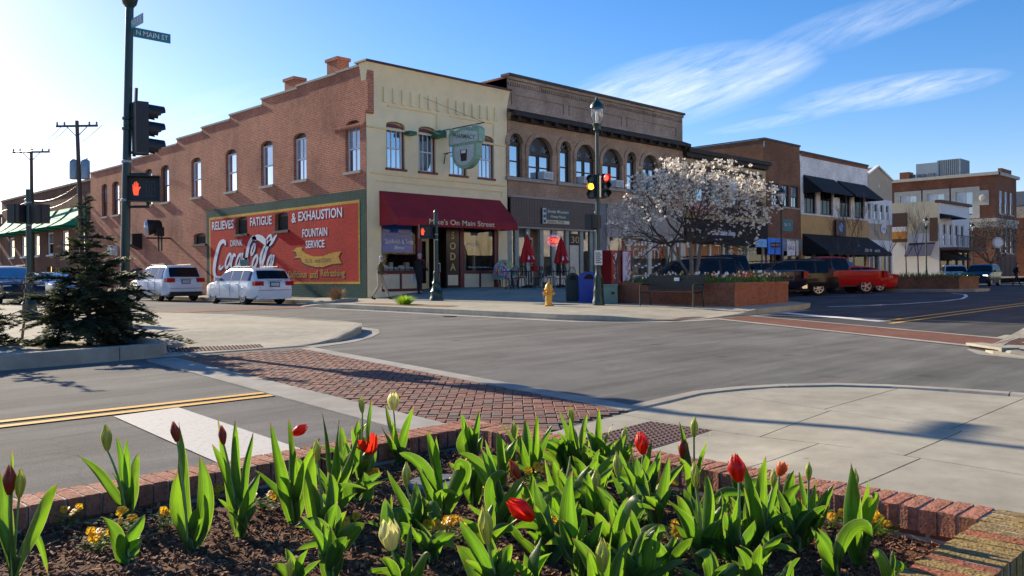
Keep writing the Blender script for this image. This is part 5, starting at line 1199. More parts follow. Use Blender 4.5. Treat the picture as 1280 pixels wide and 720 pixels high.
def arched_building():
    u0, u1 = 28.98, 44.1; o = (u0, YF, .4); P = local(PY(YF - .02), o)
    t = thing('arched_building', 'tan brick building with arched upstairs windows, dark cornice and sooty parapet', 'building', o)
    A = [(636, 652.5, 0), (660, 690, 1), (699, 713, 0), (719.5, 744, 1), (752, 777, 1), (782.5, 794.5, 0), (802, 821.5, 1), (829, 839, 0)]
    zs, zt = 6.2, 8.36; H = []
    for a, c, k in A:
        x0, x1 = fxz(a, 200)[0], fxz(c, 200)[0]; H.append((x0, x1, zs, zt, (x1 - x0) / 2 if not k else (x1 - x0) * .46))
    f1, f2 = fu(741), fu(757)
    m = MB(); wall(m, P, u0, u1, 5.28, 8.95, H, .3); m.build('front_wall', 'tan_brick', t)
    m = MB(); wall(m, P, u0, u1, 9.2, 11.1, (), .2); pbox(m, P, u0, u1, 10.95, 11.1, -.10, 0); m.build('parapet', 'grey_brick', t)
    m = MB(); pbox(m, P, u0 - .04, u1 + .04, 11.1, 11.22, -.2, .4); m.build('coping', 'coping_dark', t)
    m = MB(); pbox(m, P, u0, u1 + .1, 8.95, 9.12, -.22, 0); pbox(m, P, u0, u1 + .1, 9.12, 9.30, -.55, 0); m.add([P(u0, 9.30, -.55), P(u1 + .1, 9.30, -.55), P(u1 + .1, 9.52, 0), P(u0, 9.52, 0)], [(0, 1, 2, 3)]); m.build('cornice', 'cornice_dark', t)
    for k in range(17):
        m = MB(); u = u0 + .3 + k * .9; pbox(m, P, u, u + .16, 8.98, 9.119, -.48, -.221); m.build('bracket', 'cornice_dark', t)
    n = 96; me = None
    for k in range(n):                                  # dentil course below the coping
        m = MB(); u = u0 + .06 + k * (u1 - u0 - .1) / n
        if me is None: pbox(m, lambda u, z, d=0.: (u, d, z), 0, .085, 10.66 - .4, 10.82 - .4, -.07, 0); me = m.mesh('dentil', 'grey_brick')
        link('dentil', me, t, (u - o[0], YF - .02 - o[1], 0))
    for a, c in ((fu(640), fu(706)), (fu(712), fu(778)), (fu(784), fu(846))):
        m = MB(); pbox(m, P, a, c, 10.24, 10.30, -.05, 0); pbox(m, P, c - .06, c, 9.75, 10.24, -.05, 0); pbox(m, P, a, a + .06, 9.75, 10.24, -.05, 0); m.build('panel_moulding', 'grey_brick', t)
    for (a, c, z0, z1, r), (_, _, dbl) in zip(H, A):
        m = MB(); z_s = z1 - r; I = archp(a, c, z_s, r, 14); E = archp(a - .24, c + .24, z_s, r + .24, 14); k = len(I)
        for d0 in (-.07,):
            m.add([P(*q, d0) for q in I] + [P(*q, d0) for q in E], [(i, i + 1, k + i + 1, k + i) for i in range(k - 1)]); m.add([P(*q, d0) for q in E] + [P(*q, 0) for q in E], [(i, i + 1, k + i + 1, k + i) for i in range(k - 1)])
            m.add([P(*q, d0) for q in I] + [P(*q, .1) for q in I], [(i, i + 1, k + i + 1, k + i) for i in range(k - 1)])
        m.build('arch', 'tan_brick', t)
        w = MB(); cen = [(a, c)] if not dbl else [(a, (a + c) / 2), ((a + c) / 2, c)]
        w.add([P(*q, .2) for q in archp(a + .002, c - .002, z_s, r - .002, 14)], [tuple(range(15))]); pbox(w, P, a, c, z_s - .08, z_s + .02, .14, .24)
        hd = w.build('window_head', 'sash_dark', t)
        for p, q in cen:
            g = MB(); mid, rr = (p + q) / 2, (q - p) * .34; zz = z_s + .08; g.add([P(mid + rr * math.cos(R(x)), zz + rr * math.sin(R(x)) * min(1.25, r / max(.2, (q - p) / 2)) * .9, .192) for x in range(0, 181, 20)], [tuple(range(10))]); g.build('fanlight', 'dark_glass', hd)
            g = MB()
            for x in (45, 90, 135): g.bar(P(mid, zz, .185), P(mid + rr * math.cos(R(x)), zz + rr * .95 * math.sin(R(x)), .185), .025, .02)
            g.build('fan_bar', 'stone_sill', hd)
            window(t, P, p + .02, q - .02, z0, z_s - .08, 0, .2, 'sash_dark', 'blue_glass', .075, 0, True, None, low='blue_glass')
        pb = MB(); pbox(pb, P, a - .20, a - .02, z0 + .02, z_s - .14, -.05, 0); pbox(pb, P, a - .26, a - .0, z_s - .14, z_s, -.09, 0); pb.build('colonnette', 'tan_brick', t)
    pb = MB(); c = H[-1][1]; pbox(pb, P, c + .02, c + .2, zs + .02, zt - .9, -.05, 0); pb.build('colonnette', 'tan_brick', t)
    for a, c in ((H[0][0], H[1][1]), (H[2][0], H[4][1]), (H[5][0], H[7][1])): m = MB(); pbox(m, P, a - .25, c + .15, zs - .17, zs - .004, -.14, .1); m.build('sill', 'stone_sill', t)
    # window air conditioners
    for px, py in ((680.5, 224.5), (730, 228.5), (770, 232)):
        x, z = fxz(px, py); m = MB(); pbox(m, P, x - .33, x + .33, 6.23, 6.62, -.28, .2); q = m.build('air_conditioner', 'white_paint', t); m = MB(); pbox(m, P, x - .27, x + .27, 6.29, 6.56, -.29, -.281); m.build('grille', 'steel_grey', q)
    # left shop: tiled band with hanging posts
    Pb = lambda u, z, d=0.: P(u, z, d - .12)
    m = MB(); pbox(m, Pb, u0 + .05, f1, 3.78, 5.20, 0, .3); fas = m.build('tiled_fascia', 'black_panel', t)
    nx, nz = 34, 8; w_, h_ = (f1 - u0 - .05) / nx, 1.42 / nz; me = None
    for i in range(nx):
        for j in range(nz):
            if me is None: q = MB(); pbox(q, lambda u, z, d=0.: (u, d, z), .008, w_ - .008, .008, h_ - .008, -.012, 0); me = q.mesh('tile', 'tile_purple')
            link('tile', me, fas, (u0 + .05 + i * w_ - o[0], YF - .14 - o[1], 3.78 + j * h_ - o[2]))
    m = MB(); pbox(m, P, u0, f1 + .05, 5.20, 5.30, -.2, 0); pbox(m, P, u0 + .02, f1, 3.70, 3.78, -.16, .2); m.build('fascia_trim', 'stone_sill', t)
    lz = .80
    shop(t, P, fu(634.5), f1, lz, 3.70, [fu(646), fu(660), fu(677), fu(692), fu(709), fu(727)], 'column_green', 'room_wall', .55, 'column_cream', 1.6, door=2, cw=.26)
    m = MB(); pbox(m, P, fu(713), fu(724), 2.95, 3.55, .05, .07); dr = m.build('number_board', 'dark_wood', t); q = text_mb('308', FAC, 1.0, .34, (fu(714.5), YF + .02, 3.07), .0); q.xform(Matrix.Translation((-o[0], -o[1], -o[2]))); q.build('number', 'gold_letter', dr)
    m = MB(); m.quad(P(fu(713), .9, .06), P(fu(724), .9, .06), P(fu(724), 2.95, .06), P(fu(713), 2.95, .06)); m.build('painted_panel', 'column_cream', t)
    m = MB(); pbox(m, P, f1, f2, .5, 5.28, -.06, .2); m.build('pilaster', 'hvac_dark', t)
    # right shop
    m = MB(); pbox(m, P, f2, u1 - .1, 3.45, 5.05, -.1, .2); fs = m.build('fascia', 'stone_sill', t); m = MB(); pbox(m, P, f2, u1, 5.05, 5.28, -.16, .1); m.build('fascia_trim', 'stone_sill', t)
    shop(t, P, f2 + .02, u1, lz, 3.45, [fu(786), fu(812), fu(836), fu(843)], 'column_cream', 'room_wall', .55, 'column_cream', 1.6, cw=.3)
    zz = 1.7
    for s, hh in (('SPIRIT  OF', .28), ('CHARITY', .55)):
        pass
    q = text_mb('CHARITY', FAC, fu(826) - fu(792), .62, (fu(792), YF + .04, 2.3), .0, bold=.01); q.xform(Matrix.Translation((-o[0], -o[1], -o[2]))); lw = q.build('window_lettering', 'sign_pale', t); lw['kind'] = 'stuff'
    q = MB()
    for k in range(16):
        a = fu(789) + k * .33; q.v += []; pbox(q, P, a, a + .2, 3.05, 3.3, .05, .055); pbox(q, P, a, a + .22, 1.75 + .1 * (k % 3), 1.83 + .1 * (k % 3), .05, .055)
    q = q.build('window_decal', 'white_letter', t); q['kind'] = 'stuff'
    m = MB(); pbox(m, P, u0, u1, .2, lz, .0, .3); m.build('plinth', 'stone_sill', t)
    shell(t, P, u0, u1, .4, 11.0, 24, 'umber_brick', side0=True)
    m = MB(); pbox(m, P, u0 - .0, u0 + .35, 10.2, 11.1, .02, 9); m.build('side_parapet', 'side_brick', t)
arched_building()
def board_sign():
    a, z1 = fxz(674, 259); c, _ = fxz(708.5, 264); z0 = fxz(691, 281)[1]; z1 = fxz(691, 261)[1]; o = (a, YF - .17, z0)
    t = thing('shop_sign', 'slate blue board sign with cream script lettering on the tiled fascia', 'sign', o); m = MB(); m.box(0, c - a, -.05, 0, 0, z1 - z0); m.build('board', 'sign_slate', t); w, h = c - a, z1 - z0
    m = MB(); m.box(.02, w * .13, -.06, -.05, .02, h - .02); m.build('side_strip', 'sign_pale', t)
    for k in range(3): m = MB(); m.box(w * .03, w * .115, -.065, -.06, h * (.08 + .31 * k), h * (.27 + .31 * k)); m.build('jar_picture', 'sign_slate', t)
    for s, x0, x1, y, hh in (('Smoky Mountain', .17, .95, .66, .24), ('Honey House', .28, .84, .36, .22)): text_mb(s, FAC, w * (x1 - x0), h * hh, (w * x0, -.05, h * y), .006, .35, bold=.02).build('lettering', 'letter_cream', t)
    m = MB(); m.box(w * .13, w * .97, -.056, -.05, h * .05, h * .26); m.build('lower_strip', 'letter_cream', t); text_mb('GENERAL STORE', FAC, w * .62, h * .14, (w * .16, -.056, h * .085), .006, bold=.02).build('lettering', 'black_letter', t)
board_sign()
glow('neon_red', (1., .07, .03), 1.3); glow('neon_blue', (.25, .35, 1.), .35)
def open_sign():
    x, z = fxz(690.5, 301); t = thing('open_sign', 'lit red neon OPEN sign hanging in the shop window behind the parasols', 'sign', (x, YF - .12, z))
    text_mb('OPEN', FAC, .66, .22, (-.33, 0, -.11), .01, bold=.0).build('lettering', 'neon_red', t); m = MB(); m.tube([(.44 * math.cos(k * .2618), 0, .23 * math.sin(k * .2618)) for k in range(25)], .008, 6); m.build('tube', 'neon_red', t)
    m = MB(); m.tube([(.52 * math.cos(k * .2618), .01, .29 * math.sin(k * .2618)) for k in range(25)], .011, 6); m.build('outer_tube', 'neon_blue', t)
open_sign()

def dark_building():
    u0, u1 = 44.14, 54.18; o = (u0, YF, .4); P = local(PY(YF), o); t = thing('bake_shop_building', 'dark timber fronted building with tan trim and heavy black cornice behind the blossoming tree', 'building', o)
    W = [(u0 + 1.2 + k * 2.05, u0 + 2.5 + k * 2.05, 5.9, 7.75) for k in range(4)]
    m = MB(); wall(m, P, u0, u1, 3.4, 8.6, W, .2); m.build('front_wall', 'dark_wood', t); m = MB(); pbox(m, P, u0, u1 + .1, 8.6, 8.85, -.3, .2); pbox(m, P, u0, u1 + .15, 8.85, 9.1, -.5, .2); m.build('cornice', 'cornice_dark', t)
    for a in ((u0, u0 + .45, 5.2, 8.2), (u1 - .45, u1, 5.2, 8.2), (u0, u1, 8.2, 8.5), (u0, u1, 4.85, 5.2)): m = MB(); pbox(m, P, *a, -.12, 0); m.build('trim_board', 'tan_trim', t)
    for a, c, z0, z1 in W:
        for q in ((a - .16, a, z0 - .16, z1 + .16), (c, c + .16, z0 - .16, z1 + .16), (a, c, z1, z1 + .16), (a, c, z0 - .16, z0)): m = MB(); pbox(m, P, *q, -.06, 0); m.build('window_trim', 'tan_trim', t)
        window(t, P, a, c, z0, z1, 0, .1, 'sash_white', 'curtain_glass', .07, 0, True)
    m = MB(); pbox(m, P, u0, u1, 3.3, 4.85, -.25, .1); fs = m.build('fascia', 'awning_black', t); q = text_mb("McFarlan Bake Shop", FAC, fu(915) - fu(878), .5, (fu(878), YF - .25, 3.75), .008, .1, bold=.02); q.xform(Matrix.Translation((-o[0], -o[1], -o[2]))); q.build('lettering', 'white_letter', fs)
    aw = awning(t, P, u0 + .3, fu(886), 6.0, 5.1, .9, 'salmon', .2, 0)
    shop(t, P, u0 + .02, u1 - .02, .8, 3.3, [fu(872), fu(888), fu(905), fu(914), fu(935)], 'column_cream', 'room_wall', .6, 'column_cream', 1.8, door=3, cw=.2); shell(t, P, u0, u1, .4, 8.9, 22, 'umber_brick')
plain('salmon', (.55, .20, .12), .8, .1, 3)
dark_building()
def umber_building():
    u0, u1 = 54.22, 59.55; o = (u0, YF, .4); P = local(PY(YF), o); t = thing('brown_brick_building', 'narrow dark brown brick building with three upstairs windows and blue shop banners', 'building', o); H = []
    for a, c in ((964.5, 973.5), (977.3, 986), (988.8, 997.5)): H.append((fxz(a, 240)[0], fxz(c, 240)[0], 6.2, 7.78))
    m = MB(); wall(m, P, u0, u1, 3.9, 10.75, H, .2); m.build('front_wall', 'umber_brick', t); m = MB(); pbox(m, P, u0 - .05, u1, 10.75, 10.88, -.08, .4); m.quad(P(u0 - .05, 10.88, .4), P(u0 + .4, 10.88, .4), P(u0 + .4, 10.88, 22), P(u0 - .05, 10.88, 22)); m.build('coping', 'coping_dark', t)
    for a, c, z0, z1 in H: window(t, P, a, c, z0, z1, 0, .12, 'sash_dark', 'curtain_glass', .07, 1, True, 'stone_sill')
    m = MB(); pbox(m, P, u0, u1, 3.0, 3.9, -.12, .1); fs = m.build('fascia', 'hvac_dark', t)
    for a, c, z0, z1, mt in ((938.5, 952.5, 3.2, 3.75, 'banner_cyan'), (954, 973.5, 2.72, 3.85, 'banner_bright')):
        if a < 953: a2, c2 = fu(a) , fu(c)
        m = MB(); pbox(m, P, fu(a), fu(c), z0, z1, -.36, -.3); bn = m.build('banner', mt, t); q = marks(9, FAC, (fu(c) - fu(a)) * .7, (z1 - z0) * .4, (fu(a) + (fu(c) - fu(a)) * .15, YF - .37, z0 + (z1 - z0) * .3), .0); q.xform(Matrix.Translation((-o[0], -o[1], -o[2]))); q.build('small_print', 'banner_blue', bn)['kind'] = 'stuff'
    q = marks(6, FAC, fu(986) - fu(974.5), .4, (fu(974.5), YF - .14, 3.25), .0); q.xform(Matrix.Translation((-o[0], -o[1], -o[2]))); q.build('small_print', 'banner_cyan', fs)['kind'] = 'stuff'
    for a, c in ((981.5, 990.5), (993, 996)): m = MB(); m.quad(P(fu(a), 2.6, -.13), P(fu(c), 2.75, -.13), P(fu(c), 3.75, -.13), P(fu(a), 3.85, -.13)); m.build('poster', 'column_cream', fs)
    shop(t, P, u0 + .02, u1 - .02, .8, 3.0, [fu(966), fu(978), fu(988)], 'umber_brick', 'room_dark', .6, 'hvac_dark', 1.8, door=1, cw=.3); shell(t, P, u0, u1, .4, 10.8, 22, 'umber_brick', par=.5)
plain('banner_cyan', (.22, .50, .85), .6); plain('banner_bright', (.02, .20, .85), .6, .3, 2)
umber_building()
def white_building():
    u0, u1 = 59.6, 71.85; o = (u0, YF, .4); P = local(PY(YF), o); t = thing('white_brick_building', 'white painted brick building over an ochre storey with three black awnings', 'building', o)
    zu = 5.85; H = []
    for a, c in ((1005.5, 1021), (1026, 1041.5), (1050, 1064), (1068.5, 1081)): H.append((fu(a), fu(c), zu + .05, 8.3))
    m = MB(); wall(m, P, u0, u1, zu, 10.35, H, .25); m.build('front_wall', 'white_brick', t); m = MB(); pbox(m, P, u0, u1, 10.35, 10.5, -.1, .4); m.build('coping', 'coping_dark', t)
    m = MB(); pbox(m, P, u0, u1, 10.12, 10.348, -.03, 0); m.build('worn_course', 'far_red_brick', t)
    m = MB(); wall(m, P, u0, u1, 3.2, zu - .08, (), .2); m.build('middle_wall', 'ochre_paint', t); m = MB(); pbox(m, P, u0, u1, zu - .08, zu + .04, -.08, .1); m.build('band', 'white_paint', t)
    for a, c, z0, z1 in H: window(t, P, a, c, z0, z1, 0, .15, 'sash_dark', 'dark_glass', .12, 2, False); 
    for a, c, z0, z1 in H[:2]: pass
    x0, x1 = fu(1004.5), fu(1043); awning(t, P, x0, x1, 8.75, 7.35, 1.5, 'awning_black', .12); x0, x1 = fu(1047), fu(1082); awning(t, P, x0, x1, 8.75, 7.35, 1.5, 'awning_black', .12)
    aw = awning(t, P, fu(1003), fu(1085) - .1, 4.35, 2.75, 2.0, 'awning_black', .2)
    q = marks(13, FAC, fu(1069) - fu(1049), .22, (fu(1052), YF - 1.82, 3.05), .05); q.xform(Matrix.Translation((-o[0], -o[1], -o[2]))); q.build('small_print', 'white_letter', aw)['kind'] = 'stuff'
    m = MB(); m.add([(fu(1052) + a - o[0], -1.35 + b - .02, 3.5 + c - o[2]) for a, b, c in ((0, 0, 0), (.5, .1, -.1), (1.0, .0, -.35), (.7, -.05, -.3), (.35, .3, .25))], [(0, 1, 2, 3, 4)]); m.build('bird_emblem', 'banner_cyan', aw)
    m = MB(); pbox(m, P, fu(1041), fu(1053), 4.35, 5.6, -.3, -.2); mu = m.build('mural_board', 'maroon_dark', t)
    m = MB(); m.add([P(fu(1047) + .35 * math.cos(R(a)), 5.0 + .35 * math.sin(R(a)), -.31) for a in range(0, 360, 30)], [tuple(range(12))]); m.build('board_disc', 'banner_cyan', mu)
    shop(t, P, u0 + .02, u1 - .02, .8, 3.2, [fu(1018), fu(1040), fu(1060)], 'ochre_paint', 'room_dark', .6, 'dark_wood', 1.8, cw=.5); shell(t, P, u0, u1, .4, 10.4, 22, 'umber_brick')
white_building()
def gable_building():
    u0, u1 = 71.9, 77.1; o = (u0, YF, .4); P = local(PY(YF), o); t = thing('gabled_building', 'narrow building with tan gable above a white windowed storey', 'building', o); um = fu(1097.5)
    H = [(fu(a), fu(c), 5.95, 7.3) for a, c in ((1085.6, 1089), (1093, 1097.5), (1100.5, 1104.8), (1107.5, 1111.5))]
    m = MB(); wall(m, P, u0, u1, 5.6, 7.75, H, .2); m.build('middle_wall', 'white_paint', t); m = MB(); m.add([P(u0, 7.75), P(u1, 7.75), P(u1, 9.5), P(um, 10.5), P(u0, 9.7)], [(0, 1, 2, 3, 4)]); m.build('gable', 'tan_stucco', t)
    m = MB(); m.bar(P(u0 - .1, 9.74, 0), P(um, 10.58, 0), .3, .12, up=(0, 0, 1)); m.bar(P(um, 10.58, 0), P(u1 + .1, 9.54, 0), .3, .12, up=(0, 0, 1)); m.build('verge', 'white_paint', t)
    m = MB(); m.add([P(u0, 9.7, 0), P(um, 10.5, 0), P(um, 10.5, 20), P(u0, 9.7, 20)], [(0, 1, 2, 3)]); m.add([P(u1, 9.5, 0), P(um, 10.5, 0), P(um, 10.5, 20), P(u1, 9.5, 20)], [(0, 1, 2, 3)]); m.build('roof', 'roof_felt', t)
    m = MB(); wall(m, P, u0, u1, 4.2, 5.6, (), .1); m.build('brick_band', 'tan_stucco', t); m = MB(); wall(m, P, u0, u1, 3.2, 4.2, (), .1); m.build('shop_fascia', 'white_paint', t)
    for a, c, z0, z1 in H: window(t, P, a, c, z0, z1, 0, .1, 'sash_white', 'dark_glass', .05, 0, True, 'white_paint')
    x, z = fxz(1103.5, 286); m = MB(); m.add([P(x + .62 * math.cos(R(a)), z + .42 * math.sin(R(a)), -.08) for a in range(0, 360, 20)], [tuple(range(18))]); ov = m.build('oval_sign', 'white_letter', t); q = marks(6, FAC, .8, .22, (x - .4, YF - .09, z - .1), .0); q.xform(Matrix.Translation((-o[0], -o[1], -o[2]))); q.build('small_print', 'banner_blue', ov)['kind'] = 'stuff'
    m = MB(); m.box(-.1, .12, -.05, -.01, 0, .25); m.build('vent', 'white_paint', t, loc=(um - u0 + .2, 0, 8.75 - .4))
    shop(t, P, u0 + .02, u1 - .02, .8, 3.2, [fu(1092), fu(1100), fu(1108)], 'white_paint', 'room_wall', .6, 'awning_red', 1.6, door=1, cw=.25); shell(t, P, u0, u1, .4, 9.5, 20, 'tan_stucco', par=1.)
gable_building()
def balcony_building():
    Y7, u0, u1 = 27.6, 84.1, 92.7; o = (u0, Y7, .4); P = local(PY(Y7), o); S = local(PXp(u0), o)
    t = thing('balcony_building', 'low cream stucco building with upper terrace, brown boards and blue awning', 'building', o)
    m = MB(); wall(m, S, Y7, 45, .4, 8.1, (), .1); m.build('flank_wall', 'cream_stucco', t); m = MB(); wall(m, S, Y7, 36, .35, 5.1, (), .1); m.xform(Matrix.Translation((-.08, 0, 0))); m.build('lower_wall', 'white_paint', t)
    H = [(u0 + 1.0 + k * 1.7, u0 + 2.0 + k * 1.7, 3.9, 6.0) for k in range(4)]
    m = MB(); wall(m, P, u0, u1, 3.7, 7.9, H, .2); m.build('front_wall', 'white_paint', t); m = MB(); pbox(m, P, u0 - .2, u1, 7.9, 8.15, -.3, .3); m.build('parapet_cap', 'brown_board', t)
    for h in H: window(t, P, *h, 0, .12, 'sash_white', 'dark_glass', .08, 0, True)
    m = MB(); pbox(m, P, u0, u1, 3.45, 3.7, -1.6, 0); dk = m.build('terrace', 'brown_board', t)
    for k in range(22): m = MB(); x = u0 + .1 + k * .4; pbox(m, P, x, x + .03, 3.7, 4.75, -1.55, -1.52); m.build('baluster', 'dark_iron', dk)
    m = MB(); pbox(m, P, u0, u1, 4.75, 4.8, -1.57, -1.5); m.build('handrail', 'dark_iron', dk)
    awning(t, P, u0 + .1, u0 + 3.2, 6.9, 6.4, 1.4, 'awning_black', .08)
    # brown boards and signs on the flank (alley side)
    for y0, y1, z0, z1, mt, tx in ((27.7, 28.35, 4.3, 6.5, 'brown_board', None), (30.45, 31.9, 5.8, 7.1, 'brown_board', None), (30.4, 31.9, 5.32, 5.78, 'white_letter', None), (30.45, 31.8, 4.65, 5.3, 'orange_sign', 'ORANGE'), (30.45, 31.9, 4.3, 4.63, 'brown_board', None)):
        m = MB(); m.box(-.35, -.12, y0 - Y7, y1 - Y7, z0 - .4, z1 - .4); q = m.build('sign_board', mt, t)
    m = MB(); m.add([(-.1, y - Y7, z - .4) for y, z in ((27.9, 4.2), (30.3, 4.2))] + [(-1.4, y - Y7, z - .4) for y, z in ((30.3, 2.9), (27.9, 2.9))], [(0, 1, 2, 3)]); m.build('blue_awning', 'awning_blue', t)
    shop(t, P, u0 + .02, u1, .7, 3.3, [u0 + 2.5, u0 + 5, u0 + 7], 'brown_board', 'room_dark', .6, 'brown_board', 1.6, cw=.3); awning(t, P, u0 + .6, u0 + 4, 3.4, 2.5, 1.5, 'awning_black', .15)
    shell(t, P, u0 + .05, u1, .4, 8.0, 18, 'cream_stucco', side0=False)
plain('orange_sign', (.6, .25, .03), .6)
balcony_building()
def corner_bank():
    X8, Y8, u1 = 108.5, 29.5, 117.; o = (X8, Y8, .4); P = local(PY(Y8), o); S = local(PXp(X8), o)
    t = thing('three_storey_building', 'three storey red brick corner building with stone bands and rooftop plant', 'building', o)
    yb = lambda px: onX(px, 250, X8)[0]
    H = [(yb(b_), yb(a), 8.0, 10.9) for a, b_ in ((1125.5, 1146), (1159.5, 1181), (1195, 1216.5))]
    L = [(yb(b_), yb(a), 4.2, 6.6, .4) for a, b_ in ((1199, 1203), (1212, 1218))]
    m = MB(); wall(m, S, Y8, 52, .3, 12.6, H, .25); m.build('flank_wall', 'far_red_brick', t)
    for a, c, z0, z1 in H:
        for q in ((a - .7, a, z0 - .3, z1 + .5), (c, c + .7, z0 - .3, z1 + .5), (a, c, z1, z1 + .5), (a, c, z0 - .3, z0)): m = MB(); pbox(m, S, *q, -.08, 0); m.build('stone_surround', 'limestone', t)
        mid = (a + c) / 2; window(t, S, a, mid - .05, z0, z1, 0, .12, 'sash_white', 'sky_glass', .12, 0, True); window(t, S, mid + .05, c, z0, z1, 0, .12, 'sash_white', 'curtain_glass', .12, 0, True); m = MB(); pbox(m, S, mid - .05, mid + .05, z0, z1, .05, .2); m.build('mullion', 'sash_white', t)
    F = [(X8 + 1.6 + k * 2.1, X8 + 2.9 + k * 2.1, z0, z1, r) for k in range(3) for z0, z1, r in ((8.2, 10.9, 0), (3.6, 6.9, .3))]
    m = MB(); wall(m, P, X8, u1, .3, 12.6, F, .25); m.build('front_wall', 'far_red_brick', t)
    for a, c, z0, z1, r in F: window(t, P, a, c, z0, z1, r, .12, 'sash_white', 'curtain_glass', .1, 0, True, 'limestone')
    m = MB(); pbox(m, S, Y8 - .25, 52, 7.2, 7.6, -.35, 0); pbox(m, S, Y8, 52, 6.6, 7.2, -.08, 0); m.build('stone_band', 'limestone', t); m = MB(); pbox(m, P, X8, u1, 7.2, 7.6, -.25, 0); pbox(m, P, X8, u1, 6.6, 7.2, -.08, 0); m.build('stone_band', 'limestone', t)
    m = MB(); pbox(m, S, Y8 - .4, 52, 12.6, 12.95, -.45, .5); pbox(m, P, X8, u1, 12.6, 12.96, -.4, .5); m.build('cornice', 'limestone', t); m = MB(); pbox(m, P, X8 + 2.5, X8 + 6.5, 12.96, 13.6, .0, .4); m.build('crest', 'far_red_brick', t)
    y, z = onX(1229, 230, X8); m = MB(); pbox(m, S, y - .6, y + .6, 9.2, 10.9, -.1, 0); md = m.build('medallion', 'limestone', t); m = MB(); m.lathe([(.45, 0), (.4, .1), (.2, .14)], 12); m.xform(Matrix.Translation((-.1, y - Y8, 10.05 - .4)) @ Matrix.Rotation(R(-90), 4, 'Y')); m.build('boss', 'limestone', md)
    m = MB(); m.box(.5, u1 - X8, .5, 22, 11.9, 12.); m.build('roof', 'roof_felt', t)
    for k in range(4): m = MB(); pbox(m, P, X8 + 1.6 + k * 1.9, X8 + 2.3 + k * 1.9, .4, 3.2, -.02, .1); m.build('door_bay', 'dark_wood', t)
    m = MB(); a, c = yb(1192), yb(1136); m.box(2.6, 6, a - Y8, (a + c) / 2 - Y8, 12.4, 14.8); m.build('plant_enclosure', 'hvac_dark', t)
    for k in range(12): y0_ = a - Y8 + k * (c - a) / 24; q = MB(); q.box(2.52, 2.6, y0_, y0_ + .3, 12.4, 14.8); q.build('louvre', 'steel_grey', t)
    m = MB(); m.box(2.5, 5, (a + c) / 2 - Y8, c - Y8, 12.6, 14.6); m.build('plant_unit', 'steel_grey', t)
    for k in range(4): q = MB(); y0_ = (a + c) / 2 - Y8 + .4 + k * 1.1; q.box(2.3, 2.5, y0_, y0_ + .7, 12.6, 13.3); q.build('fan_unit', 'hvac_dark', t)
    m = MB(); a, c = yb(1131), yb(1119); m.box(1.5, 3.0, a - Y8, c - Y8, 12.4, 13.6); m.build('chimney', 'far_red_brick', t)
corner_bank()
def end_buildings():
    for k, (x0, x1, y0, h, mat, lab) in enumerate(((121, 140, 29.6, 8.2, 'far_red_brick', 'low brick building with white band beyond the three storey corner block'), (141, 165, 30.2, 11.0, 'tan_stucco', 'pale building with dark roof structure at the far right end of the street'))):
        o = (x0, y0, .4); P = local(PY(y0), o); t = thing('far_building', lab, 'building', o); H = [(x0 + 1.2 + j * 2.6, x0 + 2.6 + j * 2.6, 4.6, 6.6) for j in range(int((x1 - x0 - 2) / 2.6))]
        m = MB(); wall(m, P, x0, x1, .3, h, H, .2); m.build('front_wall', mat, t); m = MB(); pbox(m, P, x0, x1, h, h + .3, -.2, .4); m.build('cornice', 'limestone', t)
        for q in H: window(t, P, *q, 0, .1, 'sash_white', 'curtain_glass', .1, 0, True)
        m = MB(); pbox(m, P, x0 + .5, x1 - .5, .5, 3.3, -.05, .1); m.build('shop_band', 'dark_glass', t); m = MB(); pbox(m, P, x0, x1, 3.3, 4.0, -.15, .1); m.build('band', 'white_paint', t); shell(t, P, x0, x1, .4, h, 20, mat)
        if k: m = MB(); pbox(m, P, x0 + 2, x1 - 4, h + .3, h + 2.4, 2, 8); m.build('roof_plant', 'hvac_dark', t)
end_buildings()
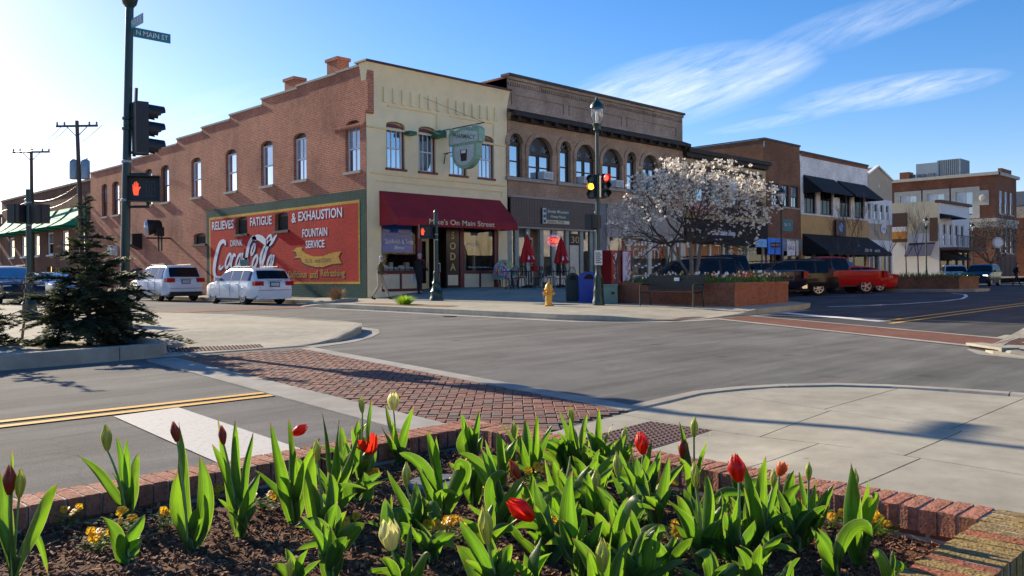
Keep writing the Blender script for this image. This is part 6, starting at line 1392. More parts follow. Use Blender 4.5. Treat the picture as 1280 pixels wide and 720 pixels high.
def left_buildings():
    X = XS + .15; Y0, Y1 = 61.7, 84.; o = (X, Y0, .4); S = local(PXp(X), o); t = thing('green_awning_building', 'long red brick building with green curved awnings beyond the painted wall', 'building', o)
    H = [(Y0 + 1.6 + k * 3.4, Y0 + 3.0 + k * 3.4, 3.3, 5.0) for k in range(6)]
    m = MB(); wall(m, S, Y0, Y1, .3, 8.2, H + [(a - .2, c + .2, .6, 2.4) for a, c, _, _ in H[::2]], .2); m.build('front_wall', 'left_brick', t); m = MB(); pbox(m, S, Y0, Y1, 8.2, 8.35, -.1, .4); m.build('coping', 'coping_dark', t)
    for h in H: window(t, S, *h, 0, .1, 'sash_white', 'curtain_glass', .1, 0, True, 'white_paint')
    for a, c, _, _ in H[::2]: m = MB(); m.quad(S(a - .2, .6, .15), S(c + .2, .6, .15), S(c + .2, 2.4, .15), S(a - .2, 2.4, .15)); m.build('shop_window', 'dark_glass', t)
    for a, c, z0, z1 in H:
        m = MB(); n = 7; pr = [(5.25 + 1.35 * (1 - math.sin(R(90 * k / n))) , -1.7 * (1 - math.cos(R(90 * k / n)))) for k in range(n + 1)]
        pr = [(6.6 - 1.45 * (k / n) - .15 * math.sin(math.pi * k / n), -1.7 * (k / n) ** 1.15) for k in range(n + 1)]
        for (za, da), (zb_, db) in zip(pr, pr[1:]): m.quad(S(a - .6, za, da), S(c + .6, za, da), S(c + .6, zb_, db), S(a - .6, zb_, db))
        for u_ in (a - .6, c + .6): m.add([S(u_, z, d) for z, d in pr] + [S(u_, pr[-1][0] - .05, 0)], [tuple(range(n + 2))])
        m.build('awning', 'awning_green', t)
    shell(t, lambda u, z, d=0.: S(u, z, d), Y0, Y1, .4, 8.2, 20, 'left_brick')
    m = MB(); m.tube([(1, 4, 7.8), (1, 4, 9.9)], .04, 6); m.tube([(1, 3.3, 9.6), (1, 4.7, 9.6)], .02, 5); m.tube([(1, 3.6, 9.2), (1, 4.4, 9.2)], .02, 5); m.build('aerial', 'dark_iron', t)
    Y0, Y1 = 84.1, 112.; o = (X, Y0, .4); S2 = local(PXp(X), o); t = thing('far_left_building', 'low dark brick building with green awning at the left edge', 'building', o); H = [(Y0 + 1.5 + k * 3.6, Y0 + 3.2 + k * 3.6, 2.9, 5.2) for k in range(7)]
    m = MB(); wall(m, S2, Y0, Y1, .3, 7.0, H, .2); m.build('front_wall', 'left_brick', t); m = MB(); pbox(m, S2, Y0, Y1, 7.0, 7.2, -.1, .4); m.build('coping', 'coping_dark', t)
    for h in H: window(t, S2, *h, 0, .1, 'sash_white', 'curtain_glass', .1, 0, True)
    for h in H[:3]: m = MB(); m.quad(S2(h[0] - .5, 6.2, 0), S2(h[1] + .5, 6.2, 0), S2(h[1] + .5, 5.0, -1.5), S2(h[0] - .5, 5.0, -1.5)); m.build('awning', 'awning_green', t)
    shell(t, S2, Y0, Y1, .4, 7.0, 20, 'left_brick')
left_buildings()

def south_row():
    """the sunlit opposite side of Main Street, right of and behind the viewer: seen mirrored in the shop windows, it throws warm light onto the shaded fronts"""
    for k, (x0, x1, h, mat, lab) in enumerate(((18.5, 30, 8.6, 'cream_paint', 'cream stucco building across the street, mirrored in the soda shop windows'), (30.1, 44, 10.2, 'side_brick', 'tall red brick building across the street, mirrored in upstairs panes'), (44.1, 60, 9.0, 'cream_stucco', 'tan building across the street opposite the blossoming tree'), (60.1, 78, 10.5, 'white_brick', 'white painted brick building across the street opposite the black awnings'), (78.1, 104, 9.0, 'far_red_brick', 'long red brick building across the street at the far end'))):
        o = (x0, -1.5, .3); P = lambda u, z, d=0.: (u - o[0], -d, z - .3); t = thing('opposite_building', lab, 'building', o); n = int((x1 - x0 - 1) / 2.4)
        H = [(x0 + .9 + j * 2.4, x0 + 2.1 + j * 2.4, 5.2, 7.4) for j in range(n)]; m = MB(); wall(m, P, x0, x1, .2, h, H + [(x0 + .6, x1 - .6, .7, 3.4)], .2); m.build('front_wall', mat, t)
        for a in H: window(t, P, *a, 0, .1, 'sash_white', 'curtain_glass', .1, 0, True)
        m = MB(); m.quad(P(x0 + .6, .7, .18), P(x1 - .6, .7, .18), P(x1 - .6, 3.4, .18), P(x0 + .6, 3.4, .18)); m.build('shop_window', 'dark_glass', t); m = MB(); pbox(m, P, x0, x1, h, h + .3, -.2, .4); m.build('cornice', 'limestone', t); shell(t, P, x0, x1, .3, h, 18, mat)
south_row()

# ------------------------------------------------------------------ signals, lamps, poles, street furniture
plain('pole_green', (.007, .034, .030), .4, .15, 8, spec=.6); plain('signal_black', (.018, .019, .021), .5, .15, 8); plain('street_sign', (.01, .20, .22), .4, .1, 4)
shopglass('globe_glass', .12, (.93, .93, .9)); glow('lamp_red', (1., .03, .02), 3.0); glow('lamp_amber', (1., .36, .02), 3.2); glow('hand_red', (1., .09, .03), .55); plain('lens_dark', (.03, .03, .03), .15); plain('hand_off', (.05, .05, .055), .5)
plain('hydrant_yellow', (.72, .36, .03), .45, .12, 12); plain('bin_green', (.010, .030, .025), .5, .15, 5); plain('bin_blue', (.006, .04, .34), .4, .1, 5); plain('box_green', (.14, .24, .21), .6, .1, 5); plain('bench_black', (.010, .011, .012), .5, .2, 8)
plain('umbrella_red', (.52, .012, .015), .8, .15, 8); plain('pole_wood', (.10, .07, .05), .9, .3, 6); plain('galvanised', (.36, .39, .40), .5, .15, 6, metal=.5); plain('skin', (.50, .29, .21), .6, .08, 20)
plain('lamp_orange', (.62, .05, .02), .5); plain('metal_sign', (.62, .62, .60), .5, .06, 6); plain('vend_red', (.45, .012, .014), .35, .08, 4)

def ped_head(parent, M, lit=True, w=.46, h=.44):
    """walk signal: hooded box with a raised hand; local -Y is its face"""
    b = MB(); b.box(-w / 2, w / 2, -.10, .12, -h / 2, h / 2); b.xform(M); o = b.build('walk_signal', 'signal_black', parent)
    b = MB(); e = .02
    for a in ((-w / 2, w / 2, h / 2, h / 2 + e), (-w / 2, w / 2, -h / 2 - e, -h / 2), (-w / 2 - e, -w / 2, -h / 2 - e, h / 2 + e), (w / 2, w / 2 + e, -h / 2 - e, h / 2 + e)): b.box(a[0], a[1], -.24, .0, a[2], a[3])
    b.xform(M); b.build('hood', 'signal_black', o)
    hand = [(-.045, -.15), (.045, -.15), (.06, -.03), (.10, .03), (.085, .055), (.05, .02), (.05, .13), (.03, .135), (.025, .04), (.018, .04), (.016, .165), (-.006, .165), (-.008, .04), (-.015, .04), (-.02, .15), (-.04, .145), (-.04, .03), (-.047, .03), (-.055, .10), (-.073, .095), (-.068, -.05)]
    b = MB(); b.add([(x * .85 - w * .25, -.105, z * .85) for x, z in hand], [tuple(range(len(hand)))]); b.xform(M); b.build('hand', 'hand_red' if lit else 'hand_off', o)
    b = MB()
    for x0 in (.03, .13):
        for a in ((0, .075, .13, .15), (0, .075, -.01, .01), (0, .075, -.15, -.13), (0, .015, -.13, .13), (.06, .075, -.13, .13)): b.box(x0 + a[0], x0 + a[1], -.104, -.101, a[2], a[3])
    b.xform(M); q = b.build('countdown', 'hand_off', o); q['kind'] = 'stuff'; return o
def signal_head(parent, M, lit=None, s=.34, plate=False):
    """three lamp traffic signal; local -Y is its face"""
    b = MB(); b.box(-s * .46, s * .46, -.02, .22, -1.5 * s, 1.5 * s); b.xform(M); o = b.build('signal_head', 'signal_black', parent)
    if plate: b = MB(); b.box(-s * .72, s * .72, .06, .075, -1.75 * s, 1.75 * s); b.xform(M); b.build('backplate', 'signal_black', o)
    for k, c in enumerate(('lamp_red', 'lamp_amber', None)):
        z = s * (1 - k); b = MB(); n = 14; r = s * .40
        b.add([(r * math.cos(6.2832 * j / n), -.03, z + r * math.sin(6.2832 * j / n)) for j in range(n)], [tuple(range(n))]); b.xform(M); b.build('lens', c if (c and lit == k) else 'lens_dark', o)
        b = MB(); r2 = s * .46; ring = [(r2 * math.cos(R(-50 + 280 * j / 16)), z + r2 * math.sin(R(-50 + 280 * j / 16))) for j in range(17)]
        b.add([(x, -.02, zz) for x, zz in ring] + [(x, -.02 - s * (.95 if zz > z else .55), zz - .02) for x, zz in ring], [(i, i + 1, 18 + i, 17 + i) for i in range(16)]); b.xform(M); b.build('visor', 'signal_black', o)
    return o
def TM(x, y, z, face):
    """placement with local -Y turned to a plan direction"""
    a = math.atan2(face[1], face[0]) + math.pi / 2; return Matrix.Translation((x, y, z)) @ Matrix.Rotation(a, 4, 'Z')
def flare(b, s=1.): b.lathe([(.24 * s, 0), (.24 * s, .10), (.21 * s, .16), (.19 * s, .30), (.22 * s, .36), (.17 * s, .42), (.13 * s, .62), (.15 * s, .68), (.11 * s, .76), (.095 * s, 1.0), (.11 * s, 1.05), (.085 * s, 1.12)], 16)
def lantern(parent, z, s=1.):
    b = MB(); b.lathe([(.06 * s, z - .55 * s), (.08 * s, z - .5 * s), (.12 * s, z - .46 * s), (.11 * s, z - .36 * s), (.15 * s, z - .30 * s), (.15 * s, z - .26 * s)], 14); b.build('lamp_base', 'pole_green', parent, 40)
    b = MB(); b.lathe([(.14 * s, z - .26 * s), (.20 * s, z - .05 * s), (.22 * s, z + .12 * s), (.20 * s, z + .26 * s)], 16); b.build('globe', 'globe_glass', parent, 60)
    b = MB(); b.lathe([(.22 * s, z + .25 * s), (.20 * s, z + .34 * s), (.12 * s, z + .44 * s), (.05 * s, z + .50 * s), (.035 * s, z + .56 * s), (.001, z + .62 * s)], 16); b.build('cap', 'pole_green', parent, 40)
    b = MB(); b.lathe([(.03 * s, z - .26 * s), (.05 * s, z - .1 * s), (.04 * s, z + .1 * s), (.01, z + .16 * s)], 8); b.build('bulb', 'white_letter', parent, 60)

def left_signal():
    x, y = 5.92, 16.0; z0 = .325; t = thing('signal_pole', 'tall dark green signal pole with lamp head and street name plates behind the fir', 'traffic light', (x, y, z0))
    t.scale = (.93, .93, .93); b = MB(); b.lathe([(.26, -.3), (.26, 0)], 12); b.build('footing', 'kerb_concrete', t)
    lean = RIGHT * .19 / 7; P = lambda z: lean * z + UP * z
    b = MB(); flare(b, .8); b.build('base', 'pole_green', t, 40); b = MB(); b.tube([P(.85), P(3), P(6.5)], [.088, .084, .074], 14); b.build('shaft', 'pole_green', t, 60)
    for z in (2.64, 3.4, 4.05, 4.25): b = MB(); c = P(z); b.lathe([(.09, -.03), (.105, -.02), (.105, .02), (.09, .03)], 14, c); b.build('collar', 'galvanised' if z < 4 else 'pole_green', t, 40)
    hx = P(4.05) + RIGHT * .36; signal_head(t, TM(hx.x, hx.y, 4.05, (1, -.12)), None, .335, False)
    b = MB()
    for z in (3.58, 4.15): b.bar(P(z), P(z) + RIGHT * .34, .05, .05)
    b.bar(P(3.5) + RIGHT * .14, P(4.85) + RIGHT * .16, .05, .05); b.bar(P(3.55) + RIGHT * .12, P(3.55) + RIGHT * .42, .06, .05); b.build('signal_bracket', 'signal_black', t)
    hp = P(2.84) + RIGHT * .40 - AWAY * .1; ped_head(t, TM(hp.x, hp.y, 2.84, (-.45, -.9)), True, .56, .46); b = MB(); b.bar(P(2.51), P(2.51) + RIGHT * .42, .05, .05); b.build('walk_bracket', 'signal_black', t); b = MB(); b.bar(P(3.15), P(3.15) + RIGHT * .42, .05, .05); b.build('walk_bracket', 'signal_black', t); b = MB(); b.bar(P(2.49) + RIGHT * .42, P(2.65) + RIGHT * .42, .06, .06); b.build('walk_bracket', 'signal_black', t)
    # name plates
    for d, L, z, s in ((Vector((1, 0, 0)), .74, 5.88, 'N MAIN ST'), (Vector((0, -1, 0)), .6, 5.99, '3RD AVE')):
        a = P(z) + d * .08; b = MB(); n = d.cross(UP); q = [a, a + d * L, a + d * L + UP * .19, a + UP * .19]; b.prism([v - n * .006 for v in q], n * .012); pl = b.build('name_plate', 'street_sign', t)
        face = -n if (-n).dot(-AWAY) > 0 else n; r = d if face.cross(UP).dot(d) < 0 else -d
        r = UP.cross(face); st = a if r.dot(d) > 0 else a + d * L
        text_mb(s, (r, UP, face), L * .86, .10, st + r * L * .07 + UP * .045, .012, bold=.01).build('lettering', 'white_letter', pl)
    b = MB(); c = P(6.42); b.lathe([(.07, 0), (.10, .05), (.13, .08), (.20, .36), (.21, .42)], 14, c); b.build('lamp_base', 'pole_green', t, 40); b = MB(); b.lathe([(.20, .42), (.24, .55), (.20, .8)], 14, c); b.build('globe', 'globe_glass', t, 60); b = MB(); b.lathe([(.22, .8), (.14, .95), (.02, 1.1)], 14, c); b.build('cap', 'pole_green', t, 40)
left_signal()
def lamp_signal():
    x, y = 20.68, 16.85; z0 = ne_z(x, y); t = thing('lamp_post', 'green lamp post with glass globe and two lit signals beside the blue bin', 'street lamp', (x, y, z0))
    b = MB(); b.lathe([(.19, 0), (.19, .14), (.165, .2), (.15, .42), (.165, .47), (.13, .55), (.11, .85), (.125, .9), (.09, .98), (.08, 1.22), (.095, 1.26), (.07, 1.34)], 16); b.build('base', 'pole_green', t, 40)
    for k in range(8): a = k * math.pi / 4; b = MB(); b.bar((.155 * math.cos(a), .155 * math.sin(a), .2), (.125 * math.cos(a), .125 * math.sin(a), .85), .035, .02); b.build('flute', 'pole_green', t)
    b = MB(); b.tube([(0, 0, 1.3), (0, 0, 5.55)], [.068, .055], 14); b.build('shaft', 'pole_green', t, 60); lantern(t, 5.95, .98)
    L_ = -RIGHT * .20 - AWAY * .05; R_ = RIGHT * .24 - AWAY * .05; zz = 3.72
    signal_head(t, TM(L_.x, L_.y, zz, (-.86, -.5)), 1, .245); signal_head(t, TM(R_.x, R_.y, zz + .03, (-.5, -.86)), 0, .245)
    b = MB()
    for z in (3.36, 4.08): b.bar(L_ + UP * z, R_ + UP * z, .04, .04)
    b.build('signal_bracket', 'signal_black', t)
    h = -RIGHT * .10 - AWAY * .02; ped_head(t, TM(h.x, h.y, 2.62, (-.2, .98)), False, .40, .42); b = MB(); b.bar((0, 0, 2.92), h + UP * 2.92, .04, .04); b.build('walk_bracket', 'galvanised', t); b = MB(); b.bar((0, 0, 2.34), h + UP * 2.34, .04, .04); b.build('walk_bracket', 'galvanised', t)
    c = -AWAY * .085; b = MB(); q = [c - RIGHT * .12 + UP * 1.26, c + RIGHT * .12 + UP * 1.26, c + RIGHT * .12 + UP * 1.72, c - RIGHT * .12 + UP * 1.72]; b.prism(q, -AWAY * .008); pl = b.build('plate', 'metal_sign', t); b = MB()
    for k in range(6): z = 1.32 + k * .06; a = c - AWAY * .010; b.add([a + RIGHT * u + UP * v for u, v in ((-.09, z), (.09 - .03 * (k % 2), z), (.09 - .03 * (k % 2), z + .028), (-.09, z + .028))], [(0, 1, 2, 3)])
    q = b.build('print', 'black_letter', pl); q['kind'] = 'stuff'
lamp_signal()
def short_signals():
    x, y = 20.35, 24.35; z0 = ne_z(x, y) - .02; t = thing('short_signal_post', 'short dark green post with ornate foot and lit red hand before the soda shop', 'traffic light', (x, y, z0)); b = MB(); flare(b, 1.1); b.build('base', 'pole_green', t, 40)
    b = MB(); b.tube([(0, 0, 1.1), (0, 0, 3.35)], [.085, .075], 14); b.build('shaft', 'pole_green', t, 60); b = MB(); b.lathe([(.085, 3.34), (.06, 3.4), (.01, 3.44)], 12); b.build('cap', 'pole_green', t, 40)
    h = -RIGHT * .38 - AWAY * .05; ped_head(t, TM(h.x, h.y, 2.6, (-.6, -.8)), True, .46, .48); b = MB(); b.bar((0, 0, 2.36), h + UP * 2.36, .05, .05); b.bar((0, 0, 2.84), h + UP * 2.84, .05, .05); b.build('bracket', 'signal_black', t)
    for z in (2.3, 2.5): b = MB(); b.lathe([(.085, z - .02), (.092, z), (.085, z + .02)], 12); b.build('band', 'galvanised', t)
    b = MB(); b.box(-.05, .05, -.16, -.08, 1.05, 1.4); b.build('push_button', 'signal_black', t)
    x, y = gnd(37, 397, gz, .14); z0 = nw(x, y); t = thing('short_signal_post', 'dark signal post with two boxy walk signals at the far left', 'traffic light', (x, y, z0)); b = MB(); flare(b, .9); b.build('base', 'pole_green', t, 40); b = MB(); b.tube([(0, 0, .9), (0, 0, 3.4)], [.075, .07], 12); b.build('shaft', 'pole_green', t, 60)
    for s, f in ((-1, (-.5, .9)), (1, (.9, .3))): h = RIGHT * .2 * s; ped_head(t, TM(h.x, h.y, 2.75, f), False, .40, .46)
    for z in (2.45, 3.05): b = MB(); b.lathe([(.07, z - .02), (.085, z), (.07, z + .02)], 12); b.build('band', 'galvanised', t)
short_signals()
def small_lamps():
    for px, d, h, lab, sc in ((977.5, 47, 5.0, 'dark lamp post with globe before the brown brick building', 1.0), (1158, 75, 4.9, 'slim lamp post before the low cream building', 1.), (1216, 86, 5., 'distant lamp post in front of the three storey building', 1.)):
        x, y = at(px, d); z0 = ne_z(x, y); t = thing('lamp_post', lab, 'street lamp', (x, y, z0)); b = MB(); flare(b, .8); b.build('base', 'pole_green', t, 40); b = MB(); b.tube([(0, 0, .8), (0, 0, h - .4)], [.07, .055], 10); b.build('shaft', 'pole_green', t, 60); lantern(t, h, 1.)
        if px < 1000:
            b = MB(); b.box(.08, .62, -.01, .01, h - 1.9, h - 1.25); b.xform(Matrix.Rotation(R(-45), 4, 'Z')); bn = b.build('pennant', 'street_sign', t); marks(7, (RIGHT, UP, -AWAY), .42, .14, RIGHT * .14 + UP * (h - 1.6) - AWAY * .012).build('small_print', 'white_letter', bn)['kind'] = 'stuff'
    for px, py, d, s, w, h, mt, lab, h1 in ((306, 350, 33.5, 'PARKING', .34, .5, 'metal_sign', 'thin parking sign post standing against the painted red wall', 2.35), (989, 330, 45, 'SALE', .42, .75, 'white_letter', 'white shop SALE placard on a post before the brown building', 2.6), (969, 330, 44, 'ONE WAY', .5, .26, 'signal_black', 'small dark arrow sign on a post between parked cars', 2.5)):
        x, y = at(px, d)
        if px < 400: y, _z = onX(px, 330, 19.6); x = 19.6
        z0 = ne_z(x, y); t = thing('sign_post', lab, 'sign', (x, y, z0)); b = MB(); b.tube([(0, 0, 0), (0, 0, h1)], .028, 8); b.build('post', 'signal_black', t)
        b = MB(); q = [-RIGHT * w / 2, RIGHT * w / 2, RIGHT * w / 2 + UP * h, -RIGHT * w / 2 + UP * h]; b.prism([v + UP * (h1 - h - (.9 if px < 400 else .05)) - AWAY * .035 for v in q], -AWAY * .008); pl = b.build('plate', mt, t)
        (text_mb(s, (RIGHT, UP, -AWAY), w * .8, h * .25, -RIGHT * w * .4 + UP * (h1 - h * .6 - .05) - AWAY * .045, .0, bold=.01) if s == 'SALE' else marks(6, (RIGHT, UP, -AWAY), w * .8, h * .25, -RIGHT * w * .4 + UP * (h1 - h * .6 - (.9 if px < 400 else .05)) - AWAY * .045)).build('lettering' if s == 'SALE' else 'small_print', 'black_letter' if mt != 'signal_black' else 'white_letter', pl)
        if px < 400: b = MB(); q = [-RIGHT * .2, RIGHT * .2, RIGHT * .2 + UP * .3, -RIGHT * .2 + UP * .3]; b.prism([v + UP * (h1 - .85) - AWAY * .035 for v in q], -AWAY * .008); b.build('upper_plate', 'box_green', t)
    x, y = at(1248, 78); t = thing('round_sign', 'round white sign high on a dark post before the distant bare tree', 'sign', (x, y, ne_z(x, y))); b = MB(); b.tube([(0, 0, 0), (0, 0, 4.1)], .06, 8); b.build('post', 'pole_green', t); b = MB(); b.lathe([(.5, -.06), (.52, 0), (.5, .06)], 20); b.xform(Matrix.Translation((0, 0, 3.4)) @ Matrix.Rotation(R(-45), 4, 'Z') @ Matrix.Rotation(R(90), 4, 'X')); b.build('dial', 'white_letter', t); b = MB(); b.tube([(.44 * math.cos(k * .2618) * _s5 - .07 * _s5, -.44 * math.cos(k * .2618) * _s5 - .07 * _s5, 3.4 + .44 * math.sin(k * .2618)) for k in range(25)], .02, 5); b.build('rim', 'pole_green', t)
small_lamps()

def utility_poles():
    for px, d, zt, arm, lab, tr in ((104.5, 55, 11.7, 1.35, 'wooden utility pole with grey transformers rising behind the fir', True), (40.5, 66, 11.7, 1.45, 'wooden utility pole with crossarm at the far left', False)):
        x, y = at(px, d); z0 = gz(x, y); t = thing('utility_pole', lab, 'utility pole', (x, y, z0)); tilt = RIGHT * (.35 if tr else 0.)
        top = UP * (zt - z0) - tilt; b = MB(); b.tube([(0, 0, 0), top], [.17, .11], 10); b.build('pole', 'pole_wood', t, 60)
        c = top - UP * .35; b = MB(); b.bar(c - RIGHT * arm, c + RIGHT * arm + UP * .02, .1, .13); ca = b.build('crossarm', 'pole_wood', t); b = MB(); b.bar(c - RIGHT * .7, c - UP * .7, .04, .04); b.bar(c + RIGHT * .7, c - UP * .7, .04, .04); b.build('brace', 'pole_wood', ca)
        for s in (-.95, -.6, .6, .95): b = MB(); b.lathe([(.04, 0), (.07, .05), (.05, .12), (.07, .17), (.02, .22)], 8, c + RIGHT * arm * s + UP * .07); b.build('insulator', 'hvac_dark', ca)
        if tr:
            for s in (-1, 1): q = UP * (7.6) + RIGHT * (.38 * s - .2); b = MB(); b.lathe([(.22, 0), (.27, .05), (.27, 1.15), (.2, 1.25), (.06, 1.32)], 14, q); b.build('transformer', 'galvanised', t, 40)
        else: q = UP * 6.3 + RIGHT * -.3; b = MB(); b.lathe([(.2, 0), (.24, .05), (.24, 1.1), (.05, 1.25)], 14, q); b.build('transformer', 'galvanised', t, 40)
    def wire(a, c, sag, lab):
        a, c = Vector(a), Vector(c); b = MB(); b.tube([a.lerp(c, k / 16) - UP * sag * 4 * (k / 16) * (1 - k / 16) for k in range(17)], .02, 4); tag(b.build('overhead_wire', 'signal_black'), lab, 'wire', 'overhead wires at the left')
    x1, y1 = at(104.5, 55); x2, y2 = at(40.5, 66)
    for k, (s, z) in enumerate(((-.95, 11.4), (.95, 11.4), (-.6, 11.4), (0, 7.8), (0, 7.2))):
        a = Vector((x1, y1, z)) + RIGHT * 1.35 * s; c = Vector((x2, y2, z if z > 10 else z - .2)) + RIGHT * 1.45 * s
        wire(a, c, .5, ('outer left', 'outer right', 'inner left', 'upper communication', 'lower communication')[k] + ' wire strung between the two utility poles')
    for k, (s, z) in enumerate(((-.95, 11.4), (.95, 11.4), (0, 7.6))): c = Vector((x2, y2, z)) + RIGHT * 1.45 * s; wire(c, c + Vector((-1.5, 48, 0)), .8, ('high left', 'high right', 'low')[k] + ' wire leaving the far left pole out of view')
utility_poles()

def hydrant():
    x, y = 19.39, 17.78; t = thing('fire_hydrant', 'yellow fire hydrant at the edge of the far pavement', 'fire hydrant', (x, y, ne_z(x, y))); b = MB(); b.lathe([(.15, 0), (.15, .04), (.105, .05), (.10, .52)], 16); b.build('barrel', 'hydrant_yellow', t, 40)
    b = MB(); b.lathe([(.155, 0), (.155, .035)], 16, (0, 0, -.02)); b.build('foot', 'cast_iron', t)
    b = MB(); b.lathe([(.145, .50), (.145, .54), (.115, .56), (.10, .64), (.055, .71), (.028, .72), (.028, .78)], 16); b.build('bonnet', 'hydrant_yellow', t, 40)
    for s, r, L in ((-RIGHT, .062, .17), (RIGHT, .062, .17), (-AWAY, .082, .16)):
        b = MB(); b.tube([Vector((0, 0, .40)), s * L + UP * .40], r * .8, 12); b.tube([s * (L - .05) + UP * .40, s * L + UP * .40], r, 8); b.tube([s * L + UP * .4, s * (L + .035) + UP * .4], .022, 5); b.build('nozzle', 'hydrant_yellow', t, 40)
    b = MB(); b.tube([-RIGHT * .17 + UP * .37, -RIGHT * .15 + UP * .25, -RIGHT * .10 + UP * .12], .008, 5); b.build('chain', 'galvanised', t)
hydrant()
def bins():
    for px, d, w, h, mt, lab in ((715.5, 29.6, .46, .98, 'bin_green', 'dark green hooded litter bin left of the blue bin'), (735, 28.9, .64, 1.02, 'bin_blue', 'bright blue recycling bin behind the green lamp post')):
        x, y = at(px, d); z0 = ne_z(x, y); t = thing('litter_bin', lab, 'bin', (x, y, z0), R(-45)); b = MB(); b.add([(-w / 2 * .95, -w / 2 * .9, 0), (w / 2 * .95, -w / 2 * .9, 0), (w / 2 * .95, w / 2 * .9, 0), (-w / 2 * .95, w / 2 * .9, 0), (-w / 2, -w / 2, h * .74), (w / 2, -w / 2, h * .74), (w / 2, w / 2, h * .74), (-w / 2, w / 2, h * .74)], [(0, 1, 5, 4), (1, 2, 6, 5), (2, 3, 7, 6), (3, 0, 4, 7), (0, 3, 2, 1), (4, 5, 6, 7)]); b.build('body', mt, t)
        b = MB(); n = 10; A = [(-w / 2 * 1.04 * math.cos(math.pi * k / n), h * .76 + (h * .26) * math.sin(math.pi * k / n)) for k in range(n + 1)]; b.prism([(yy * .98, -w * .52, z) for yy, z in A], (0, w * 1.04, 0)); b.build('hood', mt, t)
        b = MB(); A = [(-w * .26 * math.cos(math.pi * k / 8), h * .77 + h * .17 * math.sin(math.pi * k / 8)) for k in range(9)]; b.add([(a, -w * .53, z) for a, z in A], [tuple(range(9))]); b.build('opening', 'pit_dark', t)
        b = MB(); b.box(-w * .5, w * .5, -w * .515, w * .515, h * .735, h * .76); b.build('rim', mt, t)
    x, y = at(761, 27.9); t = thing('utility_box', 'pale green metal utility box beside the brick planter', 'utility box', (x, y, ne_z(x, y)), R(-45)); b = MB(); b.add([(-.26, -.25, 0), (.26, -.25, 0), (.26, .25, 0), (-.26, .25, 0), (-.25, -.22, .56), (.25, -.22, .56), (.25, .25, .60), (-.25, .25, .60)], [(0, 1, 5, 4), (1, 2, 6, 5), (2, 3, 7, 6), (3, 0, 4, 7), (4, 5, 6, 7)]); b.build('case', 'box_green', t); b = MB(); b.box(-.27, .27, -.245, .27, .57, .63); b.build('lid', 'box_green', t); b = MB(); b.box(.05, .16, -.262, -.245, .3, .38); b.build('lock', 'cast_iron', t)
bins()
def bench():
    x, y = 21.45, 14.6; t = thing('bench', 'black slatted metal bench with white plaque against the brick planter', 'bench', (x, y, ne_z(x, y)), R(0)); L = 1.0
    for k in range(6): b = MB(); b.box(-.35 + k * .075, -.29 + k * .075, -L, L, .43, .45); b.build('seat_slat', 'bench_black', t)
    for k in range(8): b = MB(); z = .50 + k * .055; b.box(.11 + k * .012, .13 + k * .012, -L, L, z, z + .052); b.build('back_slat', 'bench_black', t)
    for s in (-L + .05, L - .05):
        b = MB(); b.tube([(-.36, s, 0), (-.34, s, .3), (-.36, s, .62), (-.28, s, .67), (.1, s, .66)], .024, 8); b.tube([(.2, s, 0), (.12, s, .42), (.22, s, .98)], .024, 8); b.tube([(-.34, s, .42), (.13, s, .42)], .02, 8); b.build('end_frame', 'bench_black', t, 40)
    b = MB(); b.box(.10, .115, -.16, .02, .76, .86); b.build('plaque', 'white_letter', t)
bench()
def vending():
    for k, (px, lab) in enumerate(((769.5, 'red drinks vending machine with white script, left of the pair'), (784, 'red and white drinks vending machine, right of the pair'))):
        x, y = fu(px, 28.3), 28.3; t = thing('vending_machine', lab, 'vending machine', (x, y, ne_z(x, y))); w = .40 if k == 0 else .46
        b = MB(); b.box(-w, w, 0, .75, .08, 1.86); b.build('cabinet', 'vend_red', t); b = MB(); b.box(-w + .04, w * .55, -.02, 0, .2, 1.8); pn = b.build('front_panel', 'vend_red' if k == 0 else 'mural_white', t); b = MB(); b.box(w * .6, w - .03, -.03, 0, .3, 1.7); b.build('control_panel', 'black_panel', t)
        if k == 0: text_mb('Coca-Cola', ((0, 0, 1), (-1, 0, 0), (0, -1, 0)), 1.4, .34, (.12, -.02, .3), .006, .35, bold=.02).build('lettering', 'white_letter', pn)
        else:
            for j in range(3): text_mb('Coke', ((.5, 0, .866), (-.866, 0, .5), (0, -1, 0)), .62, .22, (-.08 + .03 * j, -.02, .25 + .5 * j), .006, .35, bold=.03).build('lettering', 'vend_red', pn)
        b = MB(); b.box(-w + .05, w - .05, .05, .7, 0, .08); b.build('feet', 'black_panel', t)
vending()
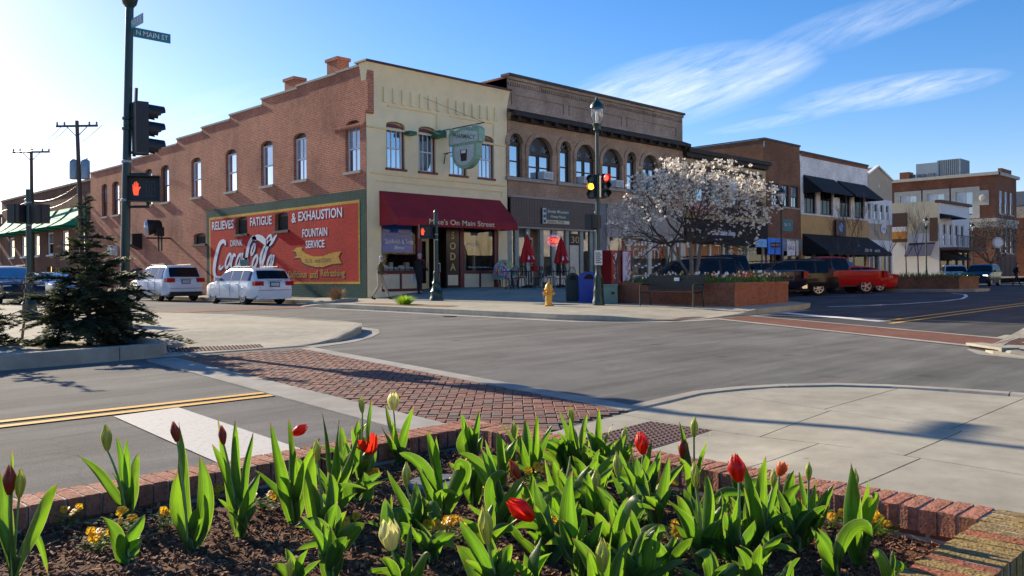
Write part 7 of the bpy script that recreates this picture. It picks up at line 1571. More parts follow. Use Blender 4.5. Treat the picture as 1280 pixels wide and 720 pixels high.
def cafe():
    def umbrella(px, d, ztop, zsk, lab):
        x, y = at(px, d); z0 = ne_z(x, y); t = thing('parasol', lab, 'parasol', (x, y, z0)); h = ztop - z0; hs = zsk - z0
        b = MB(); b.tube([(0, 0, 0), (0, 0, h - .1)], .022, 8); b.build('pole', 'white_letter', t); n = 32; prof = [(.30, hs), (.27, hs + .15), (.19, hs + .6), (.10, hs + 1.0), (.06, h - .12), (.01, h)]
        vs = []; b = MB()
        for r, z in prof:
            for k in range(n): a = 6.2832 * k / n; q = r * (1 + .22 * math.cos(8 * a)) ; vs.append((q * math.cos(a), q * math.sin(a), z + (.03 * math.cos(8 * a) if z == hs else 0)))
        b.add(vs, [(i * n + j, i * n + (j + 1) % n, (i + 1) * n + (j + 1) % n, (i + 1) * n + j) for i in range(len(prof) - 1) for j in range(n)]); cp = b.build('canopy', 'umbrella_red', t, 50)
        b = MB(); b.lathe([(.04, h), (.05, h + .05), (.01, h + .12)], 8); b.build('finial', 'white_letter', t); b = MB(); b.lathe([(.26, 0), (.26, .06), (.06, .1)], 14); b.build('foot', 'dark_iron', t)
        for a0 in (-2.2, -1.2):
            b = MB(); c = Vector((math.cos(a0) * .34, math.sin(a0) * .34, hs + .22)); e = Vector((-math.sin(a0), math.cos(a0), 0)); b.add([c + e * .06 * math.cos(k * .7854) + UP * .10 * math.sin(k * .7854) - Vector((math.cos(a0), math.sin(a0), 0)) * .05 * (1 + math.sin(k * .7854)) for k in range(8)], [tuple(range(8))]); b.build('emblem', 'white_letter', cp)
    umbrella(659.5, 38, 3.22, 1.95, 'closed red parasol left, nearer the maroon awning'); umbrella(702, 39, 3.12, 1.92, 'closed red parasol right, before the neon sign')
    def chair0():
        t = thing('cafe_chair', 'x', 'chair', (0, 0, 0), 0, 'black iron cafe chairs')
        b = MB(); b.lathe([(.20, .44), (.21, .45), (.20, .46)], 14); b.build('seat', 'bench_black', t)
        for sx, sy in ((-1, -1), (1, -1), (-1, 1), (1, 1)): b = MB(); b.tube([(.15 * sx, .15 * sy, .44), (.2 * sx, .2 * sy, 0)], .013, 6); b.build('leg', 'bench_black', t)
        b = MB(); b.tube([(-.19, .18, .44), (-.2, .22, .8), (-.1, .24, .95), (.1, .24, .95), (.2, .22, .8), (.19, .18, .44)], .014, 6); bk = b.build('backrest', 'bench_black', t)
        for k in (-1, 0, 1): b = MB(); b.tube([(.08 * k, .19, .46), (.09 * k, .24, .92)], .009, 5); b.build('spindle', 'bench_black', bk)
        return t
    def table0():
        t = thing('cafe_table', 'x', 'table', (0, 0, 0), 0, 'black iron cafe tables'); b = MB(); b.lathe([(.42, .72), (.43, .735), (.42, .75)], 20); b.build('table_top', 'bench_black', t); b = MB(); b.tube([(0, 0, .1), (0, 0, .72)], .03, 8); b.build('pedestal', 'bench_black', t)
        for k in range(4): a = k * 1.5708 + .4; b = MB(); b.tube([(0, 0, .14), (.18 * math.cos(a), .18 * math.sin(a), .1), (.32 * math.cos(a), .32 * math.sin(a), 0)], .016, 6); b.build('foot', 'bench_black', t)
        return t
    c0, t0 = chair0(), table0(); used = set()
    def place(o, px, d, rz, lab):
        q = o if o.name not in used else copy_tree(o); used.add(o.name); x, y = at(px, d); q.location = (x, y, ne_z(x, y)); q.rotation_euler = (0, 0, rz); q['label'] = lab
    place(t0, 661, 37.6, 0, 'black iron table under the left parasol'); place(t0, 700, 38.6, .4, 'black iron table under the right parasol'); place(t0, 640, 36.8, .2, 'black iron table nearest the soda shop window')
    for px, d, rz, lab in ((630, 36.6, 1.9, 'iron chair nearest the soda shop window'), (650, 36.9, -1.3, 'iron chair between the soda shop and the left parasol'), (652, 38.2, 2.6, 'iron chair behind the left parasol table'), (671, 37.2, -1.9, 'iron chair right of the left parasol'), (682, 37.9, 1.2, 'iron chair midway between the two parasols'), (690, 38.8, 1.8, 'iron chair left of the right parasol'), (711, 38.2, -1.6, 'iron chair right of the right parasol'), (700, 37.4, 3.2, 'iron chair in front of the right parasol table'), (640, 35.7, 3.0, 'iron chair in front of the table nearest the soda shop')): place(c0, px, d, rz, lab)
    # patterned quilt over a chair back
    m, n, l, p = _new('quilt'); g = n.new('ShaderNodeNewGeometry').outputs['Position']; v = n.new('ShaderNodeTexVoronoi'); v.inputs['Scale'].default_value = 9; l.new(g, v.inputs['Vector'])
    l.new(_mix(n, l, .35, v.outputs['Color'], (.35, .28, .2)), p.inputs['Base Color']); p.inputs['Roughness'].default_value = .9
    x, y = fu(635, 28.2), 28.2; t = thing('patterned_armchair', 'chair draped with a bright flowered quilt by the shop window', 'chair', (x, y, ne_z(x, y)), R(-20))
    b = MB(); b.box(-.5, .5, -.1, .5, .35, .55); b.build('seat', 'quilt', t); A = [(-.55 * math.cos(math.pi * k / 10), .75 + .55 * math.sin(math.pi * k / 10)) for k in range(11)]; b = MB(); b.prism([(a, .42, z) for a, z in A] + [(.5, .42, .5), (-.5, .42, .5)], (0, .12, 0)); b.build('backrest', 'quilt', t)
    for s in (-1, 1): b = MB(); b.box(.45 * s, .58 * s, -.1, .45, .35, .78); b.build('armrest', 'quilt', t)
    for sx in (-.45, .45):
        for sy in (-.05, .45): b = MB(); b.box(sx - .03, sx + .03, sy - .03, sy + .03, 0, .35); b.build('leg', 'dark_wood', t)
    # red planter pots and a table display
    for px, py, lab in ((668, 37.4, 'pot of red flowers on the left cafe table'), (682, 39.6, 'pot of blue flowers between the parasols')):
        x, y = at(px, py); z0 = ne_z(x, y) + (.75 if px < 670 else 0.); t = thing('flower_pot', lab, 'flower pot', (x, y, z0)); b = MB(); b.lathe([(.1, 0), (.15, .2), (.16, .22)], 12); b.build('pot', 'vend_red' if px < 670 else 'box_green', t); b = MB(); rnd = random.Random(px)
        for k in range(70): c = Vector((rnd.gauss(0, .12), rnd.gauss(0, .12), .24 + abs(rnd.gauss(0, .09)) + (.2 if px > 670 else 0))); e1, e2 = frame_of(Vector((rnd.gauss(0, 1), rnd.gauss(0, 1), rnd.gauss(0, 1)))); r = .025; b.add([c + e1 * r, c + e2 * r, c - e1 * r, c - e2 * r], [(0, 1, 2, 3)], k % 2)
        b.build('blooms', ['bin_green', 'umbrella_red' if px < 670 else 'banner_cyan'], t)
    x, y = fu(546, 28.4), 28.4; t = thing('red_cylinder', 'tall red cylinder standing by the soda shop door', 'cylinder', (x, y, ne_z(x, y) )); b = MB(); b.lathe([(.14, 0), (.15, .05), (.13, .9), (.09, 1.25), (.05, 1.4), (.05, 1.5)], 14); b.build('body', 'lamp_orange', t, 40); b = MB(); b.box(-.06, .06, -.15, -.12, .8, 1.2); b.build('label_strip', 'white_letter', t); b = MB(); b.lathe([(.05, 1.5), (.09, 1.54), (.02, 1.62)], 10); b.build('cap', 'black_panel', t)

cafe()

# ------------------------------------------------------------------ vehicles
for nm, col, mt in (('paint_white', (.72, .73, .75), 0), ('paint_black', (.008, .009, .012), .2), ('paint_navy', (.008, .011, .03), .3), ('paint_red', (.46, .006, .007), .0), ('paint_silver', (.32, .34, .36), .6), ('paint_charcoal', (.03, .035, .045), .4)): carpaint(nm, col, mt)
glassmat('car_glass', (.008, .009, .011), .03, .02, 0., .15); glassmat('car_glass_bright', (.02, .05, .07), .40, .02)
plain('tyre', (.014, .014, .015), .85, .2, 30); plain('rim', (.48, .50, .52), .28, .08, 10, metal=.85); plain('trim_black', (.014, .014, .015), .6, .1, 8); plain('chrome', (.65, .66, .68), .15, .03, 5, metal=1.)
plain('tail_red', (.42, .012, .012), .15, .1, 20); plain('plate_white', (.40, .46, .56), .5, .08, 20); plain('lens_clear', (.62, .66, .70), .1, .08, 10); glow('headlight', (1., .98, .92), 5.)

def car(name, label, loc, yaw, S, paintm, group=None, lights=False, glass='car_glass'):
    """body lofted along its length from a side profile; x forward, wheels on z = 0"""
    L, W, H = S['L'], S['W'], S['H']; prof = S['prof']; zb = S.get('zb', .24); belt = S['belt']; roofw = S.get('roofw', .78); r = S['r']; xf, xr = S['xf'], S['xr']
    t = thing(name, label, S.get('cat', 'car'), loc, yaw, group)
    def top(x):
        for (xa, za), (xb, zb_) in zip(prof, prof[1:]):
            if x <= xb: k = (x - xa) / max(1e-6, xb - xa); k = min(1, max(0, k)); return za + (zb_ - za) * k
        return prof[-1][1]
    def hw(x):
        e = abs(x) / (L / 2); f = 1 - .16 * max(0, (e - .72) / .28) ** 2; return W / 2 * f
    def yside(x, z):
        w = hw(x); tp = max(top(x), belt + .01)
        if z <= belt: k = (z - zb) / (belt - zb); return w * (.90 + .10 * math.sin(math.pi * min(1, max(0, .12 + k * .70))) ** .6)
        k = (z - belt) / max(.02, H - belt); return w * (.985 - (1 - roofw) * k ** 1.15)
    xs = sorted({round(-L / 2 + L * i / 44, 4) for i in range(45)} | {round(p[0], 4) for p in prof})
    xs = [x for x in xs if prof[0][0] <= x <= prof[-1][0]]
    rings = []
    for x in xs:
        tp = top(x); e = abs(x) / (L / 2); zl = zb + .14 * max(0, (e - .86) / .14); bz = min(belt, tp - .05); half = []
        half.append((0, zl)); half.append((yside(x, zl) * .86, zl)); half.append((yside(x, zl + .05), zl + .06))
        for k in (.25, .5, .75, 1.): z = zl + .06 + (bz - zl - .06) * k; half.append((yside(x, z), z))
        if tp > belt + .06:
            for k in (.3, .65, .9): z = bz + (tp - .05 - bz) * k; half.append((yside(x, z), z))
            yt = yside(x, tp - .03); half += [(yt * .94, tp - .012), (yt * .6, tp + .018), (0, tp + .028)]
        else:
            w = yside(x, bz)
            half += [(w * .985, bz + .012), (w * .97, bz + .024), (w * .94, bz + .034), (w * .86, tp - .006), (w * .5, tp + .018), (0, tp + .026)]
        ring = [(y, z) for y, z in half] + [(-y, z) for y, z in reversed(half[1:-1])]; rings.append([(x, y, z) for y, z in ring])
    n = len(rings[0]); b = MB(); b.add([v for q in rings for v in q], [(i * n + j, i * n + (j + 1) % n, (i + 1) * n + (j + 1) % n, (i + 1) * n + j) for i in range(len(rings) - 1) for j in range(n)] + [tuple(reversed(range(n))), tuple((len(rings) - 1) * n + j for j in range(n))])
    body = fixn(b.build('body', [paintm, 'trim_black'], t))
    cut = MB()
    for x in (xf, xr):
        for s in (-1, 1): cut.tube([(x, s * (W / 2 - .34), r), (x, s * (W / 2 + .2), r)], r * 1.13, 24)
    co = fixn(cut.build('cut', 'trim_black')); md = body.modifiers.new('b', 'BOOLEAN'); md.object = co; md.operation = 'DIFFERENCE'; md.solver = 'EXACT'; bpy.context.view_layer.update(); me = evald(body); body.modifiers.remove(md); body.data = me; bpy.data.objects.remove(co)
    me.polygons.foreach_set('use_smooth', [True] * len(me.polygons)); me.set_sharp_from_angle(angle=R(38))
    def patch(name, fn, nu, nv, mat, parent=t, thick=0.):
        b = MB(); b.add([fn(i / nu, j / nv) for i in range(nu + 1) for j in range(nv + 1)], [(i * (nv + 1) + j, (i + 1) * (nv + 1) + j, (i + 1) * (nv + 1) + j + 1, i * (nv + 1) + j + 1) for i in range(nu) for j in range(nv)]); return b.build(name, mat, parent, 60)
    for s in (-1, 1):
        xa, xb = S['side'][0][0] - .03, S['side'][-1][1] + .04
        def fb(u, v):
            x = xa + (xb - xa) * u; zt_ = max(belt + .05, min(top(x) - .065, H - .08)); z = belt + .012 + (zt_ - belt - .012) * v; return (x, s * (yside(x, z) + .004), z)
        patch('window_band', fb, 14, 3, 'trim_black')
        for x in (xf, xr):
            b = MB(); b.tube([(x + r * 1.13 * math.cos(R(a)), s * (yside(x, r) - .005), r + r * 1.13 * math.sin(R(a))) for a in range(-5, 186, 12)], .022, 5); b.build('arch_lip', S.get('lip', paintm), t)
        for k, (x0, x1) in enumerate(S['side']):
            def fn(u, v):
                x = x0 + (x1 - x0) * u; zt_ = max(belt + .05, min(top(x) - .085, H - .10)); z = belt + .035 + (zt_ - belt - .035) * v; return (x, s * (yside(x, z) + .007), z)
            patch('side_window', fn, 8, 3, glass)
        for x0, x1 in S.get('doors', ()):
            d = patch('door', lambda u, v: (x0 + (x1 - x0) * u, s * (yside(x0 + (x1 - x0) * u, zb + .12 + (belt - zb - .12) * v) + .004), zb + .12 + (belt - zb - .12) * v), 6, 6, paintm)
            b = MB(); yy = yside(x0 + .15, belt - .12); b.box(x0 + .08, x0 + .26, s * (yy + .0), s * (yy + .035), belt - .15, belt - .115); b.build('handle', paintm, d)
            for xx in (x0, x1): b = MB(); b.tube([(xx, s * (yside(xx, z) + .003), z) for z in [zb + .14 + (belt - zb - .14) * k / 6 for k in range(7)]], .005, 4); b.build('door_seam', 'trim_black', d)
        b = MB(); xm = S['mirror']; yy = yside(xm, belt); b.box(xm - .08, xm + .06, s * (yy + .03), s * (yy + .22), belt + .02, belt + .16); b.box(xm - .02, xm + .03, s * (yy - .02), s * (yy + .05), belt + .02, belt + .07); b.build('mirror', S.get('mirrormat', paintm), t)
        b = MB(); b.box(xr + r * 1.1, xf - r * 1.1, s * (W / 2 * .93), s * (W / 2 * .955), zb - .02, zb + .10); b.build('sill_trim', 'trim_black', t)
        if S.get('rails'): b = MB(); x0, x1 = S['rails']; yy = yside(0, H - .05) * .86; b.tube([(x0, s * yy, H - .02), (x0 + .12, s * yy, H + .05), (x1 - .12, s * yy, H + .05), (x1, s * yy, H - .02)], .018, 6); b.build('roof_rail', 'trim_black', t)
    for nm, (pa, pb), wk in (('windscreen', S['ws'], .90), ('rear_window', S['rw'], .88)):
        def fn(u, v):
            x, z = pa[0] + (pb[0] - pa[0]) * u, pa[1] + (pb[1] - pa[1]) * u; y = (v * 2 - 1) * yside(x, max(belt, z)) * wk; dx, dz = pb[0] - pa[0], pb[1] - pa[1]; q = math.hypot(dx, dz); sg = 1 if nm == 'windscreen' else -1
            zz = .02 * (1 - (v * 2 - 1) ** 2); nx, nz = abs(dz) / q * sg, abs(dx) / q; return (x + nx * .012 + nx * zz, y, z + nz * .012 + nz * zz)
        patch(nm, fn, 5, 6, glass if nm == 'rear_window' else S.get('wsglass', glass))
    # ends
    rx, fxx = prof[0][0], prof[-1][0]
    for s in (-1, 1):
        for (a, c, z0, z1, y0, y1) in S['tail']: b = MB(); b.box(a, c, s * y0, s * y1, z0, z1); b.build('tail_light', 'tail_red', t)
        for (a, c, z0, z1, y0, y1) in S['head']: b = MB(); b.box(a, c, s * y0, s * y1, z0, z1); b.build('headlight', 'headlight' if lights else 'lens_clear', t)
    b = MB(); b.box(rx - .03, rx + .2, -W * .40, W * .40, zb + .02, zb + .22); b.build('rear_bumper', S.get('bump', 'trim_black'), t)
    b = MB(); b.box(fxx - .2, fxx + .03, -W * .38, W * .38, zb + .02, zb + .20); b.build('front_bumper', 'trim_black', t)
    b = MB(); b.box(fxx - .06, fxx + .035, -W * .24, W * .24, zb + .30, zb + .46); b.build('grille', 'trim_black', t)
    px_, pz_ = S['plate']; b = MB(); b.box(px_ - .02, px_ + .01, -.18, .18, pz_, pz_ + .13); pl_ = b.build('number_plate', 'plate_white', t); b = MB(); b.box(px_ - .015, px_ + .012, -.21, .21, pz_ - .03, pz_ + .16); b.build('plate_frame', 'trim_black', pl_); b = MB(); b.box(px_ - .03, px_ + .02, -.3, .3, pz_ + .19, pz_ + .215); b.build('trim_strip', 'chrome', t); b = MB(); b.box(rx - .012, rx + .03, -W * .41, W * .41, zb + .37, zb + .385); b.build('bumper_seam', 'trim_black', t)
    # wheels
    for x in (xf, xr):
        for s in (-1, 1):
            q = Matrix.Translation((x, s * (W / 2 - .13), r)) @ Matrix.Rotation(R(90) * -s, 4, 'X'); b = MB(); b.lathe([(r * .60, -.10), (r * .93, -.11), (r, -.07), (r, .07), (r * .93, .11), (r * .66, .115), (r * .62, .06)], 26); b.xform(q); ty = b.build('wheel', 'tyre', t, 40)
            b = MB(); b.lathe([(r * .66, .105), (r * .62, .112), (r * .58, .06), (r * .2, .05), (.001, .05)], 26); b.xform(q); b.build('rim_dish', 'trim_black', ty, 40)
            b = MB(); b.lathe([(r * .67, .108), (r * .66, .118), (r * .585, .116), (r * .57, .09)], 26, cap=False); ns = S.get('spokes', 5)
            for k in range(ns):
                a = 6.2832 * k / ns; c, d = math.cos(a), math.sin(a); b.bar((c * r * .12, d * r * .12, .10), (c * r * .61, d * r * .61, .10), r * (.9 / ns), .03, up=(0, 0, 1))
            b.lathe([(r * .16, .06), (r * .16, .118), (r * .1, .122)], 10); b.xform(q); b.build('rim', 'rim', ty, 30)
    return t
SUV = dict(L=4.66, W=1.88, H=1.70, cat='car', belt=1.06, r=.36, xf=1.42, xr=-1.30, prof=[(-2.33, .62), (-2.31, .84), (-2.27, 1.02), (-2.20, 1.10), (-1.92, 1.60), (-1.72, 1.68), (-1.1, 1.70), (-.2, 1.69), (.3, 1.63), (.52, 1.56), (1.18, 1.11), (1.34, 1.06), (1.9, .98), (2.18, .86), (2.30, .68), (2.33, .52)],
           side=[(-1.78, -1.22), (-1.14, -.30), (-.22, .98)], doors=[(-1.0, -.26), (-.24, .78)], mirror=.80, rails=(-1.6, .2), ws=((1.16, 1.12), (.50, 1.57)), rw=((-2.19, 1.14), (-1.93, 1.58)), tail=[(-2.33, -2.0, .90, 1.10, .52, .905)], head=[(1.9, 2.22, .70, .84, .50, .82)], plate=(-2.32, .86), spokes=6, bump='trim_black')
WAGON = dict(L=4.45, W=1.78, H=1.47, belt=.94, r=.33, xf=1.36, xr=-1.22, zb=.20, prof=[(-2.22, .55), (-2.21, .76), (-2.17, .92), (-2.11, .98), (-1.86, 1.36), (-1.66, 1.43), (-1.0, 1.46), (-.1, 1.47), (.25, 1.43), (.46, 1.37), (1.12, .98), (1.28, .94), (1.82, .86), (2.08, .74), (2.2, .58), (2.22, .46)],
             side=[(-1.80, -1.10), (-1.02, -.24), (-.18, .98)], doors=[(-.95, -.20), (-.18, .74)], mirror=.78, rails=(-1.5, .1), ws=((1.10, .99), (.44, 1.38)), rw=((-2.10, 1.02), (-1.87, 1.34)), tail=[(-2.22, -1.98, .76, .93, .48, .85)], head=[(1.82, 2.12, .60, .74, .48, .78)], plate=(-2.23, .74), spokes=10, bump='paint_white')
PICKUP = dict(L=5.7, W=1.98, H=1.92, cat='pickup truck', belt=1.20, r=.40, xf=1.75, xr=-1.75, zb=.38, prof=[(-2.85, .72), (-2.84, 1.18), (-2.80, 1.20), (-1.02, 1.21), (-.98, 1.24), (-.80, 1.86), (-.62, 1.90), (.3, 1.92), (.62, 1.86), (1.14, 1.30), (1.3, 1.22), (2.3, 1.14), (2.72, 1.02), (2.82, .85), (2.85, .62)],
              side=[(-.86, -.06), (.02, .98)], doors=[(-.62, -.02), (0, .95)], mirror=.90, ws=((1.12, 1.31), (.62, 1.86)), rw=((-.96, 1.30), (-.81, 1.82)), tail=[(-2.86, -2.66, .84, 1.16, .84, 1.0)], head=[(2.5, 2.80, .86, 1.04, .6, .92)], plate=(-2.87, .62), spokes=5, roofw=.80, bump='chrome')
SEDAN = dict(L=4.6, W=1.80, H=1.44, belt=.95, r=.33, xf=1.38, xr=-1.28, zb=.20, prof=[(-2.3, .55), (-2.28, .88), (-2.2, 1.0), (-1.75, 1.03), (-1.62, 1.05), (-1.0, 1.36), (-.75, 1.42), (0, 1.44), (.3, 1.40), (1.02, 1.0), (1.2, .95), (1.85, .85), (2.15, .72), (2.28, .56), (2.3, .46)],
             side=[(-1.3, -.35), (-.28, .92)], doors=[(-1.05, -.30), (-.28, .70)], mirror=.72, ws=((1.0, 1.01), (.3, 1.40)), rw=((-1.6, 1.07), (-1.02, 1.35)), tail=[(-2.31, -2.05, .80, .97, .5, .86)], head=[(1.9, 2.2, .62, .75, .48, .8)], plate=(-2.31, .66), spokes=5, bump='trim_black')
def longer(S, e):
    q = dict(S, L=S['L'] + e); mv = lambda x: x - e / 2 if x < -.9 else x + e / 2
    q['prof'] = [((x - e / 2 if x < -1.0 else x + e / 2), z) for x, z in S['prof']]; q['side'] = [(a + e / 2, b + e / 2) for a, b in S['side']]; q['doors'] = [(a + e / 2, b + e / 2) for a, b in S['doors']]; q['mirror'] = S['mirror'] + e / 2; q['xf'] = S['xf'] + e / 2; q['xr'] = S['xr'] - e / 2 + .25
    q['ws'] = tuple((mv(x), z) for x, z in S['ws']); q['rw'] = tuple((x + e / 2, z) for x, z in S['rw']); q['tail'] = [(a - e / 2, b - e / 2, *c) for a, b, *c in S['tail']]; q['head'] = [(a + e / 2, b + e / 2, *c) for a, b, *c in S['head']]; q['plate'] = (S['plate'][0] - e / 2, S['plate'][1]); return q
def gpos(x, y): return (x, y, gz(x, y))
def parked():
    G = 'cars parked along the painted wall'
    car('parked_car', 'white sport utility car parked by the brick wall, left of the wagon', gpos(17.2, 41.1), R(90), SUV, 'paint_white', G)
    car('parked_car', 'white estate car parked before the painted advertisement, seen from behind', gpos(17.1, 32.65), R(90), dict(WAGON, mirrormat='paint_white'), 'paint_white', G)
    F = R(135); G2 = 'vehicles parked nose-in along Main Street'
    def side_on(px, d, S, mat, label, name='parked_car', glass='car_glass'): x, y = at(px, d); return car(name, label, gpos(x, y), F, S, mat, G2, glass=glass)
    side_on(857, 33.8, dict(SUV, L=4.66, H=1.72, mirrormat='paint_black'), 'paint_black', 'black sport utility car parked behind the brick planter and blossoming tree', 'parked_car')
    side_on(913, 38.0, longer(PICKUP, .6), 'paint_navy', 'black pickup truck with 4x4 lettering, tail beside the brick planter', 'pickup_truck')
    side_on(981, 40.9, dict(SUV, spokes=7, mirrormat='paint_black'), 'paint_black', 'shiny black crossover between the black and the red pickup trucks', 'parked_car')
    side_on(1031, 44.2, dict(PICKUP, bump='paint_red'), 'paint_red', 'bright red pickup truck parked with its tail to the street', 'pickup_truck')
    side_on(1063, 47.4, SEDAN, 'paint_red', 'red car mostly hidden behind the red pickup truck', 'parked_car')
    side_on(941, 50.5, dict(SUV, H=1.78), 'paint_charcoal', 'dark sport utility car whose roof shows over the black pickup bed', 'parked_car')
    for px, d, yaw, S, mat, lab in ((12, 38.5, R(-90), SUV, 'paint_charcoal', 'dark grey car parked at the far left beyond the saplings'), (62, 43, R(-78), SEDAN, 'paint_silver', 'silver car parked far left behind the fir branches')):
        x, y = at(px, d); car('parked_car', lab, gpos(x, y), yaw, dict(S, wsglass='car_glass_bright'), mat, 'cars parked at the far left', glass='car_glass_bright')
    for px, d, S, mat, lab, li in ((1193, 72, dict(SUV, wsglass='car_glass'), 'paint_white', 'white four wheel drive coming down the street beside the dark car', False), (1228, 66, SUV, 'paint_navy', 'dark car with lit headlights coming down the street', True)):
        x, y = at(px, d); car('moving_car', lab, gpos(x, y), R(184 if li else 205), S, mat, 'cars coming down Main Street', lights=li)
parked()

# ------------------------------------------------------------------ planters, trees, shrubs, people
plain('bark_grey', (.16, .135, .115), .9, .3, 12, bump=.5, bscale=30); plain('bark_dark', (.055, .042, .035), .9, .3, 12, bump=.4, bscale=30); plain('twig', (.10, .075, .06), .9, .2, 20)
leafmat('needles', (.058, .086, .060), (.08, .12, .05), .3, .7, .45, 5.); leafmat('fir_tip', (.13, .145, .07), (.17, .19, .07), .3, .7, .35, 6.)
leafmat('petal_magnolia', (.88, .83, .74), (.86, .78, .66), .4, .6, .15, 30.); leafmat('grass_green', (.24, .42, .03), (.40, .60, .03), .4, .5, .3, 30.); plain('straw', (.30, .19, .10), .95, .3, 40)
leafmat('bed_leaf', (.06, .13, .03), (.12, .25, .03), .4); plain('pine_straw', (.21, .115, .055), .95, .4, 40, bump=.8, bscale=120)
brickmat('bench_brick', (.33, .115, .06), (.26, .09, .05), (.24, .15, .11), .205, .072, .006)

def far_planter():
    pts = [(22.2, 12.95), (26.0, 13.2), (26.5, 17.7), (22.3, 17.5)]; zf = lambda x, y: ne_z(x, y); t = thing('brick_planter', 'knee high red brick planter with tulips on the far corner', 'planter', (24.2, 15.3, zf(24.2, 15.3)))
    M = Matrix.Translation((-24.2, -15.3, -zf(24.2, 15.3))); zt = 1.0
    b = MB()
    for (x0, y0), (x1, y1) in zip(pts, pts[1:] + pts[:1]): b.quad((x0, y0, .2), (x1, y1, .2), (x1, y1, zt), (x0, y0, zt))
    b.xform(M); b.build('wall', 'bench_brick', t)
    b = MB(); c = Vector((24.25, 15.3)); I = [tuple(Vector(p) + (c - Vector(p)).normalized() * .3) for p in pts]; E_ = [tuple(Vector(p) - (c - Vector(p)).normalized() * .03) for p in pts]
    for k in range(4):
        j = (k + 1) % 4; b.add([(*E_[k], zt), (*E_[j], zt), (*I[j], zt), (*I[k], zt), (*E_[k], zt + .09), (*E_[j], zt + .09), (*I[j], zt + .09), (*I[k], zt + .09)], [(4, 5, 6, 7), (0, 1, 5, 4), (3, 2, 6, 7)])
    b.xform(M); b.build('brick_cap', 'bench_brick', t); b = MB(); b.add([(*p, zt + .04) for p in I], [(0, 1, 2, 3)]); b.xform(M); b.build('soil', 'mulch', t)
    rnd = random.Random(9); f = MB(); fl = MB()
    for k in range(900):
        x, y = rnd.uniform(22.4, 26.2), rnd.uniform(13.2, 17.3); h = rnd.uniform(.12, .3); c0 = Vector((x, y, zt + .03)); tip = c0 + Vector((rnd.gauss(0, .05), rnd.gauss(0, .05), h)); s = Vector((rnd.gauss(0, 1), rnd.gauss(0, 1), 0)).normalized() * .022; f.add([c0 - s * .4, c0.lerp(tip, .5) - s, tip, c0.lerp(tip, .5) + s], [(0, 1, 2, 3)])
        if k % 9 == 0: q = c0 + UP * (h + .08); fl.lathe([(.014, -.03), (.03, .0), (.026, .035), (.006, .055)], 6, q, rnd.choices(range(4), [7, 3, .8, 1])[0]); f.tube([c0, q], .005, 3)
    f.xform(M); fl.xform(M); q = f.build('tulip_foliage', 'bed_leaf', t); q['kind'] = 'stuff'; q = fl.build('tulip_blooms', ['white_letter', 'pansy_yellow', 'umbrella_red', 'salmon'], t); q['kind'] = 'stuff'
    x0, x1, y0, y1 = 49.6, 53.0, 15.3, 19.5; z0 = ne_z(51, 17); t = thing('brick_planter', 'distant low brown brick planter at the next kerb island', 'planter', (51.3, 17.4, z0)); b = MB(); b.box(x0 - 51.3, x1 - 51.3, y0 - 17.4, y1 - 17.4, -.1, .62); b.build('wall', 'umber_brick', t); b = MB(); b.box(x0 - 51.35, x1 - 51.25, y0 - 17.45, y1 - 17.35, .62, .68); b.build('cap', 'umber_brick', t); b = MB()
    for k in range(500): c0 = Vector((rnd.uniform(x0, x1) - 51.3, rnd.uniform(y0, y1) - 17.4, .66)); e = Vector((rnd.gauss(0, .08), rnd.gauss(0, .08), rnd.uniform(.1, .35))); s = Vector((rnd.gauss(0, 1), rnd.gauss(0, 1), 0)).normalized() * .03; b.add([c0 - s, c0 + e, c0 + s], [(0, 1, 2)])
    q = b.build('plants', 'bed_leaf', t); q['kind'] = 'stuff'
far_planter()

def grow(b, p, d, L, r, lev, rnd, tips, spread=.6, up=.12, kids=(2, 4), shrink=.70, n=4, wob=.12, minr=.003):
    pts, rad = [p.copy()], [r]; dd = d.normalized()
    for k in range(n):
        dd = (dd + Vector((rnd.gauss(0, wob), rnd.gauss(0, wob), rnd.gauss(0, wob) + up * .3))).normalized(); pts.append(pts[-1] + dd * L / n); rad.append(max(minr, r * (1 - .42 * (k + 1) / n)))
    b.tube(pts, rad, 7 if r > .04 else (5 if r > .012 else 3), cap=False)
    if lev == 0: tips.append((pts[-1], dd)); tips.append((pts[-2], dd)); return
    for k in range(rnd.randint(*kids)):
        i = rnd.randint(max(1, n - 2), n) if k else n; e1, e2 = frame_of(dd); a = rnd.uniform(0, 6.28); s = rnd.uniform(.5, 1.2) * spread; nd = (dd + (e1 * math.cos(a) + e2 * math.sin(a)) * s + UP * up).normalized()
        grow(b, pts[i], nd, L * rnd.uniform(.62, .9) * shrink / .7, max(minr, rad[i] * rnd.uniform(.6, .8)), lev - 1, rnd, tips, spread, up, kids, shrink, n, wob, minr)
    tips.append((pts[n // 2], dd))
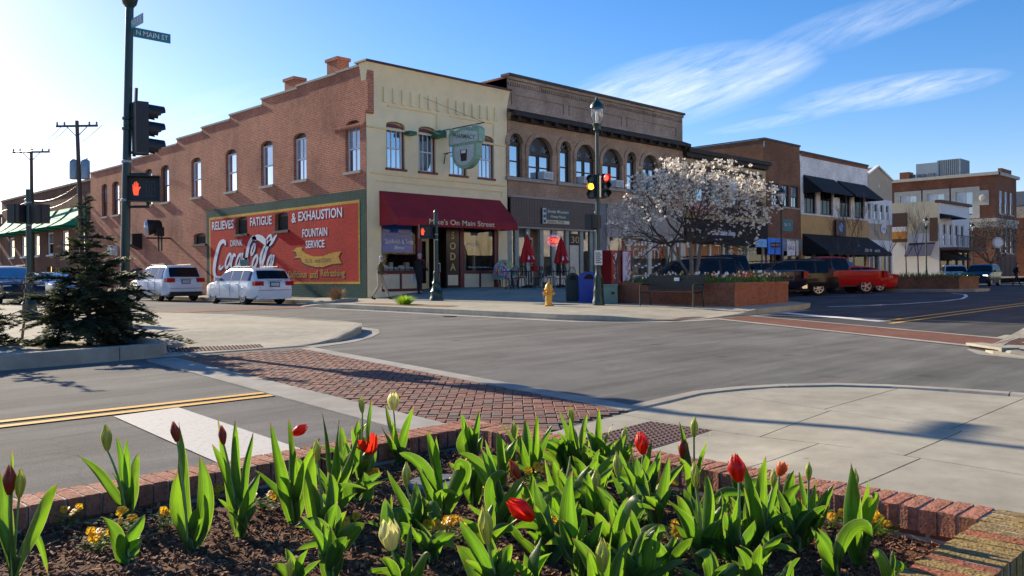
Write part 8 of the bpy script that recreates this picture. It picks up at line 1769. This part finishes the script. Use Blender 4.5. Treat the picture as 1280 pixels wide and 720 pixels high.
def magnolia():
    x, y = at(866, 27.6); z0 = 1.04; t = thing('magnolia_tree', 'magnolia tree full of white blossom rising from the brick planter', 'tree', (x, y, z0)); rnd = random.Random(21); b = MB(); tips = []
    tr = MB()
    for k, (lx, h, r) in enumerate(((-.05, 1.35, .075), (.12, 1.3, .07), (-.25, 1.2, .05))):
        base = RIGHT * (.06 * (k - .6)); top = RIGHT * (lx * 2.6) + AWAY * rnd.uniform(-.3, .3) + UP * h; m = base.lerp(top, .5) + RIGHT * rnd.uniform(-.06, .06); tr.tube([base, m, top], [r, r * .9, r * .75], 9)
        for j in range(5):
            a = j * 1.2566 + k * .4 + rnd.uniform(-.3, .3); d = Vector((math.cos(a) * .9, math.sin(a) * .9, rnd.uniform(.05, .95))) + RIGHT * lx; grow(b, top, d, 1.15, r * .7, 4, rnd, tips, .66, .07, (3, 4), .74, 4, .16)
    fl = MB(); C = UP * 2.4
    inside = lambda p: ((p - C).dot(RIGHT) / 2.6) ** 2 + ((p - C).dot(AWAY) / 2.5) ** 2 + ((p - C).z / (1.85 if p.z > C.z else 1.75)) ** 2 < 1 + .30 * math.sin(p.x * 3.1 + p.z * 2.3) * math.sin(p.y * 2.7 - p.z * 3.3) - .25 * sm((p.z - C.z - .6) / 1.2)
    keep = [i for i, f in enumerate(b.f) if inside(Vector(b.v[f[0]]))]; b.f = [b.f[i] for i in keep]; b.m = [0] * len(b.f)
    tr.build('trunk', 'bark_grey', t, 60); b.build('branches', 'bark_dark', t)
    tips = [q for q in tips if inside(q[0])]; rnd.shuffle(tips)
    for p, d in tips[:9000]:
        for j in range(rnd.choice((0, 1, 1, 2)) if math.sin(p.x * 4.3 + 1) * math.sin(p.y * 4.1) * math.sin(p.z * 4.7) > -.42 else 0):
            c = p + Vector((rnd.gauss(0, .05), rnd.gauss(0, .05), rnd.gauss(0, .05))); ax = (d + UP * .8 + Vector((rnd.gauss(0, .5), rnd.gauss(0, .5), 0))).normalized(); e1, e2 = frame_of(ax); s = rnd.uniform(.036, .066) * (1 + .25 * sm((p.z - C.z) / 1.5))
            for k in range(4): a = k * 1.571 + j; o = e1 * math.cos(a) + e2 * math.sin(a); w = ax.cross(o) * s * .55; fl.add([c, c + o * s * .55 + w + ax * s * .5, c + o * s * 1.0 + ax * s * 1.1, c + o * s * .55 - w + ax * s * .5], [(0, 1, 2, 3)])
    fl.build('blossom', ['petal_magnolia', 'bark_dark'], t)
magnolia()
def bare_trees():
    for px, d, h, lab, sd in ((771, 37, 3.3, 'thin bare sapling beside the vending machines', 1), (836, 40, 3.2, 'bare young tree behind the black van', 9), (1051, 52, 4.6, 'leafless street tree before the ochre storey, left', 2), (1068, 54, 4.8, 'leafless street tree before the ochre storey, right', 3), (1112, 60, 5.0, 'leafless street tree before the gabled building', 4), (1148, 66, 5.2, 'leafless tree before the low cream building, left', 5), (1133, 74, 5.0, 'leafless tree before the low cream building, right', 6)):
        x, y = at(px, d); t = thing('bare_tree', lab, 'tree', (x, y, ne_z(x, y)), 0, 'leafless street trees'); rnd = random.Random(sd); b = MB(); tips = []; b0 = MB(); b0.tube([(0, 0, 0), (.02, .02, h * .2), (0, .03, h * .38)], [.06, .05, .045], 7); b0.build('trunk', 'bark_grey', t, 60)
        for k in range(3): a = k * 2.1 + rnd.random(); grow(b, Vector((0, .03, h * (.34 + .02 * k))), Vector((math.cos(a) * .45, math.sin(a) * .45, 1)), h * .24, .028, 3 if px < 900 else 4, rnd, tips, .42, .25, (2, 3), .74, 3, .1, .0045)
        b.build('crown', 'twig', t)
    x, y = at(1238, 88); t = thing('dark_tree', 'dense dark twiggy tree before the three storey building', 'tree', (x, y, ne_z(x, y))); rnd = random.Random(77); b = MB(); tips = []; b0 = MB(); b0.tube([(0, 0, 0), (0, 0, 1.6)], [.22, .16], 8); b0.build('trunk', 'bark_dark', t)
    for k in range(6): a = k * 1.05; grow(b, Vector((0, 0, 1.4)), Vector((math.cos(a) * .9, math.sin(a) * .9, .8)), 1.9, .09, 4, rnd, tips, .65, .08, (2, 4), .74, 3, .14, .012)
    for p, d in tips:
        for j in range(2): c = p + Vector((rnd.gauss(0, .2), rnd.gauss(0, .2), rnd.gauss(0, .2))); s = .09; e1, e2 = frame_of(Vector((rnd.gauss(0, 1), rnd.gauss(0, 1), rnd.gauss(0, 1)))); b.add([c + e1 * s, c + e2 * s, c - e1 * s], [(0, 1, 2)])
    b.build('crown', 'bark_dark', t)
bare_trees()

def left_bed():
    kb = [(-14, 13.55), (5.35, 13.5), (5.62, 13.62), (5.70, 13.95), (5.75, 16.4), (-14, 16.4)]
    o = sheet('planting_bed', kb, .10, 'pine_straw', f=gz, grid=.6); rnd = random.Random(2)
    e = link('kerb', None); struct(e); kerb_line(e, [(-14, 13.42), (5.38, 13.36), (5.62, 13.42), (5.76, 13.62), (5.84, 13.95), (5.90, 16.4)], .16, .22, seg=1.9, side=1)
    b = MB()
    for k in range(5000): x, y = rnd.uniform(1.5, 5.6), rnd.uniform(13.65, 16.3); a = rnd.uniform(0, 6.28); L = rnd.uniform(.05, .12); c = Vector((x, y, gz(x, y) + .105 + rnd.uniform(0, .03))); d = Vector((math.cos(a), math.sin(a), rnd.gauss(0, .2))) * L; s = Vector((-math.sin(a), math.cos(a), 0)) * .004; b.add([c - s, c + s, c + d], [(0, 1, 2)])
    q = b.build('straw', 'straw', o); q['kind'] = 'stuff'
left_bed()
def conifer(x, y, h, rmax, lab, seed, n_br=150, lean=0.):
    t = thing('fir_tree', lab, 'tree', (x, y, gz(x, y) + .1)); rnd = random.Random(seed); tr = MB(); tr.tube([(0, 0, 0), RIGHT * lean * .5 + UP * h * .5, RIGHT * lean + UP * h], [.05, .032, .006], 8); tr.build('trunk', 'bark_dark', t)
    br, ne = MB(), MB()
    def spray(p, d, L, lvl):
        """a flat fan of needled twigs"""
        e = d.cross(UP)
        if e.length < .1: e = RIGHT.copy()
        e.normalize(); nn = e.cross(d).normalized(); br.tube([p, p + d * L * .5 - UP * .01, p + d * L], [.009, .006, .002], 3, cap=False)
        m = max(4, int(L / .028))
        for k in range(1, m + 1):
            s = k / m; c = p + d * L * s - UP * .22 * L * s * s
            for sd in (-1, 1):
                l2 = L * (.42 * (1 - .65 * s)) * rnd.uniform(.6, 1.1); dd = (d * .75 + e * sd * .8 + nn * rnd.gauss(.02, .13)).normalized(); w = dd.cross(nn).normalized() * .0085
                q = 3 if l2 > .05 else 2
                for j in range(q):
                    a0 = c + dd * l2 * j / q; a1 = c + dd * l2 * (j + 1) / q
                    for s2 in (-1, 1): f = (dd * .6 + w.normalized() * s2 + nn * rnd.gauss(0, .3)).normalized() * .032; ne.add([a0, a1, a1 + f, a0 + f], [(0, 1, 2, 3)], 1 if (s > .7 and rnd.random() < .6) else 0)
    for k in range(n_br):
        f = (k + .5) / n_br
        if f > .45 and rnd.random() < (f - .35) * .9: continue
        z = h * (.05 + .93 * f ** .92) + rnd.gauss(0, .04); a = a0 = k * 2.399 + rnd.uniform(-.4, .4); R0 = rmax * (.55 * (1 - sm(f / .6)) + .66 * (1 - f) ** .8 + .05) * .84 * rnd.choice((.4, .55, .75, .95, 1.0, 1.2)) * (1 + .22 * math.sin(a0 * 1.7 + f * 9)) + .05; up = -.06 + .42 * f + rnd.gauss(0, .12); d = Vector((math.cos(a), math.sin(a), up)).normalized(); c = RIGHT * lean * z / h + UP * z
        br.tube([c, c + d * R0 * .5], [.014, .009], 4, cap=False)
        for j in range(6 if R0 > .35 else 3):
            s = rnd.uniform(.15, .75); dd = (d + Vector((rnd.gauss(0, .42), rnd.gauss(0, .42), rnd.gauss(.0, .18)))).normalized(); spray(c + d * R0 * s, dd, R0 * rnd.uniform(.30, .5), 1)
        spray(c + d * R0 * .35, (d + Vector((0, 0, rnd.gauss(0, .15)))).normalized(), R0 * rnd.uniform(.5, .95), 1)
    br.build('branches', 'bark_dark', t); ne.build('needles', ['needles', 'fir_tip'], t); return t
def left_trees():
    x, y = gnd(112, 432, gz, .1); conifer(x, y, 2.62, .98, 'young dark green fir tree in the kerbed bed at the left', 5, 190, -.05)
    x, y = gnd(-14, 436, gz, .1); conifer(x, y, 1.2, .42, 'small fir shrub cut by the left edge', 6, 70)
    x, y = gnd(-64, 440, gz, .1); conifer(x, y, 2.3, .66, 'fir tree just outside the left edge, casting shade on the road', 7, 90)
    x, y = gnd(27, 427, gz, .1); t = thing('bare_sapling', 'thin leafless sapling with reddish trunk left of the fir', 'tree', (x, y, gz(x, y) + .1)); rnd = random.Random(31); b0 = MB(); b0.tube([(0, 0, 0), RIGHT * .06 + UP * .45, RIGHT * .13 + UP * .95], [.026, .022, .018], 7); b0.build('trunk', 'sapling_bark', t, 60); b = MB(); tips = []
    for k in range(6): a = k * 1.05; grow(b, RIGHT * .13 + UP * (.75 + .04 * k), Vector((math.cos(a) * .9, math.sin(a) * .9, .8)), .24, .008, 2, rnd, tips, .6, .05, (2, 3), .7, 3, .16, .002)
    for p, d in tips:
        for j in range(2): c = p + Vector((rnd.gauss(0, .03), rnd.gauss(0, .03), rnd.gauss(0, .03))); e1, e2 = frame_of(Vector((rnd.gauss(0, 1), rnd.gauss(0, 1), rnd.gauss(0, 1)))); b.add([c + e1 * .014, c + e2 * .008, c - e1 * .014, c - e2 * .008], [(0, 1, 2, 3)])
    b.build('crown', 'twig', t)
plain('sapling_bark', (.22, .13, .09), .9, .25, 20)
left_trees()
def verge():
    for px, py, lab, col, sd, r, h in ((503, 381, 'bright green grass tuft on a mulch strip by the far kerb', 'grass_green', 1, .55, .36), (419, 376, 'dry brown shrub in the kerb island below the painted wall', 'straw', 2, .55, .62)):
        x, y = gnd(px, py, ne_z); z0 = ne_z(x, y)
        if sd == 1: x, y = 17.35, 22.4; z0 = ne_z(x, y)
        else: x, y = 18.2, 27.75; z0 = ne_z(x, y) + .02
        t = thing('grass_tuft' if sd == 1 else 'dry_shrub', lab, 'grass' if sd == 1 else 'shrub', (x, y, z0)); rnd = random.Random(sd); b = MB()
        for k in range(420):
            a, q = rnd.uniform(0, 6.28), rnd.uniform(0, r * .35); o = Vector((q * math.cos(a), q * math.sin(a), 0)); d = Vector((math.cos(a), math.sin(a), 0)); L = h * rnd.uniform(.6, 1.1); sp = rnd.uniform(.1, .9); tip = o + d * r * sp + UP * L * (1 - .45 * sp); m = o.lerp(tip, .5) + UP * L * .18; s = d.cross(UP) * (.008 if sd == 1 else .005)
            b.add([o - s, o + s, m + s, m - s], [(0, 1, 2, 3)]); b.add([m - s, m + s, tip], [(0, 1, 2)])
        b.build('blades' if sd == 1 else 'stems', col, t)
        if sd == 2: m = MB(); m.tube([(0, 0, 0), (.02, .02, .25)], .03, 6); m.build('stump', 'twig', t)
    sheet('mulch_strip', [(16.75, 24.6), (17.05, 19.9), (17.75, 20.1), (17.55, 24.4)], .012, 'pine_straw', f=ne_z, grid=.6); sheet('mulch_strip', [(17.3, 28.0), (17.75, 27.3), (18.75, 27.5), (18.75, 28.4)], .012, 'pine_straw', f=ne_z, grid=.4)
    e = link('kerb', None); struct(e); kerb_line(e, [(17.05, 28.05), (17.6, 27.1), (18.9, 27.3)], .14, lambda x, y: ne_h(x, y) + .1, seg=1.2)
verge()

# people
def person(label, loc, yaw, h, joints, cloth, hair, extras=None):
    """one skinned figure: joints give the pose in a 1.75 m body facing +X; cloth = (jacket, trousers, shoes) materials"""
    k = h / 1.75; t = thing('person', label, 'person', loc, yaw)
    V, E, Rr = [], [], []
    def add(p, r, par=None):
        V.append(tuple(c * k for c in p)); Rr.append((r[0] * k, r[1] * k) if isinstance(r, tuple) else (r * k, r * k))
        if par is not None: E.append((par, len(V) - 1))
        return len(V) - 1
    J = joints; pel = add(J['pelvis'], (.13, .155)); w = add(J['waist'], (.12, .145), pel); ch = add(J['chest'], (.125, .175), w); nk0 = add(J['neckbase'], (.075, .09), ch); nk = add(J['neck'], .055, nk0); hd = add(J['head0'], (.075, .068), nk); h2 = add(J['head1'], (.095, .078), hd); add(J['head2'], (.075, .065), h2)
    zones = []
    for s in ('L', 'R'):
        sh = add(J['sh' + s], .075, ch); el = add(J['el' + s], .052, sh); wr = add(J['wr' + s], .036, el); ha = add(J['ha' + s], (.038, .024), wr)
        d = (Vector(J['ha' + s]) - Vector(J['wr' + s])).normalized(); sd = Vector((1, 0, 0)) if abs(d.x) < .8 else Vector((0, 0, 1))
        for q, (o, L) in enumerate(((-.024, .062), (-.008, .072), (.009, .068), (.024, .055))): b_ = Vector(J['ha' + s]) + sd * o; add(b_ + d * .03, .010, ha); add(b_ + d * (.03 + L * .6) + sd.cross(d) * .012, .008, len(V) - 1)
        tb = Vector(J['wr' + s]) + d * .02 + sd * .045; add(tb + d * .03, .011, wr); add(tb + d * .06 + sd * .008, .008, len(V) - 1)
        hp = add(J['hp' + s], .105, pel); kn = add(J['kn' + s], .070, hp); an = add(J['an' + s], .046, kn); he = add(J['he' + s], (.045, .04), an); add(J['to' + s], (.038, .03), he)
    me = bpy.data.meshes.new('body'); me.from_pydata(V, E, []); o = link('body', me, t); md = o.modifiers.new('skin', 'SKIN'); md.use_smooth_shade = True
    for i, r in enumerate(Rr): me.skin_vertices[0].data[i].radius = r
    me.skin_vertices[0].data[pel].use_root = True; ss = o.modifiers.new('s', 'SUBSURF'); ss.levels = 2; ss.render_levels = 2; bpy.context.view_layer.update(); nm = evald(o); o.modifiers.clear(); o.data = nm
    for mn in (*cloth, 'skin'): nm.materials.append(MATS[mn])
    pts = {q: Vector(c) * k for q, c in J.items() if isinstance(c, tuple)}
    def seg(p, a, b): d = b - a; u = min(1, max(0, (p - a).dot(d) / d.length_squared)); return (p - a - d * u).length
    parts = [('pelvis', 'waist', 0), ('waist', 'chest', 0), ('chest', 'neckbase', 0), ('neck', 'head2', 3), ('neckbase', 'neck', 0)] + [x for s in 'LR' for x in (('sh' + s, 'el' + s, 0), ('el' + s, 'wr' + s, 0), ('wr' + s, 'ha' + s, 3), ('hp' + s, 'kn' + s, 1), ('kn' + s, 'an' + s, 1), ('an' + s, 'he' + s, 2), ('he' + s, 'to' + s, 2), ('chest', 'sh' + s, 0), ('pelvis', 'hp' + s, 1))]
    for pl in nm.polygons:
        c = pl.center; best = min(parts, key=lambda q: seg(c, pts[q[0]], pts[q[1]])); pl.material_index = best[2]; pl.use_smooth = True
        if best[2] == 0 and c.z < pts['pelvis'].z - .06 * k: pl.material_index = 1 if not J.get('coat') else 0
    # head details: nose, ears, hair
    hc = pts['head1']; f = Vector((math.cos(J.get('look', 0)), math.sin(J.get('look', 0)), 0)); sd = Vector((-f.y, f.x, 0)); b = MB(); st = 0
    b.lathe([(.012, -.02), (.018, 0), (.008, .03)], 6, (hc + f * .10 * k - UP * .015 * k)); b.build('nose', 'skin', t)
    for s in (-1, 1): b = MB(); b.lathe([(.006, -.028), (.016, 0), (.008, .03)], 6, hc + sd * .085 * k * s); b.build('ear', 'skin', t); b = MB(); b.lathe([(.004, -.007), (.010, 0), (.004, .007)], 6, hc + f * .088 * k + sd * .032 * k * s + UP * .012); b.build('eye', 'black_letter', t)
    b = MB(); b.add([hc + f * .094 * k + sd * x + UP * z for x, z in ((-.022, -.058), (.022, -.058), (.018, -.066), (-.018, -.066))], [(0, 1, 2, 3)]); b.build('mouth', 'maroon', t)
    b = MB(); n = 12
    for i in range(7):
        ph = R(8 + 82 * (1 - i / 6)) if False else 0
    rows = []
    for i in range(7):
        th = R(100 * (1 - i / 6)); 
        for j in range(n):
            a = 6.2832 * j / n; q = f * math.cos(a) + sd * math.sin(a); back = .5 - .5 * math.cos(a); tt = th * (.62 + .42 * back); rows.append(hc + UP * .028 * k + (q * math.sin(tt) * .093 + UP * math.cos(tt) * .105) * k * 1.08 - f * .008)
    b.add(rows, [(i * n + j, i * n + (j + 1) % n, (i + 1) * n + (j + 1) % n, (i + 1) * n + j) for i in range(6) for j in range(n)]); b.build('hair', hair, t, 60)
    if extras: extras(t, k)
    return t
plain('jacket_olive', (.085, .065, .020), .85, .2, 10); plain('khaki', (.42, .34, .23), .85, .1, 10); plain('shoe_dark', (.03, .02, .015), .6); plain('suit_black', (.010, .010, .013), .85, .2, 10); plain('hair_grey', (.36, .36, .37), .8, .2, 40); plain('hair_dark', (.03, .022, .018), .7); plain('shirt_blue', (.05, .16, .42), .85, .1, 8); plain('bag_white', (.6, .6, .58), .7)
def poses():
    base = dict(pelvis=(0, 0, .96), waist=(.01, 0, 1.10), chest=(.03, 0, 1.32), neckbase=(.04, 0, 1.46), neck=(.055, 0, 1.52), head0=(.08, 0, 1.575), head1=(.09, 0, 1.645), head2=(.085, 0, 1.70))
    walk = dict(base, shL=(.03, .19, 1.40), shR=(.03, -.19, 1.40), elL=(-.10, .25, 1.14), elR=(.02, -.25, 1.13), wrL=(.04, .22, .95), wrR=(.20, -.20, 1.02), haL=(.09, .20, .90), haR=(.27, -.17, 1.01), hpL=(0, .09, .92), hpR=(0, -.09, .92),
                knL=(.20, .09, .52), knR=(-.04, -.09, .50), anL=(.34, .09, .11), anR=(-.30, -.09, .14), heL=(.34, .09, .05), heR=(-.33, -.09, .07), toL=(.52, .09, .05), toR=(-.16, -.10, .035))
    stand = dict(base, shL=(.02, .19, 1.40), shR=(.02, -.19, 1.40), elL=(.04, .26, 1.13), elR=(.10, -.25, 1.15), wrL=(.14, .24, .92), wrR=(.32, -.24, 1.03), haL=(.18, .23, .85), haR=(.40, -.23, 1.01), hpL=(0, .09, .92), hpR=(0, -.09, .92),
                 knL=(.10, .10, .50), knR=(.01, -.10, .50), anL=(.12, .10, .10), anR=(-.14, -.10, .11), heL=(.10, .10, .05), heR=(-.17, -.10, .05), toL=(.29, .11, .035), toR=(.02, -.11, .035), coat=1)
    x, y = 20.25, 27.75; person('man in olive jacket and khaki trousers walking past the corner of the cream front', (x, y, ne_z(x, y)), R(-40), 1.74, walk, ('jacket_olive', 'khaki', 'shoe_dark'), 'hair_grey')
    def bag(t, k): b = MB(); b.add([(-.05, .30, .50), (.25, .30, .50), (.28, .36, .50), (-.05, .38, .50), (-.02, .30, .84), (.22, .30, .84), (.22, .34, .84), (-.02, .34, .84)], [(0, 1, 5, 4), (1, 2, 6, 5), (2, 3, 7, 6), (3, 0, 4, 7), (0, 3, 2, 1), (4, 5, 6, 7)]); b.build('carrier_bag', 'bag_white', t)
    x, y = fu(523, 28.3), 28.3; person('grey haired man in a black coat with a white bag at the shop door', (x, y, ne_z(x, y)), R(15), 1.72, stand, ('suit_black', 'suit_black', 'shoe_dark'), 'hair_grey', bag)
    x, y = at(1270, 66); person('distant person in dark clothes crossing the street at the right edge', (x, y, gz(x, y)), R(-50), 1.72, walk, ('suit_black', 'suit_black', 'shoe_dark'), 'hair_dark')
    for px, d, lab, hr in ((1051, 53.5, 'left of two people in blue shirts behind the red pickup truck', 'hair_dark'), (1061.5, 54, 'right of two people in blue shirts behind the red pickup truck', 'hair_grey')): x, y = at(px, d); person(lab, (x, y, ne_z(x, y)), R(60), 1.7, stand, ('shirt_blue', 'suit_black', 'shoe_dark'), hr)
poses()
